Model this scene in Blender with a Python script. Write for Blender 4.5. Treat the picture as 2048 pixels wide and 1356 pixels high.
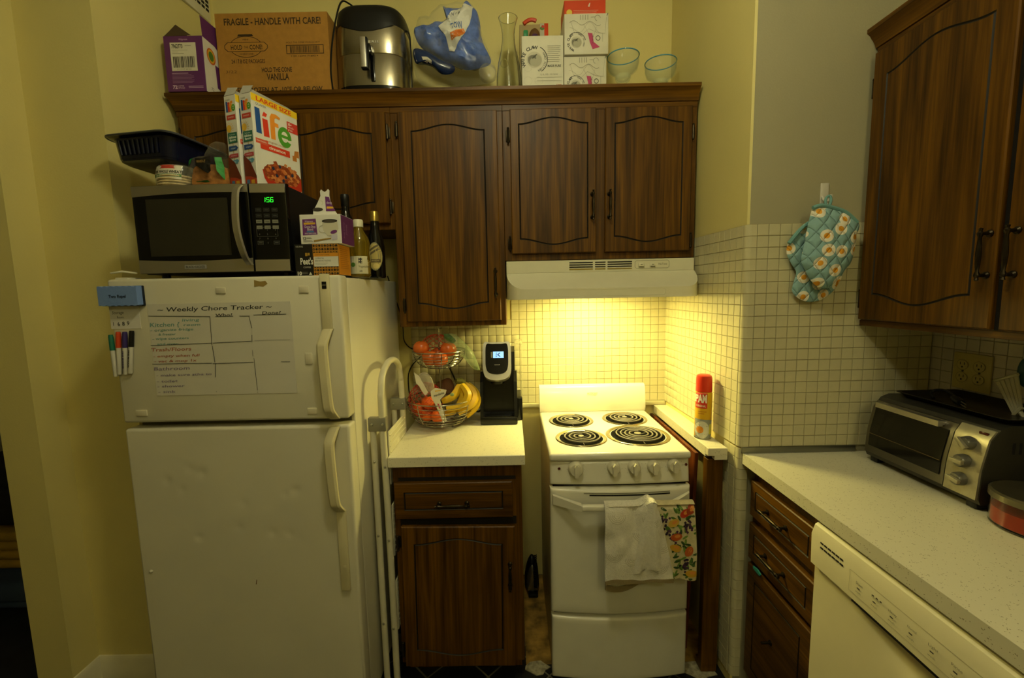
import bpy, bmesh, math, random
from mathutils import Vector, Matrix, noise
from mathutils.bvhtree import BVHTree
for o in list(bpy.data.objects): bpy.data.objects.remove(o)
SC = bpy.context.scene
COL = SC.collection
PI = math.pi
random.seed(7)

# ---------------------------------------------------------------- camera, world, exposure
F = 870.0; CX, CY = 1024.0, 678.0; CAMH = 1.50; TILT, ROLL = .110, .0205
_r = Vector((1, 0, 0)); _f = Vector((0, math.cos(TILT), -math.sin(TILT))); _d = Vector((0, -math.sin(TILT), -math.cos(TILT)))
RIGHT = _r*math.cos(ROLL) + _d*math.sin(ROLL); DOWN = _d*math.cos(ROLL) - _r*math.sin(ROLL); FWD = _f
cam = bpy.data.cameras.new('camera'); cam.sensor_width = 36; cam.sensor_fit = 'HORIZONTAL'; cam.lens = F/2048*36
cam.clip_start = .02
camo = bpy.data.objects.new('camera', cam); COL.objects.link(camo)
camo.matrix_world = Matrix(((RIGHT.x, -DOWN.x, -FWD.x, 0), (RIGHT.y, -DOWN.y, -FWD.y, 0), (RIGHT.z, -DOWN.z, -FWD.z, CAMH), (0, 0, 0, 1)))
SC.camera = camo
def at(px, py, X=None, Y=None, Z=None):
    """photo pixel -> world point on one plane X=, Y= or Z="""
    d = RIGHT*((px-CX)/F) + DOWN*((py-CY)/F) + FWD
    if X is not None: t = X/d.x
    elif Y is not None: t = Y/d.y
    else: t = (Z-CAMH)/d.z
    return Vector((d.x*t, d.y*t, CAMH+d.z*t))
w = bpy.data.worlds.new('world'); SC.world = w; w.use_nodes = True
w.node_tree.nodes['Background'].inputs[0].default_value = (1, .86, .6, 1)
w.node_tree.nodes['Background'].inputs[1].default_value = .02
SC.view_settings.view_transform = 'Standard'; SC.view_settings.look = 'None'
SC.view_settings.gamma = 1; SC.view_settings.use_curve_mapping = False
SC.view_settings.exposure = 0.0
CEIL_LAMP = 70.0; REAR_FILL = 52.0; HOOD_LAMP = 180.0       # radiance of the kitchen globe, the added rear fill globe and the hood lens
LAMP_COL = (1.0, .97, .62); HOOD_COL = (1.0, .86, .27)

# ---------------------------------------------------------------- materials
MATS = {}
def lin(c):
    if isinstance(c, str):
        c = [int(c[i:i+2], 16)/255 for i in (0, 2, 4)]
        return tuple(x/12.92 if x <= .04045 else ((x+.055)/1.055)**2.4 for x in c)
    return tuple(c)
def nd(nt, t, **k):
    n = nt.nodes.new(t)
    for a, b in k.items(): setattr(n, a, b)
    return n
def base(name):
    m = bpy.data.materials.new(name); m.use_nodes = True
    nt = m.node_tree; return m, nt, nt.nodes['Principled BSDF']
def M(name, col, rough=.5, metal=0., var=.06, scale=12., bump=0., bscale=80., trans=0., ior=1.45, coat=0., emit=None, es=0., spec=.5):
    if name in MATS: return MATS[name]
    m, nt, b = base(name); c = lin(col); L = nt.links
    b.inputs['Roughness'].default_value = rough; b.inputs['Metallic'].default_value = metal
    b.inputs['IOR'].default_value = ior; b.inputs['Specular IOR Level'].default_value = spec
    if trans: b.inputs['Transmission Weight'].default_value = trans
    if coat: b.inputs['Coat Weight'].default_value = coat
    if emit: b.inputs['Emission Color'].default_value = (*lin(emit), 1); b.inputs['Emission Strength'].default_value = es
    tc = nd(nt, 'ShaderNodeTexCoord')
    n = nd(nt, 'ShaderNodeTexNoise'); n.inputs['Scale'].default_value = scale; n.inputs['Detail'].default_value = 4
    L.new(tc.outputs['Object'], n.inputs['Vector'])
    r = nd(nt, 'ShaderNodeValToRGB')
    r.color_ramp.elements[0].position = .3; r.color_ramp.elements[1].position = .7
    r.color_ramp.elements[0].color = (*[max(0, x*(1-var)) for x in c], 1); r.color_ramp.elements[1].color = (*[min(1, x*(1+var)) for x in c], 1)
    L.new(n.outputs['Fac'], r.inputs['Fac']); L.new(r.outputs['Color'], b.inputs['Base Color'])
    if bump:
        n2 = nd(nt, 'ShaderNodeTexNoise'); n2.inputs['Scale'].default_value = bscale; n2.inputs['Detail'].default_value = 3
        L.new(tc.outputs['Object'], n2.inputs['Vector'])
        bp = nd(nt, 'ShaderNodeBump'); bp.inputs['Strength'].default_value = bump; bp.inputs['Distance'].default_value = .004
        L.new(n2.outputs['Fac'], bp.inputs['Height']); L.new(bp.outputs['Normal'], b.inputs['Normal'])
    MATS[name] = m; return m
def wood(name, axis, c0, c1, c2, rough=.42, s=1.0):
    if name in MATS: return MATS[name]
    m, nt, b = base(name); L = nt.links; b.inputs['Roughness'].default_value = rough; b.inputs['Specular IOR Level'].default_value = .22
    tc = nd(nt, 'ShaderNodeTexCoord'); oi = nd(nt, 'ShaderNodeObjectInfo')
    add = nd(nt, 'ShaderNodeVectorMath', operation='ADD'); mul = nd(nt, 'ShaderNodeVectorMath', operation='SCALE')
    mul.inputs['Scale'].default_value = 9.
    cmb = nd(nt, 'ShaderNodeCombineXYZ')
    for i in range(3): L.new(oi.outputs['Random'], cmb.inputs[i])
    L.new(cmb.outputs[0], mul.inputs[0]); L.new(tc.outputs['Object'], add.inputs[0]); L.new(mul.outputs[0], add.inputs[1])
    def layer(cross, along, det, dist):
        mp = nd(nt, 'ShaderNodeMapping'); sc = [cross*s]*3; sc['XYZ'.index(axis)] = along*s
        mp.inputs['Scale'].default_value = sc; L.new(add.outputs[0], mp.inputs['Vector'])
        n = nd(nt, 'ShaderNodeTexNoise'); n.inputs['Scale'].default_value = 1; n.inputs['Detail'].default_value = det; n.inputs['Distortion'].default_value = dist
        L.new(mp.outputs[0], n.inputs['Vector']); return n.outputs['Fac']
    a = layer(17, 1.1, 3, 1.6); f = layer(150, 4, 4, .2)
    mx = nd(nt, 'ShaderNodeMix'); mx.data_type = 'FLOAT'; mx.inputs[0].default_value = .42
    L.new(a, mx.inputs[2]); L.new(f, mx.inputs[3])
    r = nd(nt, 'ShaderNodeValToRGB'); e = r.color_ramp.elements
    e[0].position = .34; e[0].color = (*lin(c0), 1); e[1].position = .66; e[1].color = (*lin(c2), 1)
    q = e.new(.5); q.color = (*lin(c1), 1)
    L.new(mx.outputs[0], r.inputs['Fac']); L.new(r.outputs['Color'], b.inputs['Base Color'])
    bp = nd(nt, 'ShaderNodeBump'); bp.inputs['Strength'].default_value = .12; bp.inputs['Distance'].default_value = .002
    L.new(f, bp.inputs['Height']); L.new(bp.outputs['Normal'], b.inputs['Normal'])
    MATS[name] = m; return m
def film(name, col, amount=.25, rough=.12):
    """thin clear plastic: mostly see-through with a glossy skin"""
    if name in MATS: return MATS[name]
    m = bpy.data.materials.new(name); m.use_nodes = True; nt = m.node_tree; nt.nodes.clear(); L = nt.links
    out = nd(nt, 'ShaderNodeOutputMaterial'); t = nd(nt, 'ShaderNodeBsdfTransparent'); p = nd(nt, 'ShaderNodeBsdfPrincipled')
    p.inputs['Base Color'].default_value = (*lin(col), 1); p.inputs['Roughness'].default_value = rough
    fr = nd(nt, 'ShaderNodeLayerWeight'); fr.inputs['Blend'].default_value = .35
    mr = nd(nt, 'ShaderNodeMapRange'); mr.inputs['To Min'].default_value = amount; mr.inputs['To Max'].default_value = min(1, amount*1.6+.22)
    mx = nd(nt, 'ShaderNodeMixShader'); L.new(fr.outputs['Facing'], mr.inputs['Value']); L.new(mr.outputs[0], mx.inputs[0])
    L.new(t.outputs[0], mx.inputs[1]); L.new(p.outputs[0], mx.inputs[2]); L.new(mx.outputs[0], out.inputs[0])
    MATS[name] = m; return m
def speckle(name, c, spot, rough=.35, scale=260., thr=.27):
    if name in MATS: return MATS[name]
    m, nt, b = base(name); L = nt.links; b.inputs['Roughness'].default_value = rough
    tc = nd(nt, 'ShaderNodeTexCoord'); v = nd(nt, 'ShaderNodeTexVoronoi'); v.inputs['Scale'].default_value = scale
    L.new(tc.outputs['Object'], v.inputs['Vector'])
    n = nd(nt, 'ShaderNodeTexNoise'); n.inputs['Scale'].default_value = scale*.3; L.new(tc.outputs['Object'], n.inputs['Vector'])
    s = nd(nt, 'ShaderNodeMath', operation='LESS_THAN'); s.inputs[1].default_value = thr; L.new(v.outputs['Distance'], s.inputs[0])
    g = nd(nt, 'ShaderNodeMath', operation='GREATER_THAN'); g.inputs[1].default_value = .56; L.new(n.outputs['Fac'], g.inputs[0])
    mu = nd(nt, 'ShaderNodeMath', operation='MULTIPLY'); L.new(s.outputs[0], mu.inputs[0]); L.new(g.outputs[0], mu.inputs[1])
    mx = nd(nt, 'ShaderNodeMix'); mx.data_type = 'RGBA'; L.new(mu.outputs[0], mx.inputs[0])
    mx.inputs[6].default_value = (*lin(c), 1); mx.inputs[7].default_value = (*lin(spot), 1)
    L.new(mx.outputs[2], b.inputs['Base Color']); MATS[name] = m; return m
def brushed(name, col, rough=.32, axis='Z'):
    if name in MATS: return MATS[name]
    m, nt, b = base(name); L = nt.links; b.inputs['Metallic'].default_value = 1; b.inputs['Base Color'].default_value = (*lin(col), 1)
    tc = nd(nt, 'ShaderNodeTexCoord'); mp = nd(nt, 'ShaderNodeMapping'); sc = [6]*3; sc['XYZ'.index(axis)] = 400; mp.inputs['Scale'].default_value = sc
    n = nd(nt, 'ShaderNodeTexNoise'); n.inputs['Scale'].default_value = 1; L.new(tc.outputs['Object'], mp.inputs[0]); L.new(mp.outputs[0], n.inputs['Vector'])
    mr = nd(nt, 'ShaderNodeMapRange'); mr.inputs['To Min'].default_value = rough-.03; mr.inputs['To Max'].default_value = rough+.04
    L.new(n.outputs['Fac'], mr.inputs['Value']); L.new(mr.outputs[0], b.inputs['Roughness']); MATS[name] = m; return m
def egg_cloth(name):
    """teal quilted cotton printed with white flowers with yellow centres"""
    m, nt, b = base(name); L = nt.links; b.inputs['Roughness'].default_value = .9
    tc = nd(nt, 'ShaderNodeTexCoord'); s0 = nd(nt, 'ShaderNodeSeparateXYZ'); mp = nd(nt, 'ShaderNodeCombineXYZ'); L.new(tc.outputs['Object'], s0.inputs[0]); L.new(s0.outputs[0], mp.inputs[0]); L.new(s0.outputs[2], mp.inputs[1])
    v = nd(nt, 'ShaderNodeTexVoronoi', voronoi_dimensions='2D'); v.inputs['Scale'].default_value = 19; v.inputs['Randomness'].default_value = .62
    L.new(mp.outputs[0], v.inputs['Vector'])
    r = nd(nt, 'ShaderNodeValToRGB'); r.color_ramp.interpolation = 'CONSTANT'; e = r.color_ramp.elements
    e[0].position = 0; e[0].color = (*lin('e8a02a'), 1); e[1].position = .16; e[1].color = (*lin('efe6cf'), 1); q = e.new(.37); q.color = (*lin('8aaeae'), 1)
    L.new(v.outputs['Distance'], r.inputs['Fac']); L.new(r.outputs[0], b.inputs['Base Color'])
    sep = nd(nt, 'ShaderNodeSeparateXYZ'); L.new(tc.outputs['Object'], sep.inputs[0])
    hs = []
    for s in (1, -1):
        a = nd(nt, 'ShaderNodeMath', operation='MULTIPLY_ADD'); a.inputs[1].default_value = s*1.3; L.new(sep.outputs[0], a.inputs[0]); L.new(sep.outputs[2], a.inputs[2])
        k = nd(nt, 'ShaderNodeMath', operation='MULTIPLY'); k.inputs[1].default_value = 62; L.new(a.outputs[0], k.inputs[0])
        si = nd(nt, 'ShaderNodeMath', operation='SINE'); L.new(k.outputs[0], si.inputs[0]); ab = nd(nt, 'ShaderNodeMath', operation='ABSOLUTE'); L.new(si.outputs[0], ab.inputs[0])
        pw = nd(nt, 'ShaderNodeMath', operation='POWER'); pw.inputs[1].default_value = .4; L.new(ab.outputs[0], pw.inputs[0]); hs.append(pw)
    mn = nd(nt, 'ShaderNodeMath', operation='MINIMUM'); L.new(hs[0].outputs[0], mn.inputs[0]); L.new(hs[1].outputs[0], mn.inputs[1])
    bp = nd(nt, 'ShaderNodeBump'); bp.inputs['Strength'].default_value = .9; bp.inputs['Distance'].default_value = .006
    L.new(mn.outputs[0], bp.inputs['Height']); L.new(bp.outputs[0], b.inputs['Normal']); MATS[name] = m; return m

# ---------------------------------------------------------------- mesh building
class MB:
    def __init__(s): s.bm = bmesh.new(); s.mi = 0
    def add(s, vs, fs, mi=None):
        b = [s.bm.verts.new(v) for v in vs]
        for f in fs:
            try: fc = s.bm.faces.new([b[i] for i in f]); fc.material_index = s.mi if mi is None else mi
            except ValueError: pass
        return b
    def box(s, lo, hi, r=0., seg=2):
        lo = Vector(lo); hi = Vector(hi)
        t = bmesh.new(); bmesh.ops.create_cube(t, size=1)
        for v in t.verts: v.co = Vector([(lo[i]+hi[i])/2 + v.co[i]*(hi[i]-lo[i]) for i in range(3)])
        if r: bmesh.ops.bevel(t, geom=list(t.edges), offset=min(r, .49*min(hi[i]-lo[i] for i in range(3))), segments=seg, profile=.5, affect='EDGES')
        s.join(t); return s
    def join(s, t, Mx=None):
        t.verts.index_update()
        s.add([(Mx @ v.co if Mx else v.co.copy()) for v in t.verts], [[v.index for v in f.verts] for f in t.faces]); t.free()
    def tube(s, pts, r, n=8, closed=False, caps=True):
        pts = [Vector(p) for p in pts]; k = len(pts); rs = r if isinstance(r, (list, tuple)) else [r]*k
        vs = []; up = None
        for i, p in enumerate(pts):
            a = pts[(i-1) % k] if closed or i else p; c = pts[(i+1) % k] if closed or i < k-1 else p
            t = (c-a).normalized()
            if up is None: up = t.orthogonal().normalized()
            up = (up - t*up.dot(t)); up = up.normalized() if up.length > 1e-6 else t.orthogonal().normalized()
            w_ = t.cross(up)
            for j in range(n):
                q = 2*PI*j/n; vs.append(p + (up*math.cos(q)+w_*math.sin(q))*rs[i])
        fs = [[i*n+j, i*n+(j+1) % n, ((i+1) % k)*n+(j+1) % n, ((i+1) % k)*n+j] for i in range(k if closed else k-1) for j in range(n)]
        if caps and not closed: fs += [list(range(n))[::-1], [(k-1)*n+j for j in range(n)]]
        s.add(vs, fs); return s
    def lathe(s, prof, c=(0, 0, 0), n=24, axis='Z', sx=1., sy=1.):
        c = Vector(c); vs = []; fs = []
        def P(r, z, q):
            a, b = r*math.cos(q)*sx, r*math.sin(q)*sy
            return c + Vector({'Z': (a, b, z), 'Y': (a, z, b), 'X': (z, a, b)}[axis])
        rows = []
        for r, z in prof:
            if r < 1e-6: rows.append([len(vs)]); vs.append(P(0, z, 0))
            else: rows.append(list(range(len(vs), len(vs)+n))); vs += [P(r, z, 2*PI*j/n) for j in range(n)]
        for A, B in zip(rows, rows[1:]):
            for j in range(n):
                a0, a1 = A[j % len(A)], A[(j+1) % len(A)]; b0, b1 = B[j % len(B)], B[(j+1) % len(B)]
                f = [a0, a1, b1, b0]; f = list(dict.fromkeys(f))
                if len(f) > 2: fs.append(f)
        s.add(vs, fs); return s
    def cyl(s, a, b, r, n=16, r2=None):
        a = Vector(a); b = Vector(b); return s.tube([a, b], [r, r if r2 is None else r2], n)
    def prism(s, poly, lo, hi, axis='Y'):
        n = len(poly)
        def P(u, v, t): return {'Y': (u, t, v), 'Z': (u, v, t), 'X': (t, u, v)}[axis]
        vs = [P(u, v, lo) for u, v in poly]+[P(u, v, hi) for u, v in poly]
        s.add(vs, [list(range(n)), list(range(n, 2*n))[::-1]]+[[i, i+n, (i+1) % n+n, (i+1) % n] for i in range(n)]); return s
    def grid(s, nu, nv, fn, wrap=False):
        vs = [fn(i/nu, j/nv) for j in range(nv+1) for i in range(nu+1)]
        fs = [[j*(nu+1)+i, j*(nu+1)+i+1, (j+1)*(nu+1)+i+1, (j+1)*(nu+1)+i] for j in range(nv) for i in range(nu)]
        s.add(vs, fs); return s
    def sheet(s, nu, nv, fn, th):
        """a cloth: front grid and back grid joined round the rim; fn -> front point, thickness along +Y"""
        fr = [Vector(fn(i/nu, j/nv)) for j in range(nv+1) for i in range(nu+1)]; N = len(fr); W = nu+1
        vs = fr+[p+Vector((0, th, 0)) for p in fr]
        q = [[j*W+i, j*W+i+1, (j+1)*W+i+1, (j+1)*W+i] for j in range(nv) for i in range(nu)]
        fs = q+[[a+N for a in f][::-1] for f in q]
        rim = [i for i in range(nu)]+[j*W+nu for j in range(nv)]+[nv*W+i for i in range(nu, 0, -1)]+[j*W for j in range(nv, 0, -1)]
        fs += [[rim[k], rim[(k+1) % len(rim)], rim[(k+1) % len(rim)]+N, rim[k]+N] for k in range(len(rim))]
        s.add(vs, fs); return s
    def ball(s, c, r, sc=(1, 1, 1), n=16, fn=None):
        t = bmesh.new(); bmesh.ops.create_uvsphere(t, u_segments=n, v_segments=max(6, n*2//3), radius=1)
        for v in t.verts:
            k = fn(v.co) if fn else 1
            v.co = Vector(c)+Vector([v.co[i]*r*sc[i]*k for i in range(3)])
        s.join(t); return s
    def puff(s, outl, Y, th, back=.3, rings=(1, .93, .8, .6, .35), amp=.0, fr=40., pw=.5, seed=0, c=None):
        """pillow grown from an outline in the x-z plane standing at depth Y; bulges th towards -Y"""
        n = len(outl); cx = sum(p[0] for p in outl)/n; cz = sum(p[1] for p in outl)/n
        if c: cx, cz = c
        vs = []; fs = []
        def P(k, i, sg):
            x = cx+(outl[i][0]-cx)*k; z = cz+(outl[i][1]-cz)*k; h = th*(1-k**2.2)**pw
            if amp: 
                e = noise.noise(Vector((x*fr, z*fr, seed+sg*3)))*amp*(1 if k < .99 else .2); h += e
            return (x, Y-h if sg > 0 else Y+h*back, z)
        for sg in (1, -1):
            o = len(vs)
            for k in rings: vs += [P(k, i, sg) for i in range(n)]
            vs.append(P(0, 0, sg)); ctr = len(vs)-1
            for a in range(len(rings)-1):
                for i in range(n):
                    f = [o+a*n+i, o+a*n+(i+1) % n, o+(a+1)*n+(i+1) % n, o+(a+1)*n+i]; fs.append(f if sg > 0 else f[::-1])
            a = len(rings)-1
            for i in range(n):
                f = [o+a*n+i, o+a*n+(i+1) % n, ctr]; fs.append(f if sg > 0 else f[::-1])
        s.add(vs, fs); bmesh.ops.remove_doubles(s.bm, verts=list(s.bm.verts), dist=1e-5); return s
def smoothpoly(pts, k=5):
    """closed Catmull-Rom through outline points"""
    n = len(pts); out = []
    for i in range(n):
        p0, p1, p2, p3 = [Vector(pts[(i+d) % n]) for d in (-1, 0, 1, 2)]
        for j in range(k):
            t = j/k; out.append(tuple(.5*((2*p1)+(p2-p0)*t+(2*p0-5*p1+4*p2-p3)*t*t+(3*p1-p0-3*p2+p3)*t**3)))
    return out
def curve(pts, k=8):
    pts = [Vector(p) for p in pts]; n = len(pts); out = []
    for i in range(n-1):
        p0, p1, p2, p3 = pts[max(0, i-1)], pts[i], pts[i+1], pts[min(n-1, i+2)]
        for j in range(k):
            t = j/k; out.append(.5*((2*p1)+(p2-p0)*t+(2*p0-5*p1+4*p2-p3)*t*t+(3*p1-p0-3*p2+p3)*t**3))
    return out+[pts[-1]]
ROOTM = {}
def rootm(o):
    while o.parent: o = o.parent
    return ROOTM.get(o.name, Matrix())
def obj(name, mb, mats, parent=None, local=False, smooth=35, kind=None, label=None):
    me = bpy.data.meshes.new(name)
    bmesh.ops.recalc_face_normals(mb.bm, faces=list(mb.bm.faces))
    mb.bm.to_mesh(me); mb.bm.free()
    for m in (mats if isinstance(mats, (list, tuple)) else [mats]): me.materials.append(m)
    if smooth: me.shade_smooth(); me.set_sharp_from_angle(angle=math.radians(smooth))
    o = bpy.data.objects.new(name, me); COL.objects.link(o)
    if parent is not None:
        if not local: me.transform(rootm(parent).inverted())
        o.parent = parent
    elif not kind == 'structure' and len(me.vertices):
        xs = [v.co for v in me.vertices]; lo = [min(v[i] for v in xs) for i in range(3)]; hi = [max(v[i] for v in xs) for i in range(3)]
        c = Vector(((lo[0]+hi[0])/2, (lo[1]+hi[1])/2, lo[2])); me.transform(Matrix.Translation(-c)); o.location = c
        ROOTM[o.name] = Matrix.Translation(c)
    if kind: o['kind'] = kind
    if label: o['label'] = label
    return o
def thing(name, label, cat, loc=(0, 0, 0), rotz=0., group=None, tilt=0.):
    o = bpy.data.objects.new(name, None); COL.objects.link(o); o.location = loc; o.rotation_euler = (tilt, 0, rotz)
    o.empty_display_size = .05
    o['label'] = label; o['category'] = cat
    if group: o['group'] = group
    ROOTM[o.name] = Matrix.Translation(Vector(loc)) @ o.rotation_euler.to_matrix().to_4x4(); return o
def tag(o, label, cat, group=None):
    o['label'] = label; o['category'] = cat
    if group: o['group'] = group
    return o
def dup(root, loc, rotz=None, label=None):
    r = root.copy(); COL.objects.link(r); r.location = loc
    if rotz is not None: r.rotation_euler = (0, 0, rotz)
    if label: r['label'] = label
    for ch in list(root.children):
        c = ch.copy(); COL.objects.link(c); c.parent = r
        for g in ch.children: d = g.copy(); COL.objects.link(d); d.parent = c
    return r
def bvh_of(o):
    """surface of a part in world space (parts sit still under their thing)"""
    me = o.data; Mx = rootm(o); return BVHTree.FromPolygons([Mx @ v.co for v in me.vertices], [list(p.vertices) for p in me.polygons])

# ---------------------------------------------------------------- flat print (lettering, panels, drawings)
TXT = {}
def text_mesh(body, bold=0., shear=0., space=1.):
    k = (body, bold, shear, space)
    if k in TXT: return TXT[k]
    cu = bpy.data.curves.new('t', 'FONT'); cu.body = body; cu.size = 1; cu.offset = bold; cu.shear = shear; cu.space_character = space; cu.resolution_u = 2
    o = bpy.data.objects.new('t', cu); COL.objects.link(o); me = o.to_mesh()
    vs = [(v.co.x, v.co.y) for v in me.vertices]; fs = [list(p.vertices) for p in me.polygons]
    o.to_mesh_clear(); bpy.data.objects.remove(o); bpy.data.curves.remove(cu)
    if not vs: vs = [(0, 0)]
    x0 = min(v[0] for v in vs); x1 = max(v[0] for v in vs); y0 = min(v[1] for v in vs); y1 = max(v[1] for v in vs)
    TXT[k] = (vs, fs, x0, x1, y0, y1); return TXT[k]
INK = {}
def ink(c):
    if c not in INK: INK[c] = M('ink_'+c, c, .55, var=.02)
    return INK[c]
def printed(parent, name, org, u, v, items, bvh=None, local=False, step=.00012, lift=.0005, sub=.02, mats=None, label=None):
    """items (all in metres on the u-v sheet):
    ('r',u,v,w,h,col) ('e',cu,cv,ru,rv,col[,rot]) ('p',pts,col) ('l',pts,width,col) ('t',text,u,v,height,col,{w,al,bold,sh,rot,sp}) ('ring',cu,cv,r0,r1,col[,a0,a1])"""
    org = Vector(org); u = Vector(u).normalized(); v = Vector(v).normalized(); nn = u.cross(v)
    bm = bmesh.new(); cols = []
    for k, it in enumerate(items):
        t = it[0]; polys = []; P = []
        if t == 'r': _, a, b, w_, h, c = it; P = [(a, b), (a+w_, b), (a+w_, b+h), (a, b+h)]; polys = [[0, 1, 2, 3]]
        elif t == 'e':
            a, b, ra, rb, c = it[1:6]; ro = it[6] if len(it) > 6 else 0
            P = [(a+ra*math.cos(q)*math.cos(ro)-rb*math.sin(q)*math.sin(ro), b+ra*math.cos(q)*math.sin(ro)+rb*math.sin(q)*math.cos(ro)) for q in [2*PI*i/20 for i in range(20)]]; polys = [list(range(20))]
        elif t == 'p': P = list(it[1]); c = it[2]; polys = [list(range(len(P)))]
        elif t == 'l':
            pts, wd, c = it[1:4]; pts = [Vector(p) for p in pts]
            for a, b in zip(pts, pts[1:]):
                d = (b-a)
                if d.length < 1e-7: continue
                d = d.normalized()*wd/2; q = Vector((-d.y, d.x)); o = len(P)
                P += [tuple(a-d*.5-q), tuple(b+d*.5-q), tuple(b+d*.5+q), tuple(a-d*.5+q)]; polys.append([o, o+1, o+2, o+3])
        elif t == 'ring':
            a, b, r0, r1, c = it[1:6]; a0, a1 = (it[6], it[7]) if len(it) > 6 else (0, 2*PI); n = 28
            for i in range(n+1):
                q = a0+(a1-a0)*i/n; P += [(a+r0*math.cos(q), b+r0*math.sin(q)), (a+r1*math.cos(q), b+r1*math.sin(q))]
            polys = [[2*i, 2*i+1, 2*i+3, 2*i+2] for i in range(n)]
        elif t == 't':
            body, a, b, h, c = it[1:6]; op = it[6] if len(it) > 6 else {}
            vs, fs, x0, x1, y0, y1 = text_mesh(body, op.get('bold', 0.), op.get('sh', 0.), op.get('sp', 1.))
            sy = h/.72; sx = sy
            if 'w' in op: sx = op['w']/max(1e-6, x1-x0)
            al = op.get('al', 'l'); off = {'l': x0, 'c': (x0+x1)/2, 'r': x1}[al]; ro = op.get('rot', 0.)
            for x, y in vs:
                p, q = (x-off)*sx, y*sy; P.append((a+p*math.cos(ro)-q*math.sin(ro), b+p*math.sin(ro)+q*math.cos(ro)))
            polys = fs
        if c not in cols: cols.append(c)
        z = lift+step*k
        tb = bmesh.new(); bv = [tb.verts.new((p[0], p[1], 0)) for p in P]
        for f in polys:
            try: tb.faces.new([bv[i] for i in f])
            except ValueError: pass
        if bvh is not None:
            bmesh.ops.triangulate(tb, faces=list(tb.faces))
            for _ in range(4):
                le = [e for e in tb.edges if e.calc_length() > sub]
                if not le: break
                bmesh.ops.subdivide_edges(tb, edges=le, cuts=1, use_grid_fill=False); bmesh.ops.triangulate(tb, faces=list(tb.faces))
        tb.verts.index_update(); out = []
        for q in tb.verts:
            p = org+u*q.co.x+v*q.co.y
            if bvh is not None:
                hit = bvh.ray_cast(p+nn*.5, -nn)
                if hit[0] is not None: out.append((hit[0]+nn*z, True))
                else: out.append((p+nn*z, False))
            else: out.append((p+nn*z, True))
        bb = [bm.verts.new(p[0]) for p in out]
        for f in tb.faces:
            if all(out[q.index][1] for q in f.verts):
                try: g = bm.faces.new([bb[q.index] for q in f.verts]); g.material_index = cols.index(c)
                except ValueError: pass
        tb.free()
    me = bpy.data.meshes.new(name); 
    bmesh.ops.delete(bm, geom=[q for q in bm.verts if not q.link_faces], context='VERTS')
    bm.to_mesh(me); bm.free()
    for c in cols: me.materials.append((mats or {}).get(c) or ink(c))
    o = bpy.data.objects.new(name, me); COL.objects.link(o)
    if not local: me.transform(rootm(parent).inverted())
    o.parent = parent
    if label: o['label'] = label
    return o
def scribble(x, y, w_, h, n, wd, col):
    """fine illegible lines of small print"""
    return [('r', x, y-h*i, w_*random.uniform(.8, 1), wd, col) for i in range(n)]
def barcode(x, y, w_, h, col, n=26):
    out = []; k = x
    while k < x+w_:
        a = random.choice((.4, .7, 1.1))*w_/n; out.append(('r', k, y, a, h, col)); k += a+random.choice((.5, .8))*w_/n
    return out
# ================================================================ setting
D = 2.16; WF = 1.487; XR = 1.453; CEIL = 2.95
paint = M('cream_wall_paint', 'd9cb84', .6, var=.03, scale=3, bump=.12, bscale=160)
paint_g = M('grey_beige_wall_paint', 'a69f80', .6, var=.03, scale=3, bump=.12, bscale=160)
grout = M('grout', '8f7e4c', .9, var=.2, scale=30)
tile_m = M('ivory_glazed_tile', 'c8c09a', .28, var=.05, scale=25)
tile_p = M('painted_over_tile', 'cbc3b0', .55, var=.04, scale=25)
white_trim = M('white_painted_trim', 'd9d2b4', .5, var=.05)
def struct(name, mb, m, parent=None): return obj(name, mb, m, parent, kind='structure' if parent is None else None, smooth=30)
mb = MB(); mb.box((-3.5, -1.7, -.05), (1.6, 3.4, -.005)); floor = struct('floor', mb, M('dark_slate_floor', '24252a', .45, var=.3, scale=9))
mb = MB(); mb.box((-3.5, -1.7, CEIL), (1.6, 3.4, CEIL+.05)); struct('ceiling', mb, M('ceiling_paint', 'd8d0b4', .8))
mb = MB(); mb.box((-1.45, D, 0), (.9, D+.1, CEIL)); wall_back = struct('wall_back', mb, paint)
mb = MB(); mb.prism([(-1.395, 1.58), (-1.345, D+.05), (-1.52, D+.05), (-1.52, 1.70), (-1.66, 1.70), (-1.66, 1.58)], 0, CEIL, 'Z'); wall_al = struct('wall_left_alcove', mb, [paint])
mb = MB(); mb.box((-1.79, 1.475, 0), (-1.66, 1.70, CEIL)); wall_l = struct('wall_left', mb, paint)
SW0 = Vector((.768, D, 0)); SW1 = Vector((.797, WF, 0))
mb = MB(); mb.prism([(SW0.x, D+.05), (SW1.x, WF+.006), (SW1.x+.006, WF), (XR+.05, WF), (XR+.05, D+.05)], 0, CEIL, 'Z'); wall_fr = struct('wall_front_right', mb, [paint_g, paint])
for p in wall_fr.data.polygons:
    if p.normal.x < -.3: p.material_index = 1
mb = MB(); mb.box((XR, -1.7, 0), (XR+.1, WF+.05, CEIL)); wall_r = struct('wall_right', mb, paint_g)
mb = MB(); mb.box((-3.5, -1.75, 0), (1.5, -1.65, CEIL)); struct('wall_rear', mb, paint)
mb = MB(); mb.box((-3.6, -1.7, 0), (-3.5, 3.4, CEIL)); struct('wall_far_left', mb, paint_g)
mb = MB(); mb.box((-3.5, 3.3, 0), (-1.4, 3.4, CEIL)); struct('wall_far_back', mb, paint_g)
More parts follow.
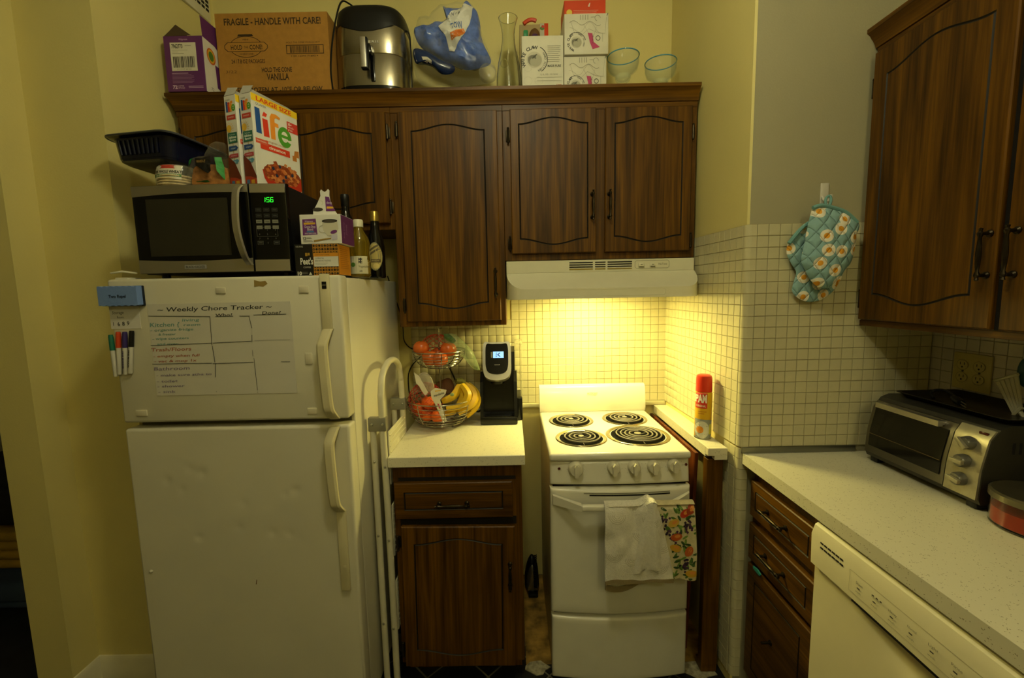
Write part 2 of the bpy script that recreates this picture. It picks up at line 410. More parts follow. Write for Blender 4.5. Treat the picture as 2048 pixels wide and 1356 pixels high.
def baseboard(name, a, b, th, n):
    mb = MB(); a = Vector(a); b = Vector(b); n = Vector(n)
    prof = [(0, 0), (th, 0), (th, .065), (th*.75, .075), (th*.75, .085), (th*.3, .098), (0, .10)]
    vs = [a+n*u+Vector((0, 0, z)) for u, z in prof]+[b+n*u+Vector((0, 0, z)) for u, z in prof]; k = len(prof)
    mb.add(vs, [list(range(k)), list(range(k, 2*k))[::-1]]+[[i, (i+1) % k, k+(i+1) % k, k+i] for i in range(k)]); return struct(name, mb, white_trim)
baseboard('baseboard_left_alcove', (-1.66, 1.58, 0), (-1.395, 1.58, 0), .016, (0, -1, 0))
baseboard('baseboard_left', (-1.66, 1.475, 0), (-1.66, 1.58, 0), .016, (1, 0, 0))

# ---- glazed wall tiles, each a piece of its wall
P = .0385; TS = .0368
def tile_mesh(sx, sz, m, th=.0034, ch=.0011):
    a, b = sx/2, sz/2; me = bpy.data.meshes.new('tile')
    vs = [(x, 0, z) for x, z in ((-a, -b), (a, -b), (a, b), (-a, b))]+[(x, -th+ch*.6, z) for x, z in ((-a, -b), (a, -b), (a, b), (-a, b))]+[(x, -th, z) for x, z in ((-a+ch, -b+ch), (a-ch, -b+ch), (a-ch, b-ch), (-a+ch, b-ch))]
    fs = [(8, 9, 10, 11)]+[(i+4, (i+1) % 4+4, (i+1) % 4+8, i+8) for i in range(4)]+[(i, (i+1) % 4, (i+1) % 4+4, i+4) for i in range(4)]
    me.from_pydata(vs, [], fs); me.materials.append(m); return me
TM = tile_mesh(TS, TS, tile_m); TMP = tile_mesh(TS, TS, tile_p)
def tile_wall(wall, org, udir, cells, m, key, gm=grout, me=None, gproud=.002):
    """cells: list of (u,z) centres.  udir along the wall, normal = udir rotated to the room"""
    u = Vector(udir).normalized(); ang = math.atan2(u.y, u.x); org = Vector(org); nrm = Vector((u.y, -u.x, 0))
    cells = sorted(cells, key=key); R = Matrix.Rotation(ang, 4, 'Z')
    mb = MB()
    for (a, z) in cells:                                    # grout bed behind the pieces
        p = org+u*a+nrm*gproud
        q = u*(P/2); mb.add([p-q+Vector((0, 0, z-P/2)), p+q+Vector((0, 0, z-P/2)), p+q+Vector((0, 0, z+P/2)), p-q+Vector((0, 0, z+P/2))], [[0, 1, 2, 3]])
    obj('grout', mb, gm, wall, smooth=0)
    for (a, z) in cells[:300]:
        o = bpy.data.objects.new('tile', me); COL.objects.link(o); o.parent = wall
        o.location = org+u*a+nrm*(gproud-.0005)+Vector((0, 0, z)); o.rotation_euler = (random.uniform(-.003, .003), 0, ang+random.uniform(-.003, .003))
    if len(cells) > 300:
        mb = MB(); v0 = [v.co.copy() for v in me.vertices]; f0 = [list(p.vertices) for p in me.polygons]
        for (a, z) in cells[300:]:
            T = Matrix.Translation(org+u*a+nrm*(gproud-.0005)+Vector((0, 0, z))) @ R; mb.add([T @ v for v in v0], f0)
        obj('tiles', mb, m, wall, smooth=60, kind='stuff')
cells = []
for i in range(33):
    for j in range(15):
        u_, z_ = .768-P*(i+.5), .935+P*(j+.5)
        if u_ < -.02 and z_ > 1.37: continue
        cells.append((u_, z_))
tile_wall(wall_back, (0, D, 0), (1, 0, 0), cells, tile_m, key=lambda c: (c[0] < .03 and c[0] > -.4 and c[1] < 1.3, -c[0]), me=TM)
L_ = (SW1-SW0).length; cells = [(P*(i+.5), .935+P*(j+.5)) for i in range(17) for j in range(20)]+[(L_-P*(i+.5)-.0195, .045+P*(j+.5)) for i in range(2) for j in range(23)]
tile_wall(wall_fr, SW0, SW1-SW0, cells, tile_m, key=lambda c: -c[0], me=TM)
cells = []
for i in range(17):
    for j in range(20):
        x_, z_ = .8275+P*(i+.5)-.0, .948+P*(j+.5)-.013
        if x_ > 1.20 and z_ > 1.375: continue
        if x_ < XR: cells.append((x_, z_))
tile_wall(wall_fr, (0, WF, 0), (1, 0, 0), cells, tile_m, key=lambda c: c[0], me=TM)
# rounded bullnose pieces round the outer corner
TB = MB(); pl_c = []
for k in range(7):
    q = k/6*PI/2; pl_c.append((SW1.x+.013-.0175*math.cos(q), WF+.013-.0175*math.sin(q)))
pl_c = [(SW1.x-.0040, WF+.0195)]+pl_c+[(.8265, WF-.0045)]; inn = [(.8265, WF), (SW1.x+.0001, WF+.0195)]
pp = pl_c+inn; n_ = len(pp)
TB.add([(x, y, -TS/2) for x, y in pp]+[(x, y, TS/2) for x, y in pp], [[k, (k+1) % n_, n_+(k+1) % n_, n_+k] for k in range(n_)]+[list(range(n_))[::-1], list(range(n_, 2*n_))])
for j in range(43):
    if j == 0: o = obj('tile', TB, tile_m, wall_fr, smooth=40)
    else: o = bpy.data.objects.new('tile', o.data); COL.objects.link(o); o.parent = wall_fr
    o.location = (0, 0, .045+P*(j+.5)) if j < 23 else (0, 0, .935+P*(j-23+.5))
mb = MB(); gp = [(x+(.0012 if x < .81 else 0), y+.0012) for x, y in pl_c]; n_ = len(gp)
mb.add([(x, y, .045) for x, y in gp]+[(x, y, 1.705) for x, y in gp], [[k, k+1, n_+k+1, n_+k] for k in range(n_-1)]); obj('grout', mb, grout, wall_fr, smooth=0)
cells = [(P*(i+.5), .948+P*(j+.5)-.013) for i in range(27) for j in range(11)]
tile_wall(wall_r, (XR, WF, 0), (0, -1, 0), cells, tile_p, key=lambda c: c[0], gm=M('paint_filled_joint', '968d72', .8), me=TMP, gproud=.0028)
# tile edging on the stove wall below the lowest row
mb = MB(); mb.box((-.48, D-.014, .912), (.768, D, .934), .003); obj('edge_strip', mb, tile_m, wall_back)
# aluminium strip where the right worktop meets the tiles
mb = MB(); mb.box((.80, WF-.012, .9145), (1.20, WF-.0065, .936), .0015); trim = struct('trim_1', mb, brushed('aluminium_edging', '8c8c84', .4, 'X'))
# floor tiles laid on the diagonal near the cupboards
FT = .17; slate = M('slate_floor_tile', '1b1c20', .4, var=.35, scale=14, bump=.2, bscale=40)
me = bpy.data.meshes.new('tile'); a = FT/2-.003
me.from_pydata([(-a, -a, -.006), (a, -a, -.006), (a, a, -.006), (-a, a, -.006), (-a+.002, -a+.002, 0), (a-.002, -a+.002, 0), (a-.002, a-.002, 0), (-a+.002, a-.002, 0)], [], [(4, 5, 6, 7)]+[(i, (i+1) % 4, (i+1) % 4+4, i+4) for i in range(4)])
me.materials.append(slate)
mb = MB(); mb.box((-1.3, .6, -.005), (.82, 1.78, -.0035)); obj('grout', mb, M('pale_floor_grout', '6f6a58', .9, var=.2), floor)
for i in range(-14, 15):
    for j in range(-14, 15):
        x_ = (i-j)*FT*.7071; y_ = 1.55+(i+j)*FT*.7071
        if -1.25 < x_ < .75 and .7 < y_ < 1.70:
            o = bpy.data.objects.new('tile', me); COL.objects.link(o); o.parent = floor; o.location = (x_, y_, 0); o.rotation_euler = (0, 0, PI/4)
mb = MB()                                                     # bare worn lino beside and behind the stove
mb.box((.03, 1.60, -.005), (.80, 2.155, .0005)); obj('bare_lino', mb, M('worn_stained_lino', '9c7a36', .7, var=.75, scale=16, bump=.4, bscale=30), floor)
for cx_, cy_, s_ in ((.075, 1.585, .05), (.71, 1.56, .07)):
    mb = MB(); pl = [(cx_+s_*random.uniform(.7, 1.1)*math.cos(q), cy_+s_*.7*random.uniform(.7, 1.1)*math.sin(q)) for q in [2*PI*k/11 for k in range(11)]]
    mb.prism(pl, -.004, .003, 'Z'); obj('broken_plaster', mb, M('chalky_plaster', 'a39b80', .9, var=.4, scale=60, bump=.6), floor)

# ---- ceiling lamp (above and behind the frame) that lights the kitchen
lamp = thing('ceiling_lamp', 'round frosted glass globe lamp hanging from the kitchen ceiling', 'lamp', (0, .60, 2.60))
mb = MB(); mb.lathe([(0, CEIL-.001), (.075, CEIL-.001), (.075, CEIL-.02), (.03, CEIL-.03), (.012, CEIL-.05), (.012, 2.84), (.055, 2.83), (.055, 2.80), (0, 2.80)], (0, .60, 0)); obj('fitting', mb, brushed('lamp_brass', 'b08d4a', .3), lamp)
em = M('lit_frosted_globe', 'ffffff', .5, emit=LAMP_COL, es=CEIL_LAMP)
mb = MB(); mb.ball((0, .60, 2.71), .095, (1, 1, .95), 24); obj('globe', mb, em, lamp)
l2 = dup(lamp, (.55, -1.25, 2.60), None, 'added fill light shaped as a frosted globe lamp near the rear wall')  # unseen second globe, added as fill for the surfaces facing the camera
for o in l2.children:
    if o.name.startswith('globe'): o.data = o.data.copy(); o.data.materials[0] = M('rear_fill_globe', 'ffffff', .5, emit=LAMP_COL, es=REAR_FILL)

# ================================================================ cupboards
W0, W1, W2 = '362003', '553607', '724b0a'
wv = wood('walnut_laminate_upright', 'Z', W0, W1, W2); wh = wood('walnut_laminate_level', 'X', W0, W1, W2); wy = wood('walnut_laminate_deep', 'Y', W0, W1, W2)
groove_m = M('dark_routed_groove', '1c140a', .6); black = M('black_plastic', '0c0c0c', .35); gap_shade = M('painted_gap_shade', '100a05', .9)  # the near-black brown is painted shade for gaps and vent slots
bronze = M('antique_bronze', '3a3224', .35, metal=.9, var=.25, scale=60)
def panel_door(parent, x0, z0, w_, h, m, arch=.025, inset=.055, y1=-.001, t=.018, plain=False, name='door', flat=False):
    """slab front with a routed groove, arched at head and foot like the photograph"""
    mb = MB(); yf = y1-t; n = 18; g = .006
    def contour(i_, e):
        a, b = inset+e, inset+e; pts = []
        ar = 0 if plain else arch
        top = h-b-ar; bot = b+ar
        for k in range(n): q = k/n; pts.append((a+(w_-2*a)*q, bot-ar*math.sin(PI*q)**2))
        for k in range(4): pts.append((w_-a, bot+(top-bot)*k/4))
        for k in range(n): q = 1-k/n; pts.append((a+(w_-2*a)*q, top+ar*math.sin(PI*q)**2))
        for k in range(4): pts.append((a, top+(bot-top)*k/4))
        return pts
    o = contour(0, 0); i1 = contour(0, g/2); i2 = contour(0, g); N = len(o); e = .003
    def edge(x, z, k):
        if k < n: return (o[k][0] if 0 < k else 0, 0)
        if k < n+4: return (w_, o[k][1] if k > n else 0)
        if k < 2*n+4: return (o[k][0] if k > n+4 else w_, h)
        return (0, o[k][1] if k > 2*n+4 else h)
    ed = [edge(*p, k) for k, p in enumerate(o)]
    vs = [(x0+x, y1, z0+z) for x, z in ed]+[(x0+x, yf+e, z0+z) for x, z in ed]
    ins = [(min(max(x, e), w_-e), min(max(z, e), h-e)) for x, z in ed]
    vs += [(x0+x, yf, z0+z) for x, z in ins]+[(x0+x, yf, z0+z) for x, z in o]+[(x0+x, yf+.003, z0+z) for x, z in i1]+[(x0+x, yf, z0+z) for x, z in i2]
    for L in range(5):
        mb.mi = 1 if L in (3, 4) else 0
        mb.add([vs[L*N+k] for k in range(N)]+[vs[(L+1)*N+k] for k in range(N)], [[k, (k+1) % N, N+(k+1) % N, N+k] for k in range(N)])
    mb.mi = 0; mb.add([vs[5*N+k] for k in range(N)], [list(range(N))]); mb.add([vs[k] for k in range(N)], [list(range(N))[::-1]])
    bmesh.ops.remove_doubles(mb.bm, verts=list(mb.bm.verts), dist=1e-5)
    return obj(name, mb, [m, groove_m], parent, local=True, smooth=25)
def pull(parent, x, z, ln=.10, y=-.019, vert=True):
    """turned bar handle on two posts"""
    mb = MB(); a = ln/2
    prof = [(.0, -a-.012), (.005, -a-.010), (.0035, -a-.004), (.0065, -a), (.0065, -a+.004), (.0035, -a+.012), (.005, -a*.45), (.0062, 0), (.005, a*.45), (.0035, a-.012), (.0065, a-.004), (.0065, a), (.0035, a+.004), (.005, a+.010), (0, a+.012)]
    if vert: mb.lathe([(r, z+q) for r, q in prof], (x, y-.024, 0), 10)
    else: mb.lathe([(r, x+q) for r, q in prof], (0, y-.024, z), 10, 'X')
    for s in (-1, 1):
        px, pz = (x, z+s*a*.96) if vert else (x+s*a*.96, z)
        mb.lathe([(0, y), (.009, y), (.009, y-.003), (.0045, y-.006), (.004, y-.026), (0, y-.026)], (px, 0, pz), 10, 'Y')
    return obj('handle', mb, bronze, parent, local=True)
def hinge(parent, x, z):
    mb = MB(); mb.cyl((x, -.012, z-.024), (x, -.012, z+.024), .0045, 8); mb.box((x-.010, -.004, z-.022), (x+.010, -.0, z+.022), .001)
    mb.ball((x, -.012, z+.027), .005, n=8); mb.ball((x, -.012, z-.027), .005, n=8); return obj('hinge', mb, bronze, parent, local=True)
def carcass(parent, w_, h, d, m=None, toe=0.):
    mb = MB(); mb.box((0, .0005, toe), (w_, d, h), .0015, 1)
    if toe: mb.box((.01, .07, 0), (w_-.01, d-.01, toe+.005))
    return obj('carcass', mb, m or wv, parent, local=True, smooth=20)
def rail(parent, x0, z0, x1, z1, m=wh, y=-.002, name='rail'):
    mb = MB(); mb.box((x0, y, z0), (x1, .002, z1), .0008, 1); return obj(name, mb, m, parent, local=True, smooth=20)
YC = 1.848; HB = 2.245
# unit over the fridge
u1 = thing('wall_cabinet', 'short dark walnut wall cabinet above the white fridge', 'cabinet', (-1.335, YC, 1.763), 0, 'walnut wall cabinets')
carcass(u1, .859, 2.29-1.763, .31); rail(u1, 0, 2.225-1.763, .859, HB-1.763)
for k, (xa, xb) in enumerate(((-1.315, -.915), (-.895, -.492))):
    d_ = panel_door(u1, xa+1.335, .025, xb-xa, .435, wv)
    pull(d_, (xb-.03+1.335) if k == 0 else (xa+.03+1.335), .12)
for z_ in (.09, .385): hinge(u1, -.487+1.335, z_)
for z_ in (.09, .385): hinge(u1, -1.32+1.335, z_)
# tall unit over the small worktop
u2 = thing('wall_cabinet', 'tall dark walnut wall cabinet above the fruit basket', 'cabinet', (-.475, YC, 1.357), 0, 'walnut wall cabinets')
carcass(u2, .453, 2.29-1.357, .31); rail(u2, 0, 2.223-1.357, .453, HB-1.357)
d_ = panel_door(u2, .034, .022, .398, .843, wv, inset=.05, arch=.024); pull(d_, .034+.398-.02, 1.535-1.357, .10)
for z_ in (.09, .80): hinge(u2, .026, z_)
# double unit over the hood
u3 = thing('wall_cabinet', 'dark walnut wall cabinet with two arched doors above the range hood', 'cabinet', (-.021, YC, 1.625), 0, 'walnut wall cabinets')
carcass(u3, .789, 2.29-1.625, .31); rail(u3, 0, 2.223-1.625, .789, HB-1.625)
d_ = panel_door(u3, .030, .028, .347, .57, wv, inset=.032, arch=.024); pull(d_, .030+.347-.016, .215, .095); hinge(u3, .022, .50); hinge(u3, .022, .07)
d_ = panel_door(u3, .414, .028, .350, .57, wv, inset=.036, arch=.024); pull(d_, .414+.016, .215, .095); hinge(u3, .770, .50); hinge(u3, .770, .07)
def crown(name, a, b, n, label, cat, m):
    """coved moulding along a-b, throwing out along n"""
    a = Vector(a); b = Vector(b); n = Vector(n); mb = MB()
    prof = [(0, 0), (.006, .002), (.008, .012), (.013, .026), (.022, .040), (.032, .048), (.032, .060), (-.01, .060), (-.01, 0)]
    t = (b-a).normalized(); k = len(prof)
    vs = [a-t*max(0, u)*.6+n*u+Vector((0, 0, z)) for u, z in prof]+[b+n*u+Vector((0, 0, z)) for u, z in prof]
    mb.add(vs, [list(range(k)), list(range(k, 2*k))[::-1]]+[[i, (i+1) % k, k+(i+1) % k, k+i] for i in range(k)])
    return tag(obj(name, mb, m), label, cat)
crown('crown_moulding', (-1.335, YC, HB), (.77, YC, HB), (0, -1, 0), 'dark walnut moulding along the top of the cabinets over fridge and stove', 'moulding', wh)
# right wall cabinet
XC = 1.187
u4 = thing('wall_cabinet', 'large dark walnut wall cabinet beside the hanging oven mitts', 'cabinet', (XC, WF-.009, 1.36), -PI/2, 'walnut wall cabinets')
carcass(u4, 1.30, 2.29-1.36, XR-XC-.004); rail(u4, 0, 2.225-1.36, 1.30, HB-1.36); rail(u4, 0, 0, 1.30, .018)
d_ = panel_door(u4, .012, .022, .405, .842, wv, inset=.05, arch=.032); pull(d_, .417-.016, .205, .105)
d2 = panel_door(u4, .437, .022, .405, .842, wv, inset=.05, arch=.032); pull(d2, .437+.022, .205, .105)
d3 = panel_door(u4, .86, .022, .405, .842, wv, inset=.05, arch=.032); pull(d3, .86+.38, .205, .105)
hinge(u4, .008, .76); hinge(u4, .008, .09)
mb = MB(); mb.box((.417, -.004, .02), (.437, -.0, .864)); obj('door_gap_shade', mb, gap_shade, u4, local=True)  # dark strip on the carcass, painted shade between the two doors
crown('crown_moulding', (XC, WF-.009, HB), (XC, .18, HB), (-1, 0, 0), 'dark walnut moulding along the top of the cabinet over the toaster oven', 'moulding', wy)

# base cupboard with drawer, left of the stove
b1 = thing('base_cabinet', 'narrow dark walnut base cabinet with one drawer and an arched door', 'cabinet', (-.447, 1.53, 0), 0, 'walnut base cabinets')
carcass(b1, .472, .875, .62, toe=.085)
mb = MB(); mb.box((.02, -.001, .815), (.45, .001, .828)); obj('drawer_gap_shade', mb, gap_shade, b1, local=True)  # dark strip on the carcass, painted shade above the drawer
mb = MB(); mb.box((.02, -.001, .642), (.45, .001, .672)); obj('door_gap_shade', mb, gap_shade, b1, local=True)  # dark strip again, painted shade between drawer and door
d_ = panel_door(b1, .007, .676, .43, .137, wh, plain=True, inset=.034, name='drawer'); pull(d_, .22, .735, .105, vert=False)
d_ = panel_door(b1, .016, .085, .418, .562, wv, inset=.045, arch=.022); pull(d_, .016+.418-.018, .46, .085)
d_.rotation_euler = (0, math.radians(.8), 0)
hinge(b1, .010, .58); hinge(b1, .010, .15)
lam = speckle('speckled_white_laminate', 'd8d2b8', '8d8262')
def worktop(name, lo, hi, label):
    mb = MB(); mb.box(lo, hi, .002, 1); return tag(obj(name, mb, lam, smooth=20), label, 'worktop')
worktop('worktop', (-.456, 1.505, .876), (.038, D-.015, .914), 'small speckled white worktop carrying the fruit basket and coffee maker')
mb = MB()
mb.prism([(.806, WF-.007), (.806, -.62), (XR-.008, -.62), (XR-.008, WF-.007)], .876, .914, 'Z')
tag(obj('worktop', mb, lam, smooth=20), 'long speckled white worktop under the toaster oven and above the dishwasher', 'worktop')
# drawers right
b2 = thing('base_cabinet', 'dark walnut base cabinet with stacked drawers beside the dishwasher', 'cabinet', (.850, WF-.0085, 0), -PI/2, 'walnut base cabinets')
carcass(b2, .355, .874, .58, toe=.085)
d_ = panel_door(b2, .012, .695, .335, .128, wh, plain=True, inset=.03, name='drawer'); pull(d_, .165, .757, .10, vert=False)
d_ = panel_door(b2, .012, .535, .335, .132, wh, plain=True, inset=.03, name='drawer'); pull(d_, .165, .603, .10, vert=False)
d_ = panel_door(b2, .012, .09, .335, .425, wh, plain=True, inset=.045, name='drawer')
mb = MB(); mb.lathe([(0, -.019), (.009, -.019), (.009, -.022), (.004, -.026), (.004, -.05), (0, -.05)], (.165, 0, .33), 10, 'Y'); obj('handle_post', mb, bronze, d_, local=True)
mb = MB(); mb.prism([(-.02, -.004), (.02, -.004), (.024, .004), (.005, .010), (-.022, .006)], 0, .004, 'Y')
for v in mb.bm.verts: v.co = Vector((.8290+v.co.y-.004, 1.40-v.co.x, .523+v.co.z))
tag(obj('plastic_clip', mb, M('teal_plastic', '2f8f86', .4)), 'small teal plastic clip stuck above the bottom walnut drawer', 'clip')
# post, side panel and ledge of a removed cupboard, right of the stove
mb = MB(); mb.box((.708, 1.555, .875), (.779, D-.016, .914), .0015, 1); mb.box((.708, 1.532, .885), (.779, 1.555, .914), .0015, 1); mb.box((.732, 1.532, .870), (.779, 1.555, .886), .001, 1)
ledge = tag(obj('wall_ledge', mb, lam, smooth=20), 'narrow chipped white laminate ledge along the tiles beside the stove', 'ledge')
mb = MB(); mb.box((.690, 1.60, .004), (.703, D-.017, .872), .001, 1)
for v in mb.bm.verts:
    if v.co.z < .2 and v.co.y < 1.7: v.co.y += .06
tag(obj('side_panel', mb, wood('reddish_plywood', 'Z', '3a1808', '5d2c10', '7a4018')), 'bare reddish plywood panel under the narrow ledge beside the stove', 'panel')
mb = MB(); mb.box((.712, 1.545, .03), (.772, 1.580, .868), .002, 1); mb.box((.712, 1.547, .004), (.772, 1.60, .035), .002, 1)
tag(obj('wood_post', mb, wv), 'upright dark wooden post propping the end of the narrow ledge', 'post')

# ================================================================ range hood
hoodw = M('almond_white_enamel', 'd9d4b8', .3, var=.03); 
hd = thing('range_hood', 'almond white range hood with a lit lamp under the double cabinet', 'range hood', (.374, 1.95, 1.465))
def hood_plan():
    L = [(-.017, 2.145), (-.017, 1.835)]
    for k in range(1, 9):
        q = k/8*PI/2; L.append((-.017+.072*(1-math.cos(q)), 1.835-.12*math.sin(q)))
    R_ = [(.748-x, y) for x, y in L][::-1]
    return L+R_
hp = hood_plan()
def hz(y): return 1.622 if y > 1.90 else (1.572 if y >= 1.8349 else 1.505+(1.572-1.505)*((y-1.715)/.12))
mb = MB(); n = len(hp)
bot = [(x, y, 1.465) for x, y in hp]; top = [(x, y, hz(y) if y < 2 else 1.572) for x, y in hp]
mb.add(bot+top, [[k, k+1, n+k+1, n+k] for k in range(n-1)])
h2 = n//2
for k in range(1, h2-1): mb.add([top[k], top[k+1], top[n-2-k], top[n-1-k]], [[0, 1, 2, 3]])
mb.box((-.017, 1.835, 1.572), (.765, 2.145, 1.622), .001, 1)
mb.add([(x, y, 1.470) for x, y in hp], [list(range(n))])
obj('canopy', mb, hoodw, hd, smooth=28)
mb = MB(); lo = [(x*.985+.0055, y+(.004 if y < 1.9 else 0), 1.4655) for x, y in hp]; 
mb.add([(x, y, 1.4648) for x, y in hp]+lo, [[k, k+1, n+k+1, n+k] for k in range(n-1)]); obj('rim', mb, hoodw, hd)
for gx, nn_ in ((.245, .098), (.352, .044), (.404, .102)):
    for k in range(4):
        mb = MB(); mb.box((gx, 1.8325, 1.582+k*.0092), (gx+nn_, 1.8352, 1.586+k*.0092), .0008, 1); obj('vent_slot', mb, gap_shade if k else M('bright_vent_bottom', 'a58f3c', .3, metal=.6), hd)
mb = MB()
pts = [(.525, 1.583), (.655, 1.583), (.661, 1.589), (.661, 1.609), (.655, 1.615), (.525, 1.615), (.519, 1.609), (.519, 1.589)]
mb.tube([(x, 1.8345, z) for x, z in pts], .0009, 6, closed=True); obj('switch_outline', mb, M('grey_line', '9a957c', .5), hd)
for x_ in (.545, .592):
    mb = MB(); mb.box((x_-.012, 1.8295, 1.589), (x_+.012, 1.8352, 1.606), .002); o_ = obj('rocker_switch', mb, hoodw, hd)
    printed(o_, 'switch_mark', (x_, 1.8295, 1.597), (1, 0, 0), (0, 0, 1), [('r', -.009, -.008, .018, .0025, '5d5a4a'), ('r', -.004, -.001, .008, .004, '8a866f')])
printed(hd, 'brand_mark', (.617, 1.835, 1.596), (1, 0, 0), (0, 0, 1), [('t', 'NuTone', 0, 0, .008, '8f8a70', {'w': .036, 'bold': .02})])
mb = MB(); pts = [(.16, 1.474), (.60, 1.474), (.607, 1.481), (.607, 1.494), (.60, 1.500), (.16, 1.500), (.153, 1.494), (.153, 1.481)]
mb.tube([(x, 1.7148, z) for x, z in pts], .0009, 6, closed=True); obj('pressed_outline', mb, hoodw, hd)
mb = MB(); mb.box((.19, 1.735, 1.4672), (.56, 1.855, 1.4695), .0005, 1); obj('grease_filter', mb, brushed('filter_mesh', '8a8a86', .45), hd)
mb = MB(); mb.box((.26, 1.865, 1.4655), (.47, 1.955, 1.4695), .001, 1); obj('lamp_lens', mb, M('lit_hood_lens', 'ffffff', .5, emit=HOOD_COL, es=HOOD_LAMP), hd)
# ================================================================ fridge
YF = 1.350; FX0, FX1 = -1.243, -.524; FT_ = 1.560
fr_m = M('white_fridge_enamel', 'd6d0b8', .38, var=.03, scale=5, bump=.10, bscale=9); gasket = M('grey_gasket', '6f6a5c', .7)
fhandle = M('ivory_handle_plastic', 'd2c8a0', .4)
fg = thing('fridge', 'dented white top-freezer fridge with ivory handles and a chore chart', 'fridge', ((FX0+FX1)/2, 1.70, 0))
mb = MB(); mb.box((FX0+.004, YF+.068, .03), (FX1-.004, 2.02, FT_-.006), .006); mb.box((FX0+.02, YF+.10, 0), (FX1-.02, 2.0, .035)); obj('body', mb, fr_m, fg)
mb = MB(); mb.box((FX0+.012, YF+.056, .10), (FX1-.012, YF+.070, FT_-.012)); obj('door_gasket', mb, gasket, fg)
ZS0, ZS1 = 1.086, 1.106
mb = MB(); mb.box((FX0, YF, ZS1), (FX1, YF+.058, FT_), .009, 3); fdoor = obj('freezer_door', mb, fr_m, fg)
def dent(x, z, r, d):
    return (x, z, r, d)
dents = [(at(px, py, Y=YF), r, d) for px, py, r, d in ((403, 947, .020, .0035), (380, 938, .016, .003), (334, 962, .017, .0035), (364, 980, .015, .003), (590, 981, .020, .0035), (570, 988, .015, .0025), (478, 1055, .018, .003), (398, 1075, .016, .0035), (545, 1065, .018, .0035), (580, 1068, .015, .003), (486, 1006, .02, .0025))]
mb = MB()
mb.box((FX0, YF, .085), (FX1, YF+.058, ZS0), .009, 3)
mb.bm.normal_update()
bmesh.ops.delete(mb.bm, geom=[f for f in mb.bm.faces if abs(f.normal.y) > .99 and f.calc_center_median().y < YF+.01 and f.calc_area() > .05], context='FACES_ONLY')
e = .009; NU, NV = 90, 110
def dface(u, v):
    x = FX0+e+(FX1-FX0-2*e)*u; z = .085+e+(ZS0-.085-2*e)*v; y = YF
    for c, r, d in dents:
        q = ((x-c.x)**2+(z-c.z)**2)/(r*r)
        if q < 4: y += d*math.exp(-q*2.2)
    return (x, y, z)
mb.grid(NU, NV, dface); obj('fridge_door', mb, fr_m, fg, smooth=50)
def fridge_handle(zt, z0, z1, zb, up):
    """flat strip on the door edge with a raised grip between z0 and z1"""
    mb = MB(); xl, xr = FX1-.061, FX1-.031; xg = xl-.014; p = []
    yf = YF-.001
    if up: mb.box((xl, yf-.010, z0-.005), (xr, yf+.001, zt), .003)
    else: mb.box((xl+.004, yf-.010, zb), (xr+.004, yf+.001, z1+.005), .003)
    pts = [(xl+.016, yf-.004, z0), (xl+.008, yf-.028, z0-.035), (xl+.006, yf-.036, z0-.06), (xl+.008, yf-.037, (z0+z1)/2), (xl+.012, yf-.036, z1+.05), (xl+.016, yf-.026, z1+.022), (xl+.018, yf-.004, z1)]
    pts = curve(pts, 5); vs = []; n = len(pts)
    for q in pts:
        for dx, dy in ((-.016, .006), (-.016, -.002), (-.010, -.007), (.010, -.007), (.016, -.002), (.016, .006)): vs.append((q[0]+dx, q[1]+dy, q[2]))
    fs = [[i*6+j, i*6+(j+1) % 6, (i+1)*6+(j+1) % 6, (i+1)*6+j] for i in range(n-1) for j in range(6)]+[list(range(6)), [(n-1)*6+j for j in range(6)]]
    mb.add(vs, fs); return mb
h_ = obj('handle', fridge_handle(FT_+.004, 1.395, ZS1+.003, 0, True), fhandle, fg)
mb = MB(); mb.box((FX1-.053, YF-.0125, 1.518), (FX1-.039, YF-.009, 1.540), .001); hb = obj('badge', mb, black, h_); printed(h_, 'badge_line', (FX1-.052, YF-.0125, 1.529), (1, 0, 0), (0, 0, 1), [('r', 0, 0, .012, .0012, 'b8b29a')])
obj('handle', fridge_handle(0, ZS0-.004, .80, .525, False), fhandle, fg)
mb = MB(); mb.box((FX1-.045, YF-.0125, .60), (FX1-.035, YF-.0105, .615), .0008); obj('handle_button', mb, fhandle, fg)
for px, py, w_, h in ((442, 581, .030, .020), (608, 579, .030, .022), (618, 717, .022, .036), (625, 822, .030, .020), (284, 826, .036, .020)):
    c = at(px, py, Y=YF); mb = MB(); mb.box((c.x-w_/2, YF-.0035, c.z-h/2), (c.x+w_/2, YF+.001, c.z+h/2), .002); obj('adhesive_pad', mb, M('ivory_adhesive_pad', 'd3cbb0', .6), fg)
c = at(521, 567, Y=YF); printed(fg, 'tape_stain', (c.x, YF, c.z), (1, 0, 0), (0, 0, 1), [('p', [(-.02, -.01), (-.005, -.008), (.008, -.01), (.022, -.001), (.016, .008), (.0, .006), (-.019, .011)], '9a8044')])
c = at(513, 1164, Y=YF); printed(fg, 'rust_scratch', (c.x, YF, c.z), (1, 0, 0), (0, 0, 1), [('p', [(-.003, -.008), (0, -.008), (.003, .008), (.001, .009)], '6b4715')])
c = at(303, 1142, Y=YF); mb = MB(); mb.ball((c.x, YF-.002, c.z), .006, (1, .7, .8), 10); obj('screw_cap', mb, fr_m, fg)
mb = MB(); mb.tube([at(222, 549, Y=YF+.03)+Vector((0, 0, .004)), at(245, 547, Y=YF+.03)+Vector((0, 0, .006)), at(275, 549, Y=YF+.05)+Vector((0, 0, .004))], .003, 6); mb.box((FX0+.01, YF+.02, FT_-.002), (FX0+.05, YF+.07, FT_+.006), .002); obj('hinge_cover', mb, fr_m, fg)

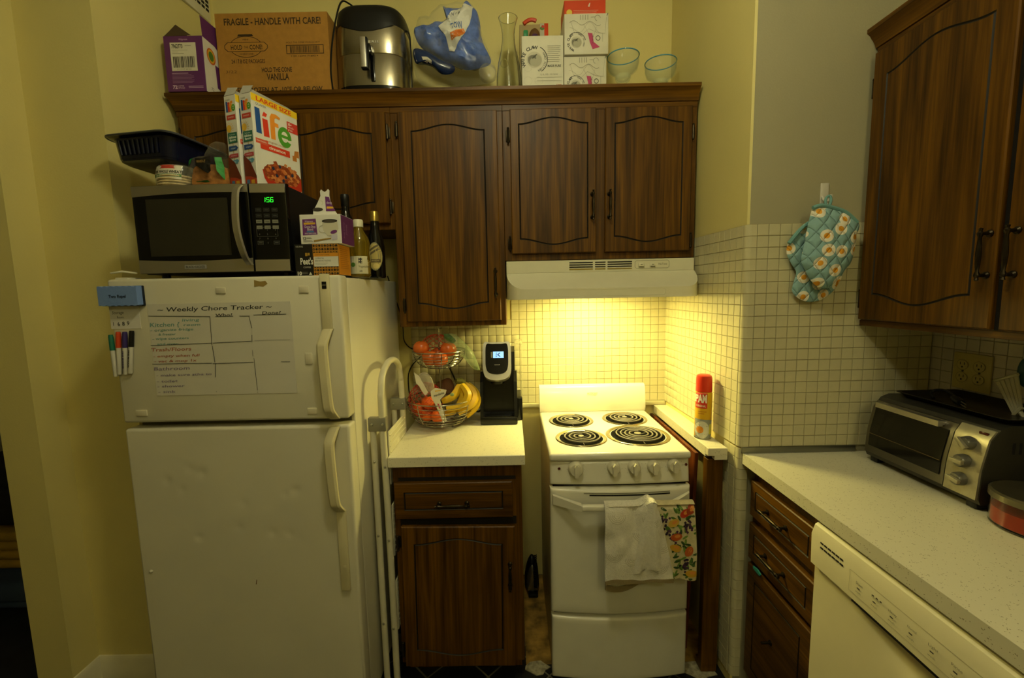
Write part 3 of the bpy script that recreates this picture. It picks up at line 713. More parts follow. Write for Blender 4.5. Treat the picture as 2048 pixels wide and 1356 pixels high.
# ---- things stuck on the fridge door
yd = YF-.0006
a, b = at(210, 574, Y=YF), at(291, 610, Y=YF)
er = thing('whiteboard_eraser', 'blue foam magnetic whiteboard eraser stuck on the freezer door', 'eraser', ((a.x+b.x)/2, YF-.014, b.z))
mb = MB(); n = 30; W_ = b.x-a.x; pl = []
for k in range(n+1): pl.append((a.x+W_*k/n, b.z+.0015*math.sin(k*1.3)))
for k in range(n, -1, -1): pl.append((a.x+W_*k/n, a.z+.0015*math.sin(k*1.3)))
mb.prism(pl, YF-.028, YF-.007, 'Y'); obj('foam', mb, M('blue_foam', '6f8cc8', .8, var=.05, bump=.2), er, smooth=50)
mb = MB(); mb.box((a.x+.006, YF-.0072, b.z-.002), (b.x+.003, YF-.0008, a.z+.002), .002); obj('felt_pad', mb, M('dark_felt', '1c2430', .9), er)
printed(er, 'lettering', ((a.x+b.x)/2, YF-.028, (a.z+b.z)/2-.005), (1, 0, 0), (0, 0, 1), [('t', 'Two Repel', 0, 0, .009, '1e2c3c', {'w': .052, 'al': 'c', 'bold': .03})])
a, b = at(218, 612, Y=YF), at(283, 657, Y=YF)
mb = MB(); mb.box((a.x, YF-.0012, b.z), (b.x, YF-.0004, a.z-.001))
nt_ = tag(obj('paper_note', mb, M('white_note_paper', 'dcd7cc', .8)), 'small white note with a hand-written number under the blue eraser', 'note')
printed(nt_, 'handwriting', (a.x, YF-.0012, b.z), (1, 0, 0), (0, 0, 1), [('t', 'Storage', .008, .046, .010, '23231f', {'w': .036, 'sh': .1}), ('t', 'Room:', .022, .033, .007, '23231f', {'w': .022, 'sh': .1}), ('t', '1', .008, .010, .012, '23231f'), ('t', '6', .022, .009, .013, '23231f', {'rot': .1}), ('t', '8', .036, .010, .013, '23231f'), ('t', '9', .050, .011, .013, '23231f', {'rot': -.1})])
for k, (px, pt, pb, c, nm, qx) in enumerate(((226, 669, 752, '1d6f58', 'green', 237), (241, 663, 748, 'c8431e', 'red', 244), (254, 663, 748, '3b2e6b', 'purple', 256), (268, 661, 746, '141414', 'black', 265))):
    a, b = at(px, pt, Y=YF), at(qx, pb, Y=YF); dv = (b-a); L_ = dv.length; dv.normalize(); r = .0070; org = Vector((0, YF-r-.0012, 0))
    a = Vector((a.x, YF-r-.0012, a.z)); b = Vector((b.x, YF-r-.0012, b.z))
    mk = thing('marker_pen', 'dry-erase marker with a %s cap stuck on the fridge' % nm, 'marker', b, 0, 'dry-erase markers on the fridge')
    mb = MB(); mb.tube([b, b+(a-b)*.02, a+(b-a)*.36], [r*.7, r*.92, r*.92], 12); obj('barrel', mb, M('white_marker_plastic', 'd8d4c8', .35), mk)
    mb = MB(); mb.tube([a+(b-a)*.37, a+(b-a)*.05, a], [r, r*.95, r*.8], 12); obj('cap', mb, M('cap_'+nm, c, .35), mk)
    if k > 1:
        u_ = (b-a).normalized(); m_ = a+(b-a)*.45; printed(mk, 'lettering', m_+Vector((-.002, -r*.98, 0)), u_, Vector((-u_.z, 0, u_.x)), [('t', 'FINE MARKER', 0, -.001, .004, c, {'w': .055, 'bold': .03})])
# chore chart on a glossy sheet
TLc, TRc, BLc, BRc = at(297, 607, Y=YF), at(583, 604, Y=YF), at(312, 790, Y=YF), at(593, 787, Y=YF)
x0, x1, z0, z1 = (TLc.x+BLc.x)/2, (TRc.x+BRc.x)/2, (BLc.z+BRc.z)/2, (TLc.z+TRc.z)/2; cw, chh = x1-x0, z1-z0
mb = MB(); mb.box((x0, YF-.0014, z0), (x1, YF-.0004, z1))
ct = tag(obj('chore_chart', mb, M('glossy_whiteboard_sheet', 'cfcabb', .22, var=.02)), 'glossy white weekly chore chart with black grid lines on the freezer door', 'chart')
def cc(px, py): p = at(px, py, Y=YF); return (p.x-x0, p.z-z0)
def ln(*pp, w_=.0016, c='23221c'): return ('l', [cc(*p) for p in pp], w_, c)
it = []
def hand(s, px, py, pxe, h, c, bold=.012):
    a = cc(px, py); b = cc(pxe, py); it.append(('t', s, a[0], a[1], h, c, {'w': b[0]-a[0], 'sh': .12, 'bold': bold, 'rot': .01}))
K = '2b2a22'; T_ = '6f9a92'; R_ = 'b0664c'; V_ = '8a7c92'
hand('~ Weekly Chore Tracker ~', 316, 624, 545, .014, K, .01)
hand('Who?', 432, 633, 466, .009, K); hand('Done?', 525, 629, 563, .010, K)
hand('Kitchen {', 301, 654, 361, .013, T_); hand('living', 365, 643, 400, .009, T_); hand('room', 368, 652, 402, .008, T_)
hand('- organize fridge', 302, 663, 388, .008, T_); hand('& freezer', 318, 671, 353, .007, T_); hand('- wipe counters', 306, 680, 379, .008, T_); hand('and oven', 315, 690, 358, .007, T_)
hand('Trash/Floors', 304, 703, 384, .011, R_); hand('- empty when full', 308, 715, 401, .008, R_); hand('- vac & mop 1x', 310, 725, 395, .008, R_)
hand('Bathroom', 309, 741, 381, .011, V_); hand('- make sure stha to', 314, 753, 425, .008, V_); hand('- toilet', 315, 765, 357, .008, V_); hand('- shower', 316, 775, 371, .008, V_); hand('- sink', 318, 786, 353, .008, V_)
it += [ln((298, 632), (421, 633)), ln((432, 633), (467, 632)), ln((480, 632), (500, 632)), ln((508, 630), (573, 628)), ln((303, 691), (425, 686)), ln((427, 686), (503, 682)), ln((510, 681), (581, 679), w_=.0007), ln((306, 728), (425, 726)), ln((427, 727), (508, 724)), ln((563, 723), (581, 723), w_=.0012),
       ln((421, 633), (425, 690)), ln((426, 692), (431, 724)), ln((432, 727), (432, 754)), ln((499, 633), (505, 656)), ln((505, 670), (505, 684)), ln((506, 700), (507, 712), w_=.001), ln((509, 716), (516, 780), w_=.0012), ('e', *cc(434, 783), .001, .001, K), ('e', *cc(516, 784), .001, .001, K)]
printed(ct, 'handwriting', (x0, YF-.0014, z0), (1, 0, 0), (0, 0, 1), it, lift=.0003, step=.00004)

# ================================================================ on top of the fridge
YM = 1.378; a, b = at(263, 373, Y=YM), at(590, 541, Y=YM); MX0, MX1 = at(271, 450, Y=YM).x, at(578, 450, Y=YM).x; MZ0, MZ1 = FT_+.014, at(412, 370, Y=YM).z
MD = 1.70
mw = thing('microwave', 'black and stainless microwave with a green clock on the fridge', 'microwave', ((MX0+MX1)/2, (YM+MD)/2, FT_))
steel = brushed('stainless_steel', 'cfcabf', .42, 'Z'); gblack = M('gloss_black', '0a0a0b', .12, var=.1); sblack = M('satin_black', '101011', .4)
mb = MB(); mb.box((MX0+.004, YM+.012, MZ0), (MX1-.002, MD, MZ1-.003), .005); obj('body', mb, sblack, mw)
for x_ in (MX0+.04, MX1-.04):
    for y_ in (YM+.05, MD-.05): mb = MB(); mb.cyl((x_, y_, FT_), (x_, y_, MZ0+.003), .012, 10); obj('foot', mb, black, mw)
xs = at(506, 440, Y=YM).x
def bowfront(mb, x0, x1, z0, z1, yf, yb, bul, r=.006, nx=24, nz=10, xc0=None, xc1=None):
    xa, xb = (x0 if xc0 is None else xc0), (x1 if xc1 is None else xc1)
    us = sorted(set([0, .15*r/(x1-x0), .5*r/(x1-x0), r/(x1-x0), 1-r/(x1-x0), 1-.5*r/(x1-x0), 1-.15*r/(x1-x0), 1]+[k/nx for k in range(1, nx)])); vs_ = sorted(set([0, .15*r/(z1-z0), .5*r/(z1-z0), r/(z1-z0), 1-r/(z1-z0), 1-.5*r/(z1-z0), 1-.15*r/(z1-z0), 1]+[k/nz for k in range(1, nz)]))
    def Yf(u, v):
        x = x0+(x1-x0)*u; q = (2*(x-xa)/(xb-xa)-1); y = yf-bul*(1-q*q)
        d = min(u*(x1-x0), (1-u)*(x1-x0), v*(z1-z0), (1-v)*(z1-z0))
        if d < r: y += r-math.sqrt(max(0, r*r-(r-d)**2))
        return y
    V = [(x0+(x1-x0)*u, Yf(u, v), z0+(z1-z0)*v) for v in vs_ for u in us]; W = len(us); H = len(vs_)
    fs = [[j*W+i, j*W+i+1, (j+1)*W+i+1, (j+1)*W+i] for j in range(H-1) for i in range(W-1)]
    rim = list(range(W-1))+[j*W+W-1 for j in range(H-1)]+[(H-1)*W+i for i in range(W-1, 0, -1)]+[j*W for j in range(H-1, 0, -1)]
    N = len(V); V += [(V[i][0], yb, V[i][2]) for i in rim]; k = len(rim)
    fs += [[rim[i], N+i, N+(i+1) % k, rim[(i+1) % k]] for i in range(k)]+[[N+i for i in range(k)]]
    mb.add(V, fs); return mb
bz, tz = MZ0+.038, MZ1-.026
mb = MB(); bowfront(mb, MX0, xs-.001, MZ0+.002, MZ1, YM-.004, YM+.014, .010, .004, xc0=MX0-.0, xc1=MX1); mdoor = obj('door', mb, gblack, mw)
mb = MB(); bowfront(mb, xs+.001, MX1, MZ0+.002, MZ1, YM-.004, YM+.014, .010, .004, nx=6, xc0=MX0, xc1=MX1); mpan = obj('control_panel', mb, gblack, mw)
def yb_(x): q = 2*(x-MX0)/(MX1-MX0)-1; return YM-.004-.010*(1-q*q)
def band(x0, x1, f0, f1, m, nm, par, n=16):
    mb = MB(); mb.grid(n, 2, lambda u, v: (x0+(x1-x0)*u, yb_(x0+(x1-x0)*u)-.0012, f0(u)+(f1(u)-f0(u))*v)); return obj(nm, mb, m, par)
band(MX0+.002, xs-.003, lambda u: tz+.004*math.sin(PI*u)-.008*(1-u), lambda u: MZ1-.002, steel, 'steel_band', mdoor); band(xs+.003, MX1-.003, lambda u: tz-.002, lambda u: MZ1-.002, steel, 'steel_band', mpan, 4)
band(MX0+.002, xs-.003, lambda u: MZ0+.003, lambda u: bz+.006-.006*math.sin(PI*u), steel, 'steel_band', mdoor); band(xs+.003, MX1-.003, lambda u: MZ0+.003, lambda u: bz, steel, 'steel_band', mpan, 4)
band(MX0+.045, xs-.065, lambda u: bz+.016, lambda u: tz-.016, M('microwave_window', '302d22', .3, var=.1), 'window', mdoor)
mb = MB(); xh = xs-.020; pts = curve([(xh-.004, yb_(xh)-.004, MZ1-.006), (xh-.008, yb_(xh)-.022, MZ1-.035), (xh-.008, yb_(xh)-.032, (MZ0+MZ1)/2), (xh+.002, yb_(xh)-.024, MZ0+.055), (xh+.008, yb_(xh)-.004, MZ0+.022)], 6); vs = []
for q in pts: vs += [(q[0]-.011, q[1]+.003, q[2]), (q[0]-.008, q[1]-.003, q[2]), (q[0]+.008, q[1]-.003, q[2]), (q[0]+.011, q[1]+.003, q[2]), (q[0], q[1]+.006, q[2])]
n = len(pts); mb.add(vs, [[i*5+j, i*5+(j+1) % 5, (i+1)*5+(j+1) % 5, (i+1)*5+j] for i in range(n-1) for j in range(5)]+[list(range(5)), [(n-1)*5+j for j in range(5)]]); obj('handle', mb, steel, mdoor)
lc = at(397, 522, Y=YM); mbv = bvh_of(mdoor)
printed(mdoor, 'brand_plate', (lc.x, YM, MZ0+.020), (1, 0, 0), (0, 0, 1), [('r', -.035, -.007, .07, .014, '55524a'), ('r', -.034, -.006, .068, .012, '9a968c'), ('t', 'BLACK+DECKER', 0, -.0035, .007, '45433c', {'w': .060, 'al': 'c', 'bold': .03})], bvh=mbv, lift=.0016)
pv = bvh_of(mpan); xm = (xs+MX1)/2; it = []
for r_ in range(4):
    for c_ in range(3):
        x_, z_ = xm-.030+c_*.024, tz-.053-r_*.0175
        if r_ < 2: it += [('r', x_-.0085, z_-.0055, .017, .0105, '45443c'), ('r', x_-.0077, z_-.0047, .0154, .0089, '0e0e0e'), ('r', x_-.005, z_-.001, .010, .0012, '6a685c')]
        else: it += [('r', x_-.009, z_-.0055, .018, .0105, '7a7868'), ('r', x_-.006, z_-.001, .012, .0012, '2a2a24')]
zz = tz-.133
it += [('l', [(xm-.039, zz), (xm+.023, zz), (xm+.023, zz+.027), (xm-.039, zz+.027), (xm-.039, zz)], .0006, '77756a')]
for k, ch in enumerate('123456'): it.append(('t', ch, xm-.033+(k % 3)*.024, zz+.017-(k//3)*.013, .005, '77756a'))
for k, ch in enumerate('789'): it.append(('t', ch, xm-.033+k*.024, zz-.009, .005, '77756a'))
for x_ in (-.030, .018): it += [('r', xm+x_-.009, zz-.025, .018, .011, '55534a'), ('r', xm+x_-.008, zz-.024, .016, .009, '0e0e0e'), ('r', xm+x_-.005, zz-.020, .010, .0012, '77756a')]
it.append(('t', '0', xm-.009, zz-.022, .005, '77756a'))
printed(mpan, 'keypad', (0, YM, 0), (1, 0, 0), (0, 0, 1), it, bvh=pv, lift=.0010, step=.00003)
SEG = {'1': 'bc', '5': 'afgcd', '6': 'afgedc'}; gl = M('green_clock_digit', '20ff30', .5, emit='30ff38', es=1.3)
it = []; ox = xm-.012; oz = tz-.030; sw, sh_ = .0075, .013
for k, ch in enumerate(('1', '5', '6')):
    bx = ox+(0, .0085, .0200)[k]-(0 if k else .004); g = {'a': ((0, 1), (1, 1)), 'b': ((1, 1), (1, .5)), 'c': ((1, .5), (1, 0)), 'd': ((0, 0), (1, 0)), 'e': ((0, 0), (0, .5)), 'f': ((0, .5), (0, 1)), 'g': ((0, .5), (1, .5))}
    for s_ in SEG[ch]: it.append(('l', [(bx+p[0]*sw+p[1]*.0012, oz+p[1]*sh_) for p in g[s_]], .0013, '20ff30'))
it += [('r', ox+.0048, oz+.003, .0016, .0016, '20ff30'), ('r', ox+.0052, oz+.009, .0016, .0016, '20ff30')]
printed(mpan, 'clock_digits', (0, YM, 0), (1, 0, 0), (0, 0, 1), it, bvh=pv, lift=.0010, step=.00002, mats={'20ff30': gl})

# ---- cereal boxes standing on the microwave
CB = MZ1-.002; cw_, cd_, chh = .178, .049, .288
cA = at(507.5, 270, Y=YM+.042); ang = math.radians(70)
def cereal(loc, label):
    t = thing('cereal_box', label, 'cereal box', loc, ang, 'cereal boxes on the microwave')
    mb = MB(); mb.box((0, 0, 0), (cw_, cd_, chh), .0012, 1); obj('carton', mb, M('white_carton', 'dcd9cf', .5), t, local=True)
    mb = MB(); mb.add([(0, .002, chh), (cw_, .002, chh), (cw_*.98, .034, chh+.022), (.02, .034, chh+.028)], [[0, 1, 2, 3]]); mb.add([(0, 0.002, chh+.0005), (0, cd_-.002, chh+.0005), (.012, cd_-.006, chh+.030), (.022, .012, chh+.030)], [[0, 1, 2, 3]])
    obj('flap', mb, M('grey_carton_inside', 'a8a498', .8), t, local=True)
    W, H = cw_, chh; it = [('r', 0, H*.925, W, H*.075, 'e8c21c'), ('t', 'LARGE SIZE', W*.1, H*.940, .0135, 'd4451c', {'w': W*.76, 'bold': .03}),
        ('t', 'QUAKER', W*.08, H*.893, .007, '55544c', {'w': W*.22}),
        ('p', [(W*.06, H*.60), (W*.17, H*.60), (W*.155, H*.865), (W*.055, H*.865)], '1f4f94'), ('p', [(W*.21, H*.585), (W*.33, H*.59), (W*.31, H*.775), (W*.20, H*.775)], 'd63a1e'), ('p', [(W*.20, H*.80), (W*.28, H*.80), (W*.31, H*.835), (W*.24, H*.85)], 'd63a1e'),
        ('p', [(W*.36, H*.585), (W*.46, H*.59), (W*.46, H*.735), (W*.54, H*.735), (W*.54, H*.775), (W*.46, H*.78), (W*.465, H*.82), (W*.50, H*.835), (W*.58, H*.83), (W*.59, H*.855), (W*.50, H*.875), (W*.40, H*.865), (W*.36, H*.82)], 'e8912a'),
        ('e', W*.67, H*.655, W*.155, H*.115, '4f9a2c'), ('e', W*.67, H*.66, W*.075, H*.06, 'dcd9cf'), ('r', W*.56, H*.645, W*.24, H*.033, '4f9a2c'), ('p', [(W*.70, H*.632), (W*.84, H*.645), (W*.84, H*.60), (W*.76, H*.612)], 'dcd9cf'),
        ('t', 'multigrain cereal', W*.24, H*.535, .0065, 'b07a5a', {'w': W*.42}), ('p', [(W*.12, H*.44), (W*.76, H*.44), (W*.76, H*.515), (W*.12, H*.515)], 'd23a1c'), ('t', 'cinnamon', W*.30, H*.465, .010, 'eee4d8', {'w': W*.36, 'bold': .02}), ('p', [(W*.03, H*.49), (W*.28, H*.49), (W*.29, H*.545), (W*.03, H*.54)], 'd2563c'), ('t', 'heart healthy', W*.05, H*.512, .005, 'eee4d8', {'w': W*.2}),
        ('r', W*.74, H*.74, W*.25, H*.115, 'c93a2c'), ('t', '25g', W*.76, H*.815, .008, 'eee4d8', {'bold': .03}), ('t', 'whole', W*.76, H*.785, .007, 'eee4d8'), ('t', 'grain', W*.76, H*.755, .007, 'eee4d8'), ('p', [(W*.12, H*.22), (W*.15, H*.13), (W*.30, H*.0), (W*.92, H*.0), (W*.99, H*.09), (W*.99, H*.23)], 'bf3218'), ('e', W*.56, H*.215, W*.42, H*.105, '8f3a18'),
        ('p', [(W*.82, H*.42), (W*.92, H*.42), (W*.92, H*.47), (W*.98, H*.47), (W*.98, H*.55), (W*.88, H*.54), (W*.86, H*.48), (W*.82, H*.48)], 'b5702c')]
    rd = random.Random(3)
    for k in range(90):
        q = rd.uniform(0, 2*PI); r = math.sqrt(rd.random()); x, z = W*(.56+.39*r*math.cos(q)), H*(.215+.125*r*math.sin(q)); s_ = rd.uniform(.006, .010); q2 = rd.uniform(0, PI)
        it.append(('p', [(x+s_*math.cos(q2+j*PI/2), z+s_*.8*math.sin(q2+j*PI/2)) for j in range(4)], rd.choice(('c26a36', 'a8501f', 'd08446', '8f3f18'))))
    for x, z in ((.35, .26), (.50, .30), (.42, .19), (.62, .20), (.56, .15), (.78, .24)): it.append(('e', W*x, H*z, .0055, .0055, '26304a'))
    printed(t, 'front_print', (0, 0, 0), (1, 0, 0), (0, 0, 1), it, local=True, step=.00001)
    S = cd_; it = [('t', 'QUAKER', S*.12, H*.945, .005, '55544c', {'w': S*.4})]
    for s_, x, c in (('l', .14, '1f4f94'), ('i', .30, 'd63a1e'), ('f', .42, 'e8912a')): it.append(('t', s_, S*x, H*.835, .029, c, {'bold': .05}))
    it += [('e', S*.78, H*.865, S*.17, H*.036, '4f9a2c'), ('e', S*.78, H*.868, S*.08, H*.017, 'c4c4bc'), ('r', S*.66, H*.861, S*.26, H*.012, '4f9a2c'), ('r', S*.14, H*.745, S*.76, H*.05, 'c0402c'), ('t', 'cinnamon', S*.25, H*.763, .006, 'e8d8cc', {'w': S*.5}), ('e', S*.26, H*.655, S*.22, H*.04, 'e0b23a')]
    for k in range(9): q = -1.2+k*.4; it.append(('l', [(S*.26+.014*math.cos(q), H*.655+.014*math.sin(q)), (S*.26+.020*math.cos(q), H*.655+.020*math.sin(q))], .0014, 'e0b23a'))
    it += [('r', S*.48, H*.22, .0022, H*.37, 'b08d2c'), ('r', S*.12, H*.50, S*.8, H*.11, '2f6b55'), ('t', 'Try the other', S*.25, H*.583, .004, 'e0e4d8', {'w': S*.5}), ('t', 'delicious', S*.2, H*.55, .007, 'e0e4d8', {'w': S*.64, 'bold': .04}), ('t', 'flavors', S*.24, H*.52, .007, 'e0e4d8', {'w': S*.54, 'bold': .04}),
        ('p', [(S*.12, H*.42), (S*.78, H*.42), (S*.93, H*.445), (S*.78, H*.47), (S*.12, H*.47)], '2b4d86'), ('t', 'original', S*.28, H*.437, .005, 'd8dce4', {'w': S*.4}), ('p', [(S*.05, H*.37), (S*.2, H*.345), (S*.9, H*.345), (S*.9, H*.385), (S*.2, H*.385)], 'b8484c'), ('t', 'strawberry', S*.26, H*.36, .004, 'ead8d8', {'w': S*.5}), ('p', [(S*.1, H*.27), (S*.78, H*.28), (S*.92, H*.305), (S*.78, H*.325), (S*.1, H*.31)], '5d93ac'), ('t', 'vanilla', S*.3, H*.293, .004, 'dfe8ec', {'w': S*.34}),
        ('p', [(0, 0), (S, 0), (S, H*.13), (S*.55, H*.29), (0, H*.37)], '6b2c17'), ('p', [(0, 0), (S, 0), (S, H*.10), (S*.5, H*.13), (0, H*.14)], 'b03c1e'), ('r', S*.14, H*.055, S*.26, H*.045, '4c6f96'), ('r', S*.14, H*.0, S*.26, H*.045, '2c3a6c'), ('t', 'f', S*.23, H*.008, .010, 'd8dce4', {'bold': .04}), ('r', S*.52, H*.025, S*.3, H*.07, 'cf9a2a')]
    printed(t, 'spine_print', (0, cd_, 0), (0, -1, 0), (0, 0, 1), it, local=True, step=.00003); return t
c1 = cereal((cA.x, cA.y, CB), 'open white cereal box with a large front picture on the microwave')
dup(c1, (cA.x-.0555, cA.y+.012, CB-0.0), None, 'cereal box mostly hidden behind the open one, only its spine showing')

# dark blue roasting pan, tortillas, bread
NAVY = M('dark_blue_enamel', '0c1028', .18, var=.15)
pc = Vector((-1.15, 1.54, 2.0))
pn = thing('roasting_pan', 'dark blue enamel roasting pan lying tilted on the bread packets', 'pan', (pc.x, pc.y, 1.93))
mb = MB()
def rr(hx, hy, r, n=5): return [(sx*(hx-r)+r*math.cos(q0+k/n*PI/2), sy*(hy-r)+r*math.sin(q0+k/n*PI/2)) for sx, sy, q0 in ((1, 1, 0), (-1, 1, PI/2), (-1, -1, PI), (1, -1, 3*PI/2)) for k in range(n+1)]
lev = [(.105, .07, .03, -.072), (.118, .082, .035, -.066), (.126, .09, .04, -.03), (.132, .096, .042, 0), (.150, .112, .045, .004), (.150, .112, .045, .008), (.134, .098, .04, .006), (.12, .085, .035, -.060), (.0, .0, 0, -.062)]
vs = []; k0 = len(rr(.1, .1, .02))
for hx, hy, r, z in lev: vs += [(x, y, z) for x, y in (rr(hx, hy, r) if hx else [(0.0001*math.cos(k), .0001*math.sin(k)) for k in range(k0)])]
fs = [[i*k0+j, i*k0+(j+1) % k0, (i+1)*k0+(j+1) % k0, (i+1)*k0+j] for i in range(len(lev)-1) for j in range(k0)]+[list(range(k0))]
Rm = Matrix.Translation((pc.x, pc.y, 2.002)) @ Matrix.Rotation(math.radians(-17), 4, 'Z') @ Matrix.Rotation(math.radians(3), 4, 'Y') @ Matrix.Rotation(math.radians(-5), 4, 'X')
mb.add([Rm @ Vector(v) for v in vs], fs); obj('pan_body', mb, NAVY, pn, smooth=50)
mb = MB()
for k in range(9): x_ = -.10+k*.025; mb.tube([Rm @ Vector((x_*.85, -.0975, -.006)), Rm @ Vector((x_*.80, -.0895, -.050))], .0035, 6)
obj('ribs', mb, NAVY, pn)
mb = MB(); mb.tube([Rm @ Vector((x, y, .006)) for x, y in rr(.151, .113, .045)], .0035, 6, closed=True); obj('rim', mb, M('worn_rim', '5a5c62', .3, metal=.5), pn)
tt = thing('tortilla_packet', 'clear packet of flat wheat tortillas under the blue pan', 'packet', (at(342, 360, Y=1.46).x, 1.47, MZ1-.003))
ac = at(342, 340, Y=1.45)
mb = MB()
for k in range(6): mb.lathe([(0, 0), (.052, 0), (.055, .003), (.052, .007), (0, .0075)], (ac.x+random.uniform(-.002, .002), 1.475, MZ1-.002+k*.0085), 28)
obj('tortillas', mb, M('pale_tortilla', 'cdb98a', .8, var=.2, scale=60), tt)
mb = MB(); mb.lathe([(.0, .0), (.058, 0), (.061, .02), (.060, .052), (.055, .078), (.045, .084), (0, .085)], (ac.x, 1.475, MZ1-.0025), 28, sx=1, sy=.85); 
pk = obj('wrapper', mb, film('packet_film', 'd8d4c0', .10), tt)
pkb = bvh_of(pk)
printed(tt, 'label_print', (ac.x, 1.40, MZ1), (1, 0, 0), (0, 0, 1), [('r', -.047, .033, .088, .045, 'd9d3bd'), ('r', -.026, .066, .052, .012, 'b8402c'), ('r', -.047, .040, .088, .009, '4d7d3a'), ('t', '100% WHOLE WHEAT', 0, .0515, .009, '33301f', {'w': .084, 'al': 'c', 'bold': .04}), ('t', '25g OF WHOLE GRAIN', 0, .0415, .006, 'dfe3cc', {'w': .07, 'al': 'c', 'bold': .03}), ('ring', -.02, .020, .006, .0066, '6d6a50')], bvh=pkb, lift=.001)
bc = at(418, 340, Y=1.45); bc.x += .004
br = thing('bread_bag', 'clear green-printed bag of brown bread beside the tortillas', 'bread', (bc.x, 1.48, MZ1-.003))
mb = MB()
for k in range(5):
    y_ = 1.445+k*.014; mb.prism(smoothpoly([(bc.x-.05, MZ1+.002), (bc.x+.05, MZ1+.002), (bc.x+.052, MZ1+.06), (bc.x+.03, MZ1+.078), (bc.x-.03, MZ1+.078), (bc.x-.052, MZ1+.06)], 4), y_, y_+.012, 'Y')
obj('bread_slices', mb, M('brown_bread', 'a86f34', .9, var=.35, scale=70, bump=.4), br)
ol = [tuple(at(px, py, Y=1.45).xz) for px, py in ((374, 368), (372, 345), (376, 322), (392, 314), (410, 311), (417, 306), (420, 292), (432, 279), (446, 288), (450, 305), (453, 320), (455, 345), (453, 369), (414, 370))]
mb = MB(); mb.puff(smoothpoly(ol, 4), 1.475, .05, back=1.2, amp=.007, fr=45, pw=.4); bw = obj('wrapper', mb, film('bag_film', 'cfc9ae', .02), br, smooth=60)
bbv = bvh_of(bw)
def pj(org, pts, Y): return [(at(px, py, Y=Y).x-org[0], at(px, py, Y=Y).z-org[1]) for px, py in pts]
O0 = (bc.x, MZ1)
printed(br, 'label_print', (bc.x, 1.4, MZ1), (1, 0, 0), (0, 0, 1), [('p', pj(O0, [(376, 330), (384, 318), (394, 317), (388, 330), (380, 335)], 1.45), '2f8a3a'), ('p', pj(O0, [(437, 318), (446, 316), (452, 340), (453, 362), (442, 345)], 1.45), '2f8f3c'), ('p', pj(O0, [(400, 320), (431, 318), (431, 345), (424, 350), (402, 335)], 1.45), '1a1712'), ('p', pj(O0, [(395, 364), (420, 362), (424, 367), (396, 369)], 1.45), '2f8a3a'), ('t', 'WHEAT', *pj(O0, [(404, 330)], 1.45)[0], .008, 'b08d4a', {'w': .03})], bvh=bbv, lift=.002, sub=.008)

# ---- coffee boxes
YB = 1.372
def carton(name, label, cat, p0, p1, depth, m, Y=YB, side=None, group=None, zb=None, rz=0.):
    a, b = at(*p0, Y=Y), at(*p1, Y=Y); W, H = b.x-a.x, a.z-b.z; z0 = b.z if zb is None else zb; H = a.z-z0
    t = thing(name, label, cat, (a.x, Y, z0), rz, group)
    mb = MB(); mb.box((0, 0, 0), (W, depth, H), .0012, 1); mats = [m]
    if side: mats.append(side)
    o = obj('carton', mb, mats, t, local=True)
    if side:
        for p in o.data.polygons:
            if p.normal.x > .9: p.material_index = 1
    return t, W, H
wc = M('white_carton', 'dcd9cf', .5); orange = M('orange_carton', 'cf8a22', .5); purple = M('purple_carton', '5f2a66', .45)
t, W, H = carton('coffee_box', 'black and orange patterned coffee capsule box standing on the fridge', 'box', (587.5, 489), (679, 547), .10, M('black_carton', '17140f', .5), side=orange, zb=FT_+.0005)
PW = W
it = [('r', W*.42, 0, W*.58, H, 'b07a24')]
for i in range(9):
    for j in range(9):
        x_, z_ = W*.42+(i+.5)*W*.58/9, (j+.5)*H/9; s_ = W*.58/18*.95
        it.append(('p', [(x_-s_, z_), (x_, z_-s_), (x_+s_, z_), (x_, z_+s_)], '17140f'))
        if (i+j) % 2: it.append(('p', [(x_-s_*.4, z_), (x_, z_-s_*.4), (x_+s_*.4, z_), (x_, z_+s_*.4)], 'b07a24'))
it += [('r', W*.44, H*.28, W*.56, H*.32, 'd6d2c4'), ('r', W*.44, H*.6, W*.56, H*.12, 'cf8a22'), ('t', 'LIGHT ROAST COFFEE', W*.47, H*.635, .004, '6d4a14', {'w': W*.33}), ('t', 'LUMINOSA', W*.47, H*.52, .005, '55513f', {'w': W*.2}), ('t', 'BREAKFAST BLEND', W*.47, H*.44, .005, '55513f', {'w': W*.36})]+scribble(W*.47, H*.38, W*.3, .004, 2, .0012, '9a968a')
it += [('t', 'KEURIG', W*.05, H*.90, .005, 'cfcab8', {'w': W*.16}), ('r', W*.25, H*.62, .007, .010, 'a8842c'), ('r', W*.31, H*.64, .006, .008, 'a8842c'), ('t', "Peet's", W*.13, H*.36, .020, 'e0dccb', {'w': W*.29, 'bold': .03}), ('t', 'COFFEE', W*.19, H*.24, .005, 'cfcab8', {'w': W*.17}), ('t', '10', W*.05, H*.02, .011, 'e0dccb', {'bold': .04}), ('r', W*.14, H*.06, W*.14, .0012, '8a8678'), ('r', W*.14, H*.10, W*.14, .0012, '8a8678'), ('p', [(W*.31, H*.02), (W*.38, H*.02), (W*.345, H*.12)], 'cfcab8')]
printed(t, 'front_print', (0, 0, 0), (1, 0, 0), (0, 0, 1), it, local=True, step=.000012)
printed(t, 'side_print', (W, 0, 0), (0, 1, 0), (0, 0, 1), scribble(.012, H*.85, .07, .006, 11, .0016, 'a8681a'), local=True)
PH = H
t, W, H = carton('coffee_box', 'white and purple coffee capsule box with raised lid on the black coffee box', 'box', (598, 429.5), (684, 488), .11, wc, side=purple, zb=FT_+.001+PH, Y=YB+.004)
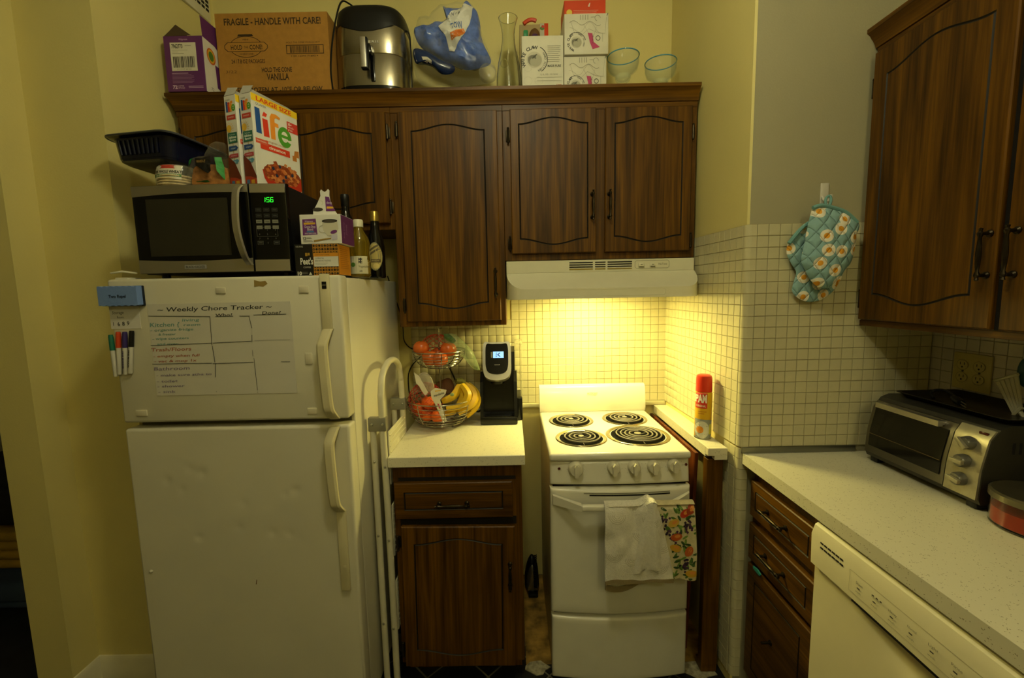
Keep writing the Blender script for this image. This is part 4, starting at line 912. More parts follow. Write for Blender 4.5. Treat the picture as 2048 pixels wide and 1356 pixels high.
it = [('p', [(W*.06, H*.30), (W*.42, H*.32), (W*.40, H*.86), (W*.07, H*.84)], '6a2f72'), ('t', 'Walgreens', W*.13, H*.74, .006, 'e0cfe0', {'w': W*.2, 'sh': .2}), ('p', [(W*.10, H*.66), (W*.38, H*.67), (W*.38, H*.73), (W*.10, H*.73)], 'd8a92c'), ('t', 'Donut Shop', W*.12, H*.55, .008, 'e4dce4', {'w': W*.26}), ('t', 'Blend', W*.18, H*.46, .008, 'e4dce4', {'w': W*.14}), ('r', W*.16, H*.40, W*.18, H*.04, '3f7ab0'), ('t', 'SINGLE SERVE COFFEE', W*.11, H*.34, .004, 'e4dce4', {'w': W*.28}), ('t', '12', W*.06, H*.16, .008, '3f3a34', {'bold': .02}), ('r', W*.14, H*.18, W*.14, .0012, '8a857a'), ('r', W*.14, H*.21, W*.12, .0012, '8a857a'), ('r', W*.06, H*.08, W*.24, .0012, '8a857a'), ('r', W*.06, H*.12, W*.22, .0012, '8a857a'),
      ('p', [(W*.55, H*.70), (W*.92, H*.74), (W*.94, H*.5), (W*.85, H*.28), (W*.66, H*.26), (W*.57, H*.45)], 'c9c3ac'), ('e', W*.735, H*.77, W*.19, H*.065, '2f2a22'), ('e', W*.735, H*.76, W*.15, H*.045, '4a4238'), ('ring', W*.55, H*.50, .010, .012, 'c4bea8', PI*.3, PI*1.7), ('e', W*.82, H*.40, W*.085, H*.06, '6a2f72', .3), ('p', [(W*.76, H*.12), (W*.9, H*.14), (W*.9, H*.33), (W*.76, H*.3)], 'c2bccc'), ('p', [(W*.32, H*.07), (W*.75, H*.17), (W*.75, H*.21), (W*.32, H*.13)], '9a7b36')]
printed(t, 'front_print', (0, 0, 0), (1, 0, 0), (0, 0, 1), it, local=True, step=.00003)
printed(t, 'side_print', (W, 0, 0), (0, 1, 0), (0, 0, 1), [('t', 'Donut Shop', .02, H*.75, .010, 'a884ac', {'rot': -PI/2, 'w': H*.55}), ('t', 'Blend', .04, H*.7, .010, 'a884ac', {'rot': -PI/2, 'w': H*.35})], local=True)
mb = MB(); fl = [(W*.16, H), (W*.78, H), (W*.77, H+.010), (W*.72, H+.020), (W*.62, H+.050), (W*.605, H+.068), (W*.615, H+.082), (W*.585, H+.087), (W*.54, H+.081), (W*.50, H+.078), (W*.45, H+.081), (W*.41, H+.086), (W*.38, H+.080), (W*.385, H+.066), (W*.30, H+.045), (W*.18, H+.020), (W*.17, H+.010)]
mb.prism(fl, .050, .0515, 'Y'); obj('lid_flap', mb, wc, t, local=True)
printed(t, 'flap_print', (0, .050, 0), (1, 0, 0), (0, 0, 1), [('p', [(W*.50, H+.018), (W*.74, H+.018), (W*.62, H+.050), (W*.60, H+.062), (W*.50, H+.064)], '6a2f72'), ('p', [(W*.52, H+.026), (W*.70, H+.026), (W*.68, H+.032), (W*.53, H+.033)], 'd8a92c'), ('t', 'Shop', W*.66, H+.046, .007, 'e4dce4', {'rot': PI, 'w': W*.13}), ('e', W*.30, H+.024, W*.13, .006, '3a342a'), ('ring', W*.38, H+.044, .006, .0075, 'c4bea8', -1.2, 1.8)], local=True)

# ---- bottles
def lathe_thing(par, name, prof, c, m, n=24, inner=None, **k): mb = MB(); mb.lathe(prof, c, n); return obj(name, mb, m, par, **k)
c = at(719, 500, Y=1.60); c = Vector((c.x, 1.60, FT_)); bt = thing('oil_bottle', 'clear bottle of yellow vegetable oil with a white cap on the fridge', 'bottle', c)
k = lathe_thing(bt, 'bottle', [(0, .001), (.030, .001), (.036, .006), (.037, .05), (.033, .085), (.037, .12), (.033, .14), (.018, .165), (.0155, .18), (0, .181)], c, M('yellow_oil', 'b89a24', .08, trans=.75, ior=1.47, var=.1))
lathe_thing(bt, 'cap', [(0, .205), (.015, .205), (.0175, .201), (.0175, .179), (0, .179)], c, M('cream_cap', 'd4cfb4', .45))
printed(bt, 'label_print', (c.x, c.y, c.z), (1, 0, 0), (0, 0, 1), [('r', -.036, .012, .072, .062, 'cdc6a6'), ('r', .006, .048, .013, .020, '2a2620'), ('e', -.014, .044, .009, .008, '5f8a3a'), ('t', 'Vegetable', .006, .034, .008, '33301f', {'w': .034}), ('t', '48', .008, .018, .007, '33301f')], bvh=bvh_of(k), lift=.0012, sub=.008)
c = at(752, 500, Y=1.76); c = Vector((c.x, 1.76, FT_)); bt = thing('liqueur_bottle', 'black bottle with a gold cap and cream oval label behind the oil', 'bottle', c)
k = lathe_thing(bt, 'bottle', [(0, .001), (.030, .001), (.034, .006), (.034, .125), (.030, .155), (.019, .19), (.0165, .215), (.0165, .225), (0, .226)], c, M('black_glass', '0b0a08', .1))
lathe_thing(bt, 'cap', [(0, .262), (.015, .262), (.0172, .258), (.0172, .224), (0, .224)], c, M('gold_cap', 'b39a4a', .3, metal=.8))
printed(bt, 'label_print', (c.x, c.y, c.z), (1, 0, 0), (0, 0, 1), [('e', .004, .085, .026, .055, '8a8460'), ('e', .004, .085, .024, .052, 'bba862'), ('p', [(-.012, .10), (.024, .122), (.026, .114), (-.014, .090)], '5d5236'), ('p', [(-.016, .112), (.016, .132), (.02, .126), (-.016, .104)], '5d5236'), ('r', -.012, .062, .036, .012, '4a3a22'), ('t', 'IRISH', -.009, .065, .007, 'd8c88a', {'w': .028}), ('e', .008, .048, .012, .010, 'd4c078')], bvh=bvh_of(k), lift=.0012, sub=.008)
c = at(692, 440, Y=1.73); c = Vector((c.x, 1.73, FT_)); bt = thing('wine_bottle', 'tall plain dark bottle standing behind the coffee boxes', 'bottle', c)
lathe_thing(bt, 'bottle', [(0, .001), (.034, .001), (.037, .006), (.037, .19), (.032, .215), (.017, .25), (.0145, .275), (.0145, .305), (0, .306)], c, M('black_glass', '0b0a08', .1))
lathe_thing(bt, 'capsule', [(.0148, .275), (.0155, .276), (.0155, .296), (.0165, .298), (.0165, .318), (.015, .322), (0, .323)], c, sblack)
# ================================================================ on top of the wall cabinets
CT = 2.2905
def box_on_top(name, label, p0, p1, Y, depth, m, zb=CT, rz=0., cat='box', side=None, group=None): return carton(name, label, cat, p0, p1, depth, m, Y=Y, zb=zb, rz=rz, side=side, group=group)
# purple capsule box with open lid, hanging over the end
a, b = at(316, 72, Y=1.815), at(399, 183, Y=1.815); W = .152; H = .205; Dp = .20
t = thing('coffee_box', 'large open purple coffee capsule box on the end of the cabinet top', 'box', (-1.333, 1.812, CT+.016), math.radians(0))
mb = MB(); mb.box((0, 0, 0), (W, Dp, H), .0012, 1); o = obj('carton', mb, [purple, wc], t, local=True)
for p in o.data.polygons:
    if p.normal.x > .9: p.material_index = 1
mb = MB(); mb.add([(.004, .002, H), (.052, .002, H+.042), (W*.72, .002, H+.002)], [[0, 1, 2]]); mb.add([(.002, .002, H), (.002, Dp, H), (.03, Dp, H+.04), (.052, .004, H+.042)], [[0, 1, 2, 3]]); obj('flap', mb, M('brown_carton_inside', '4a3a22', .8), t, local=True)
mb = MB(); mb.add([(W, .002, H), (W, Dp, H), (W+.004, Dp, H+.075), (W-.006, .006, H+.078)], [[0, 1, 2, 3]]); obj('lid_flap', mb, purple, t, local=True)
it = [('t', 'Walgreens', W*.4, H*.92, .007, 'c9a8c9', {'w': W*.22, 'sh': .2}), ('r', W*.16, H*.37, W*.66, H*.51, 'd6d0bc'), ('t', '7962773', W*.20, H*.78, .015, '2b2620', {'w': W*.28, 'bold': .03}), ('r', W*.54, H*.82, W*.16, .0015, '77705e'), ('r', W*.20, H*.74, W*.4, .001, '8a8370'), ('r', W*.20, H*.71, W*.16, .001, '8a8370'), ('r', W*.20, H*.68, W*.30, .0015, '77705e')]+barcode(W*.21, H*.43, W*.56, H*.20, '2b2620')+[('t', '3 11917 20122', W*.30, H*.39, .005, '55503f', {'w': W*.36})]
it += [('r', W*.15, H*.325, W*.42, .002, 'c9a8c9')]+scribble(W*.15, H*.30, W*.6, .005, 7, .0013, 'a67ea8')+[('t', '72', W*.14, H*.05, .013, 'd4b8d4', {'bold': .04}), ('t', 'COFFEE', W*.26, H*.085, .006, 'd4b8d4', {'w': W*.17}), ('t', 'CAPSULES', W*.26, H*.05, .006, 'd4b8d4', {'w': W*.19}), ('r', W*.55, H*.085, W*.38, .002, 'c9a8c9'), ('r', W*.55, H*.06, W*.38, .002, 'c9a8c9')]
printed(t, 'front_print', (0, 0, 0), (1, 0, 0), (0, 0, 1), it, local=True, step=.00002)
it = [('p', [(0, H*1.0), (Dp, H), (Dp, H*.72), (Dp*.35, H*.98), (0, H*.99)], '5f2a66'), ('e', .045, H*.73, .026, .030, 'c8571e'), ('e', .045, H*.73, .021, .025, 'd8a92c'), ('e', .045, H*.73, .015, .018, '4f7a2c'), ('p', [(.07, H*.20), (Dp, H*.05), (Dp, H*.6), (.065, H*.62)], '5f2a66'), ('p', [(.09, H*.44), (Dp, H*.40), (Dp, H*.50), (.09, H*.52)], 'd8a92c'), ('t', 'Donut', .09, H*.33, .014, 'e4dce4', {'w': .08}), ('r', .10, H*.22, .09, .014, '3f7ab0'), ('t', '72', .03, H*.08, .012, '3f3a34'), ('r', .06, H*.07, .06, .002, '77705e'), ('r', .06, H*.04, .09, .002, '77705e')]
printed(t, 'side_print', (W, 0, 0), (0, 1, 0), (0, 0, 1), it, local=True, step=.00003)
# cardboard carton
card = M('brown_cardboard', 'a9792f', .8, var=.08, scale=40, bump=.1)
t, W, H = box_on_top('cardboard_box', 'large brown cardboard carton with black lettering on the cabinet top', (428, 27), (664, 190), 1.89, .25, card)
ikc = '3a2a14'
def cz(px, py): return at(px, py, Y=1.89).z-CT      # height of a printed line on the carton front
it = [('t', 'FRAGILE - HANDLE WITH CARE!', W*.08, cz(545, 49), .026, ikc, {'w': W*.86, 'bold': .02})]
cx_, cz_ = W*.26, cz(487, 94)
it += [('l', [(cx_+.066*math.cos(q), cz_+.040*math.sin(q)) for q in [2*PI*k/40 for k in range(41)]], .0022, ikc), ('p', [(cx_-.075, cz_-.018), (cx_+.075, cz_-.018), (cx_+.088, cz_-.006), (cx_+.088, cz_+.006), (cx_+.075, cz_+.018), (cx_-.075, cz_+.018), (cx_-.088, cz_+.006), (cx_-.088, cz_-.006)], ikc), ('p', [(cx_-.073, cz_-.016), (cx_+.073, cz_-.016), (cx_+.0855, cz_-.005), (cx_+.0855, cz_+.005), (cx_+.073, cz_+.016), (cx_-.073, cz_+.016), (cx_-.0855, cz_+.005), (cx_-.0855, cz_-.005)], 'a9792f'), ('t', 'HOLD', cx_-.062, cz_-.010, .018, ikc, {'w': .046, 'bold': .02}), ('t', 'THE', cx_-.009, cz_-.006, .010, ikc, {'w': .018}), ('t', 'CONE!', cx_+.014, cz_-.010, .018, ikc, {'w': .052, 'bold': .02}), ('p', [(cx_-.032, cz_+.040), (cx_+.032, cz_+.040), (cx_+.028, cz_+.048), (cx_-.028, cz_+.048)], ikc), ('t', 'MINI', cx_, cz_+.025, .006, ikc, {'al': 'c', 'w': .022}), ('t', 'ICE CREAM CONES', cx_, cz_-.030, .006, ikc, {'al': 'c', 'w': .055})]
it += [('t', '24 / 7.8 OZ PACKAGES', W*.12, cz(488, 127), .016, ikc, {'w': W*.30, 'bold': .01}), ('t', 'HOLD THE CONE', W*.52, cz(548, 144), .018, ikc, {'w': W*.27, 'al': 'c', 'bold': .02}), ('t', 'VANILLA', W*.525, cz(549, 160), .026, ikc, {'w': W*.20, 'al': 'c', 'bold': .02}), ('t', 'KEEP FROZEN AT -10°F OR BELOW', W*.92, cz(560, 184), .020, ikc, {'w': W*.80, 'al': 'r', 'bold': .02}), ('t', '3/22', W*.06, cz(450, 147), .011, '6b4d1e', {'w': W*.1})]
bx, bz2 = W*.62, cz(608, 107)
it += [('t', 'HOLD THE CONE VANILLA 24CT', bx, bz2+.040, .006, ikc, {'w': W*.30}), ('l', [(bx, bz2), (bx+W*.33, bz2), (bx+W*.33, bz2+.032), (bx, bz2+.032), (bx, bz2)], .0026, ikc)]+barcode(bx+.014, bz2+.003, W*.33-.03, .026, ikc, 46)+[('t', '1 00 12345 71692 4', bx+W*.04, bz2-.012, .006, ikc, {'w': W*.24})]
printed(t, 'front_print', (0, 0, 0), (1, 0, 0), (0, 0, 1), it, local=True, step=.00001)
# air fryer
YA = 2.02; a = at(752, 100, Y=YA); c = Vector((a.x, YA, CT)); RX, RY = .151, .132
t = thing('air_fryer', 'stainless and black air fryer with a front handle on the cabinet top', 'air fryer', c)
def sq(prof, n=40, p=3.2):
    mb = MB(); rows = []
    for k, z in prof: rows.append([(c.x+RX*k*math.copysign(abs(math.cos(q))**(2/p), math.cos(q)), c.y+RY*k*math.copysign(abs(math.sin(q))**(2/p), math.sin(q)), c.z+z) for q in [2*PI*j/n for j in range(n)]])
    vs = [v for r in rows for v in r]; mb.add(vs, [[i*n+j, i*n+(j+1) % n, (i+1)*n+(j+1) % n, (i+1)*n+j] for i in range(len(rows)-1) for j in range(n)]+[list(range(n))[::-1], [(len(rows)-1)*n+j for j in range(n)]]); return mb
obj('base', sq([(.90, .001), (.96, .006), (1.0, .03), (1.0, .06), (.985, .061)]), gblack, t, smooth=45)
afs = brushed('fryer_steel', 'b0a894', .25, 'Z')
drw = obj('basket_drawer', sq([(1.0, .061), (1.005, .075), (1.0, .18), (.992, .183)]), afs, t, smooth=45)
obj('shell', sq([(.99, .184), (1.0, .187), (.985, .28), (.97, .300)]), afs, t, smooth=45)
obj('lid', sq([(.972, .300), (.965, .335), (.93, .362), (.85, .377), (.6, .382), (.0, .383)]), sblack, t, smooth=45)
mb = MB(); fy = c.y-RY*1.0
mb.grid(16, 6, lambda u, v: (c.x+(u-.5)*.235, c.y-RY*.992*(1-abs((u-.5)*.235/RX)**3.2)**(1/3.2)-.0012, c.z+.302-(1-v)*(.034*(1-(2*u-1)**2)))); obj('control_fascia', mb, sblack, t)
hx = at(734, 110, Y=fy).x
mb = MB(); mb.box((hx-.013, fy-.050, c.z+.100), (hx+.018, fy-.028, c.z+.222), .007, 3); hd_ = obj('handle', mb, sblack, drw)
mb = MB(); mb.box((hx-.011, fy-.0525, c.z+.106), (hx+.011, fy-.048, c.z+.219), .003); obj('handle_face', mb, steel, hd_)
mb = MB(); mb.box((hx-.004, fy-.036, c.z+.165), (hx+.026, fy+.01, c.z+.205), .008); mb.box((hx+.012, fy-.004, c.z+.072), (hx+.03, fy+.008, c.z+.18), .004); obj('handle_bracket', mb, gblack, hd_)
bvf = BVHTree.FromPolygons([(c.x+(u-.5)*.3, fy-.001, c.z+z) for u in (0, 1) for z in (0, .4)], [[0, 2, 3, 1]])
printed(t, 'brand_lettering', (hx-.022, fy, c.z+.222), (1, 0, 0), (0, 0, 1), [('t', 'EMERIL', 0, 0, .009, 'd8d2c0', {'w': .075, 'bold': .02, 'sp': 1.2})], lift=.001)
mb = MB(); mb.tube(curve([(c.x-.148, c.y-.12, c.z+.01), (c.x-.150, c.y-.135, c.z+.12), (c.x-.13, c.y-.140, c.z+.25), (c.x-.10, c.y-.125, c.z+.375), (c.x-.075, c.y-.09, c.z+.396), (c.x-.04, c.y-.02, c.z+.386)]), .0035, 6); obj('power_cord', mb, black, t)
mb = MB(); mb.tube(curve([(c.x+.14, c.y-.05, c.z+.31), (c.x+.155, c.y-.055, c.z+.30), (c.x+.160, c.y-.05, c.z+.27), (c.x+.158, c.y-.04, c.z+.12), (c.x+.158, c.y-.03, c.z+.006)]), .0035, 6); obj('power_cord', mb, black, t)
# paper-towel wrapper on a dark lid
YP = 2.0
cl = at(905, 165, Y=YP)
mb = MB(); mb.lathe([(0, .0), (.128, .0), (.130, .006), (.10, .022), (.05, .034), (0, .036)], (cl.x+.01, 2.02, CT), 32); mb.lathe([(0, .034), (.016, .034), (.018, .046), (0, .048)], (cl.x+.01, 2.02, CT), 14)
tag(obj('pot_lid', mb, M('dark_enamel_lid', '0b0b0d', .25)), 'low dark round pot lid under the blue paper-towel wrapper', 'lid')
t = thing('paper_towel_bag', 'crumpled blue and clear plastic paper-towel wrapper on the cabinet top', 'plastic bag', (cl.x, YP, CT+.045))
ol = [tuple(at(px, py, Y=YP).xz) for px, py in ((828, 58), (850, 56), (880, 48), (900, 35), (912, 30), (886, 15), (905, 18), (930, 18), (935, 8), (952, 20), (960, 45), (962, 70), (970, 95), (982, 120), (975, 132), (950, 138), (930, 140), (895, 125), (865, 112), (838, 90))]
mb = MB(); mb.puff(smoothpoly(ol, 4), YP, .075, back=.8, amp=.030, fr=26, pw=.6, rings=(1, .95, .88, .78, .66, .52, .36, .18), c=at(910, 85, Y=YP).xz)
wr = obj('wrapper', mb, M('blue_printed_film', '5f78c0', .22, var=.18, scale=60, coat=.4), t, smooth=50); wb = bvh_of(wr)
O0 = tuple(at(900, 85, Y=YP).xz); pq = lambda *p: pj(O0, p, YP)
sw_ = []
for px, py in ((860, 70), (875, 72), (868, 82), (884, 86), (890, 74), (850, 64), (894, 97), (945, 105), (936, 118), (950, 112), (925, 112)):
    q_ = pq((px, py))[0]; sw_ += [('ring', *q_, .008, .0088, '7f9cc4', 0, 5), ('ring', *q_, .004, .0048, '7f9cc4', 0, 5)]
printed(t, 'wrapper_print', (O0[0], YP, O0[1]), (1, 0, 0), (0, 0, 1), sw_+[('p', pq((882, 72), (905, 42), (920, 27), (948, 20), (943, 60), (936, 80), (912, 117), (902, 115), (898, 98)), 'd8d6cc'), ('t', 'Weg', *pq((904, 53))[0], .017, '2c3448', {'w': .048, 'sh': .25, 'rot': .35}), ('t', 'TOW', *pq((908, 82))[0], .030, '3f62a0', {'w': .048, 'bold': .02, 'rot': .2}), ('p', pq((906, 92), (930, 76), (934, 84), (924, 94), (908, 101)), 'd97a2c'), ('p', pq((912, 91), (928, 80), (930, 84), (914, 96)), 'cf6a26')], bvh=wb, lift=.0025, sub=.008)
ol = [tuple(at(px, py, Y=YP).xz) for px, py in ((832, 112), (850, 112), (868, 122), (890, 135), (912, 145), (908, 158), (888, 160), (868, 145), (850, 140), (836, 138))]
mb = MB(); mb.puff(smoothpoly(ol, 4), YP-.05, .025, back=.8, amp=.008, fr=30); wn = obj('label_flap', mb, M('navy_printed_film', '1c2c52', .25, coat=.4), t, smooth=50)
O1 = tuple(at(870, 135, Y=YP-.05).xz); pq1 = lambda *p: pj(O1, p, YP-.05)
printed(t, 'flap_print', (O1[0], YP-.1, O1[1]), (1, 0, 0), (0, 0, 1), [('p', pq1((845, 118), (857, 120), (866, 128), (862, 136), (850, 130)), 'cfc9b4'), ('e', *pq1((880, 150))[0], .011, .010, 'a8a48a'), ('p', pq1((896, 150), (905, 144), (908, 152), (900, 156)), 'cfc9b4')], bvh=bvh_of(wn), lift=.001, sub=.008)
ol = [tuple(at(px, py, Y=YP+.02).xz) for px, py in ((824, 95), (832, 55), (845, 35), (858, 38), (870, 22), (890, 12), (935, 8), (955, 25), (965, 70), (985, 120), (993, 145), (985, 165), (930, 172), (870, 172), (840, 168), (826, 130))]
mb = MB(); mb.puff(smoothpoly(ol, 4), YP+.02, .085, back=.6, amp=.018, fr=26, pw=.5, rings=(1, .95, .86, .75, .6, .4, .2)); obj('clear_film', mb, film('crinkled_film', 'd4cfae', .05, .08), t, smooth=40)
cr = at(975, 145, Y=YP-.06); mb = MB(); mb.lathe([(0, 0), (.020, -.003), (.034, .002), (.037, .01), (.036, .03)], (cr.x, YP-.07, cr.z), 20, 'Y'); obj('roll_end', mb, film('roll_film', 'b8bcc4', .10, .1), t)
# glass carafe
glass = M('clear_glass', 'f4f6f0', .02, trans=1., ior=1.3, var=0.); bglass = M('blue_rim_glass', '4a98b8', .1)
gg = film('pale_green_glass', 'a8c4b0', .07, .03)
c = at(1017, 100, Y=1.93); c = Vector((c.x, 1.93, CT))
po = [(0, .001), (.046, .001), (.051, .006), (.053, .05), (.052, .10), (.045, .15), (.033, .20), (.027, .24), (.026, .265), (.030, .295), (.039, .328)]
pi_ = [(r-.0022, z) for r, z in po[::-1] if z > .01]
t = thing('glass_carafe', 'tall clear glass carafe with a flared rim on the cabinet top', 'carafe', c); mb = MB(); mb.lathe(po+pi_+[(.045, .008), (0, .008)], c, 32); g_ = obj('body', mb, glass, t, smooth=60)
mb = MB(); mb.lathe([(.0365, .3275), (.0385, .3295), (.0398, .3285), (.0388, .3265)], c, 32); obj('rim', mb, glass, t)
cc_ = Vector((c.x-.02, 0, c.z+.135)); mb = MB(); mb.tube([(c.x-.018+.016*math.cos(q), c.y-.0495+.006*abs(math.cos(q)), c.z+.13+.016*math.sin(q)) for q in [2*PI*k/20 for k in range(20)]], .0012, 5, closed=True); obj('embossed_seal', mb, glass, t)
# white boxes of cans
cream = M('white_can_carton', 'd4cfb8', .5); LG = 'a8a48c'
def seal(x, z, r, col='2b2a24', rot=0., txt1='WHITE CLAW', txt2='HARD SELTZER', a1=2.4, a2=-.4):
    it = [('ring', x, z, r*1.02, r*1.08, col, rot-1.0, rot+1.1)]
    n = len(txt1)
    for k, ch in enumerate(txt1):
        if ch == ' ': continue
        q = rot+a1+1.15-k*(2.3/n); it.append(('t', ch, x+r*.80*math.cos(q), z+r*.80*math.sin(q), r*.26, col, {'al': 'c', 'rot': q-PI/2, 'bold': .03}))
    n = len(txt2)
    for k, ch in enumerate(txt2):
        if ch == ' ': continue
        q = rot+a2+.95-k*(1.9/n); it.append(('t', ch, x+r*.82*math.cos(q), z+r*.82*math.sin(q), r*.16, col, {'al': 'c', 'rot': q-PI/2}))
    it += [('e', x, z, r*.62, r*.62, 'c2bda6'), ('e', x+r*.1, z-r*.05, r*.5, r*.48, 'aaa68e')]
    for k in range(9): q = .4+k*.28; it.append(('l', [(x+r*(.15+.05*k)*math.cos(q+j*.22)*.9, z+r*(.15+.05*k)*math.sin(q+j*.22)*.9) for j in range(8)], r*.035, '6d6a58'))
    it += [('p', [(x-r*.2, z+r*.05), (x+r*.1, z+r*.2), (x+r*.25, z+r*.45), (x-r*.05, z+r*.30)], '55523f')]
    return it
t, W, H = box_on_top('can_box', 'white carton of drink cans standing on end beside the glass carafe', (1043, 72), (1127, 171), 1.90, .13, cream, group='white can cartons')
it = seal(W*.30, H*.62, W*.30, rot=0.)+scribble(W*.62, H*.83, W*.32, .0075, 9, .0016, '8a8672')+[('t', 'MADE PURE', W*.62, H*.50, .009, '55523f', {'w': W*.32, 'bold': .02}), ('t', '12 FL OZ - 12 CANS', W*.44, H*.37, .006, '77735f', {'w': W*.42}), ('r', W*.36, H*.335, W*.60, .001, LG), ('r', W*.36, H*.28, W*.60, .001, LG), ('r', W*.42, H*.16, W*.36, .001, LG), ('t', 'x', W*.82, H*.20, .009, 'a8442c'), ('r', W*.86, H*.205, W*.09, .003, 'b06a4c')]
for (x, z, r) in ((.14, .50, .10), (.14, .28, .10), (.40, .28, .095), (.14, .07, .10), (.40, .07, .095)): it += [('ring', W*x, H*z, W*r*.97, W*r, 'b0ab94')]
printed(t, 'front_print', (0, 0, 0), (1, 0, 0), (0, 0, 1), it, local=True, step=.00002)
def claw(loc, W, H, label):
    t = thing('can_box', label, 'box', loc, 0, 'white can cartons'); mb = MB(); mb.box((0, 0, 0), (W, .22, H), .003, 2); obj('carton', mb, cream, t, local=True)
    it = seal(W*.27, H*.30, W*.20, rot=1.2, txt1='WHITE CLAW', txt2='HARD SELTZER', a1=1.9, a2=-.9)
    K_ = 'a19d88'; wv_ = [(W*(.12+.7*k/24), H*(.78+.05*math.sin(k*.5))-H*.04*k/24) for k in range(25)]
    it += [('l', wv_, .0010, '77735f'), ('l', [(x, z-H*.12-H*.1*math.sin(k*.3)) for k, (x, z) in enumerate(wv_)], .0008, K_), ('l', [(W*.14, H*.82), (W*.22, H*.55), (W*.40, H*.48), (W*.55, H*.62), (W*.75, H*.52), (W*.92, H*.5), (W*.95, H*.9)], .0009, K_), ('l', [(W*.45, H*.70), (W*.55, H*.50), (W*.68, H*.48), (W*.72, H*.66)], .0009, K_)]
    for k in range(4): it += [('r', W*(.36+k*.055), H*.84, .002, H*.12, '8a8672')]
    it += [('r', W*.60, H*.90, W*.10, .001, '8a8672'), ('ring', W*.75, H*.88, .010, .0113, '8a8672', 0, 4.5), ('p', [(W*.53, H*.52), (W*.63, H*.51), (W*.66, H*.30), (W*.80, H*.17), (W*.64, H*.12), (W*.58, H*.28)], 'b83a68'), ('t', 'BLACK', W*.625, H*.45, .007, '6d2040', {'rot': -PI/2, 'w': H*.2}), ('ring', W*.76, H*.39, .0075, .0095, '3a3a30'), ('r', W*.86, H*.30, .0012, H*.2, K_), ('l', [(W*.96, H*.93), (W*.985, H*.99)], .002, '3a3a30')]
    printed(t, 'front_print', (0, 0, 0), (1, 0, 0), (0, 0, 1), it, local=True, step=.00002); return t
zc = at(1170, 112, Y=1.90).z; zt = at(1172, 27.5, Y=1.89).z; xa, xb = at(1128, 140, Y=1.90).x, at(1213, 140, Y=1.90).x
claw((xa, 1.90, CT), xb-xa, zc-CT, 'white carton of drink cans at the bottom of the stack of two'); claw((xa+.001, 1.888, zc+.0005), xb-xa+.004, zt-zc, 'white carton of drink cans on top of another carton, under a red box')
redm = M('red_carton', 'd0431c', .45)
t = thing('gift_box', 'small bright red box lying on the stacked white cartons', 'box', (xa+.006, 1.93, zt+.001)); mb = MB(); mb.box((0, 0, 0), (xb-xa-.004, .12, .075), .0015, 1); o = obj('carton', mb, redm, t, local=True)
printed(t, 'front_print', (0, 0, 0), (1, 0, 0), (0, 0, 1), [('e', .021, .028, .012, .012, 'e0c04a'), ('p', [(.098, .050), (.104, .048), (.108, .064), (.103, .062)], 'dcd0c0')]+scribble(.038, .034, .11, .006, 3, .0016, 'e0a088'), local=True)
# wrapped sweets pack behind
gc = at(1068, 55, Y=2.03); zg = at(1068, 42, Y=2.03).z
t = thing('toy_pack', 'clear-fronted gift pack with red trim behind the white carton', 'package', (gc.x, 2.06, CT)); gw = .063
mb = MB(); mb.box((gc.x-gw, 2.045, CT), (gc.x+gw, 2.10, zg-.004), .003); obj('backing_card', mb, M('tan_card', 'a89468', .6), t)
mb = MB(); mb.box((gc.x+gw*.42, 2.040, CT), (gc.x+gw, 2.046, zg-.004), .001); obj('side_panel', mb, redm, t)
printed(t, 'panel_print', (gc.x+gw*.42, 2.040, zg), (1, 0, 0), (0, 0, 1), [('r', 0, -.08, gw*.30, .075, 'b8b29a'), ('e', gw*.15, -.025, .010, .008, '5a7a3a'), ('e', gw*.2, -.018, .006, .006, 'b83a2c')])
mb = MB(); mb.tube([(gc.x-.045+.055*k/8, 2.038, zg-.020+.030*math.sin(PI*(.15+.55*k/8))) for k in range(9)], [.008]*9, 6); obj('red_ribbon', mb, redm, t)
mb = MB(); mb.box((gc.x-.046, 2.034, zg-.062), (gc.x-.026, 2.046, zg-.032), .004); obj('green_toy', mb, M('green_plastic', '2f8a5a', .4), t)
mb = MB(); mb.puff(smoothpoly([(gc.x-.022, zg-.08), (gc.x+.026, zg-.08), (gc.x+.024, zg-.04), (gc.x+.004, zg-.022), (gc.x-.018, zg-.038)], 4), 2.044, .018); obj('figure', mb, M('brown_plastic', '6a4a26', .4), t)
mb = MB(); mb.puff(smoothpoly([(gc.x-.012, zg-.08), (gc.x+.020, zg-.08), (gc.x+.015, zg-.052), (gc.x-.008, zg-.05)], 4), 2.032, .008); obj('figure_face', mb, M('purple_plastic', '4a2a52', .4), t)
# margarita glasses
def marg(px, py, Y, rot, label):
    c = at(px, py, Y=Y); c = Vector((c.x, Y, CT)); t = thing('margarita_glass', label, 'glass', c)
    po = [(0, .0), (.038, .0), (.040, .003), (.012, .012), (.008, .03), (.009, .06), (.014, .075), (.028, .085), (.033, .098), (.030, .108), (.042, .114), (.060, .128), (.066, .15), (.067, .182)]
    pi_ = [(.0645, .182), (.0635, .15), (.057, .130), (.040, .118), (.026, .109), (.029, .098), (.020, .088), (0, .082)]
    mb = MB(); mb.lathe(po+pi_, c, 36); g_ = obj('bowl', mb, gg, t, smooth=60)
    mb = MB(); mb.tube([(c.x+.0658*math.cos(q), c.y+.0658*math.sin(q), c.z+.1825) for q in [2*PI*k/36 for k in range(36)]], .0022, 8, closed=True); obj('rim', mb, bglass, t); return t
marg(1246, 140, 1.955, 0, 'blue-rimmed margarita glass next to the stacked white cartons'); marg(1321, 140, 2.01, 0, 'blue-rimmed margarita glass at the far end of the cabinet top near the corner')
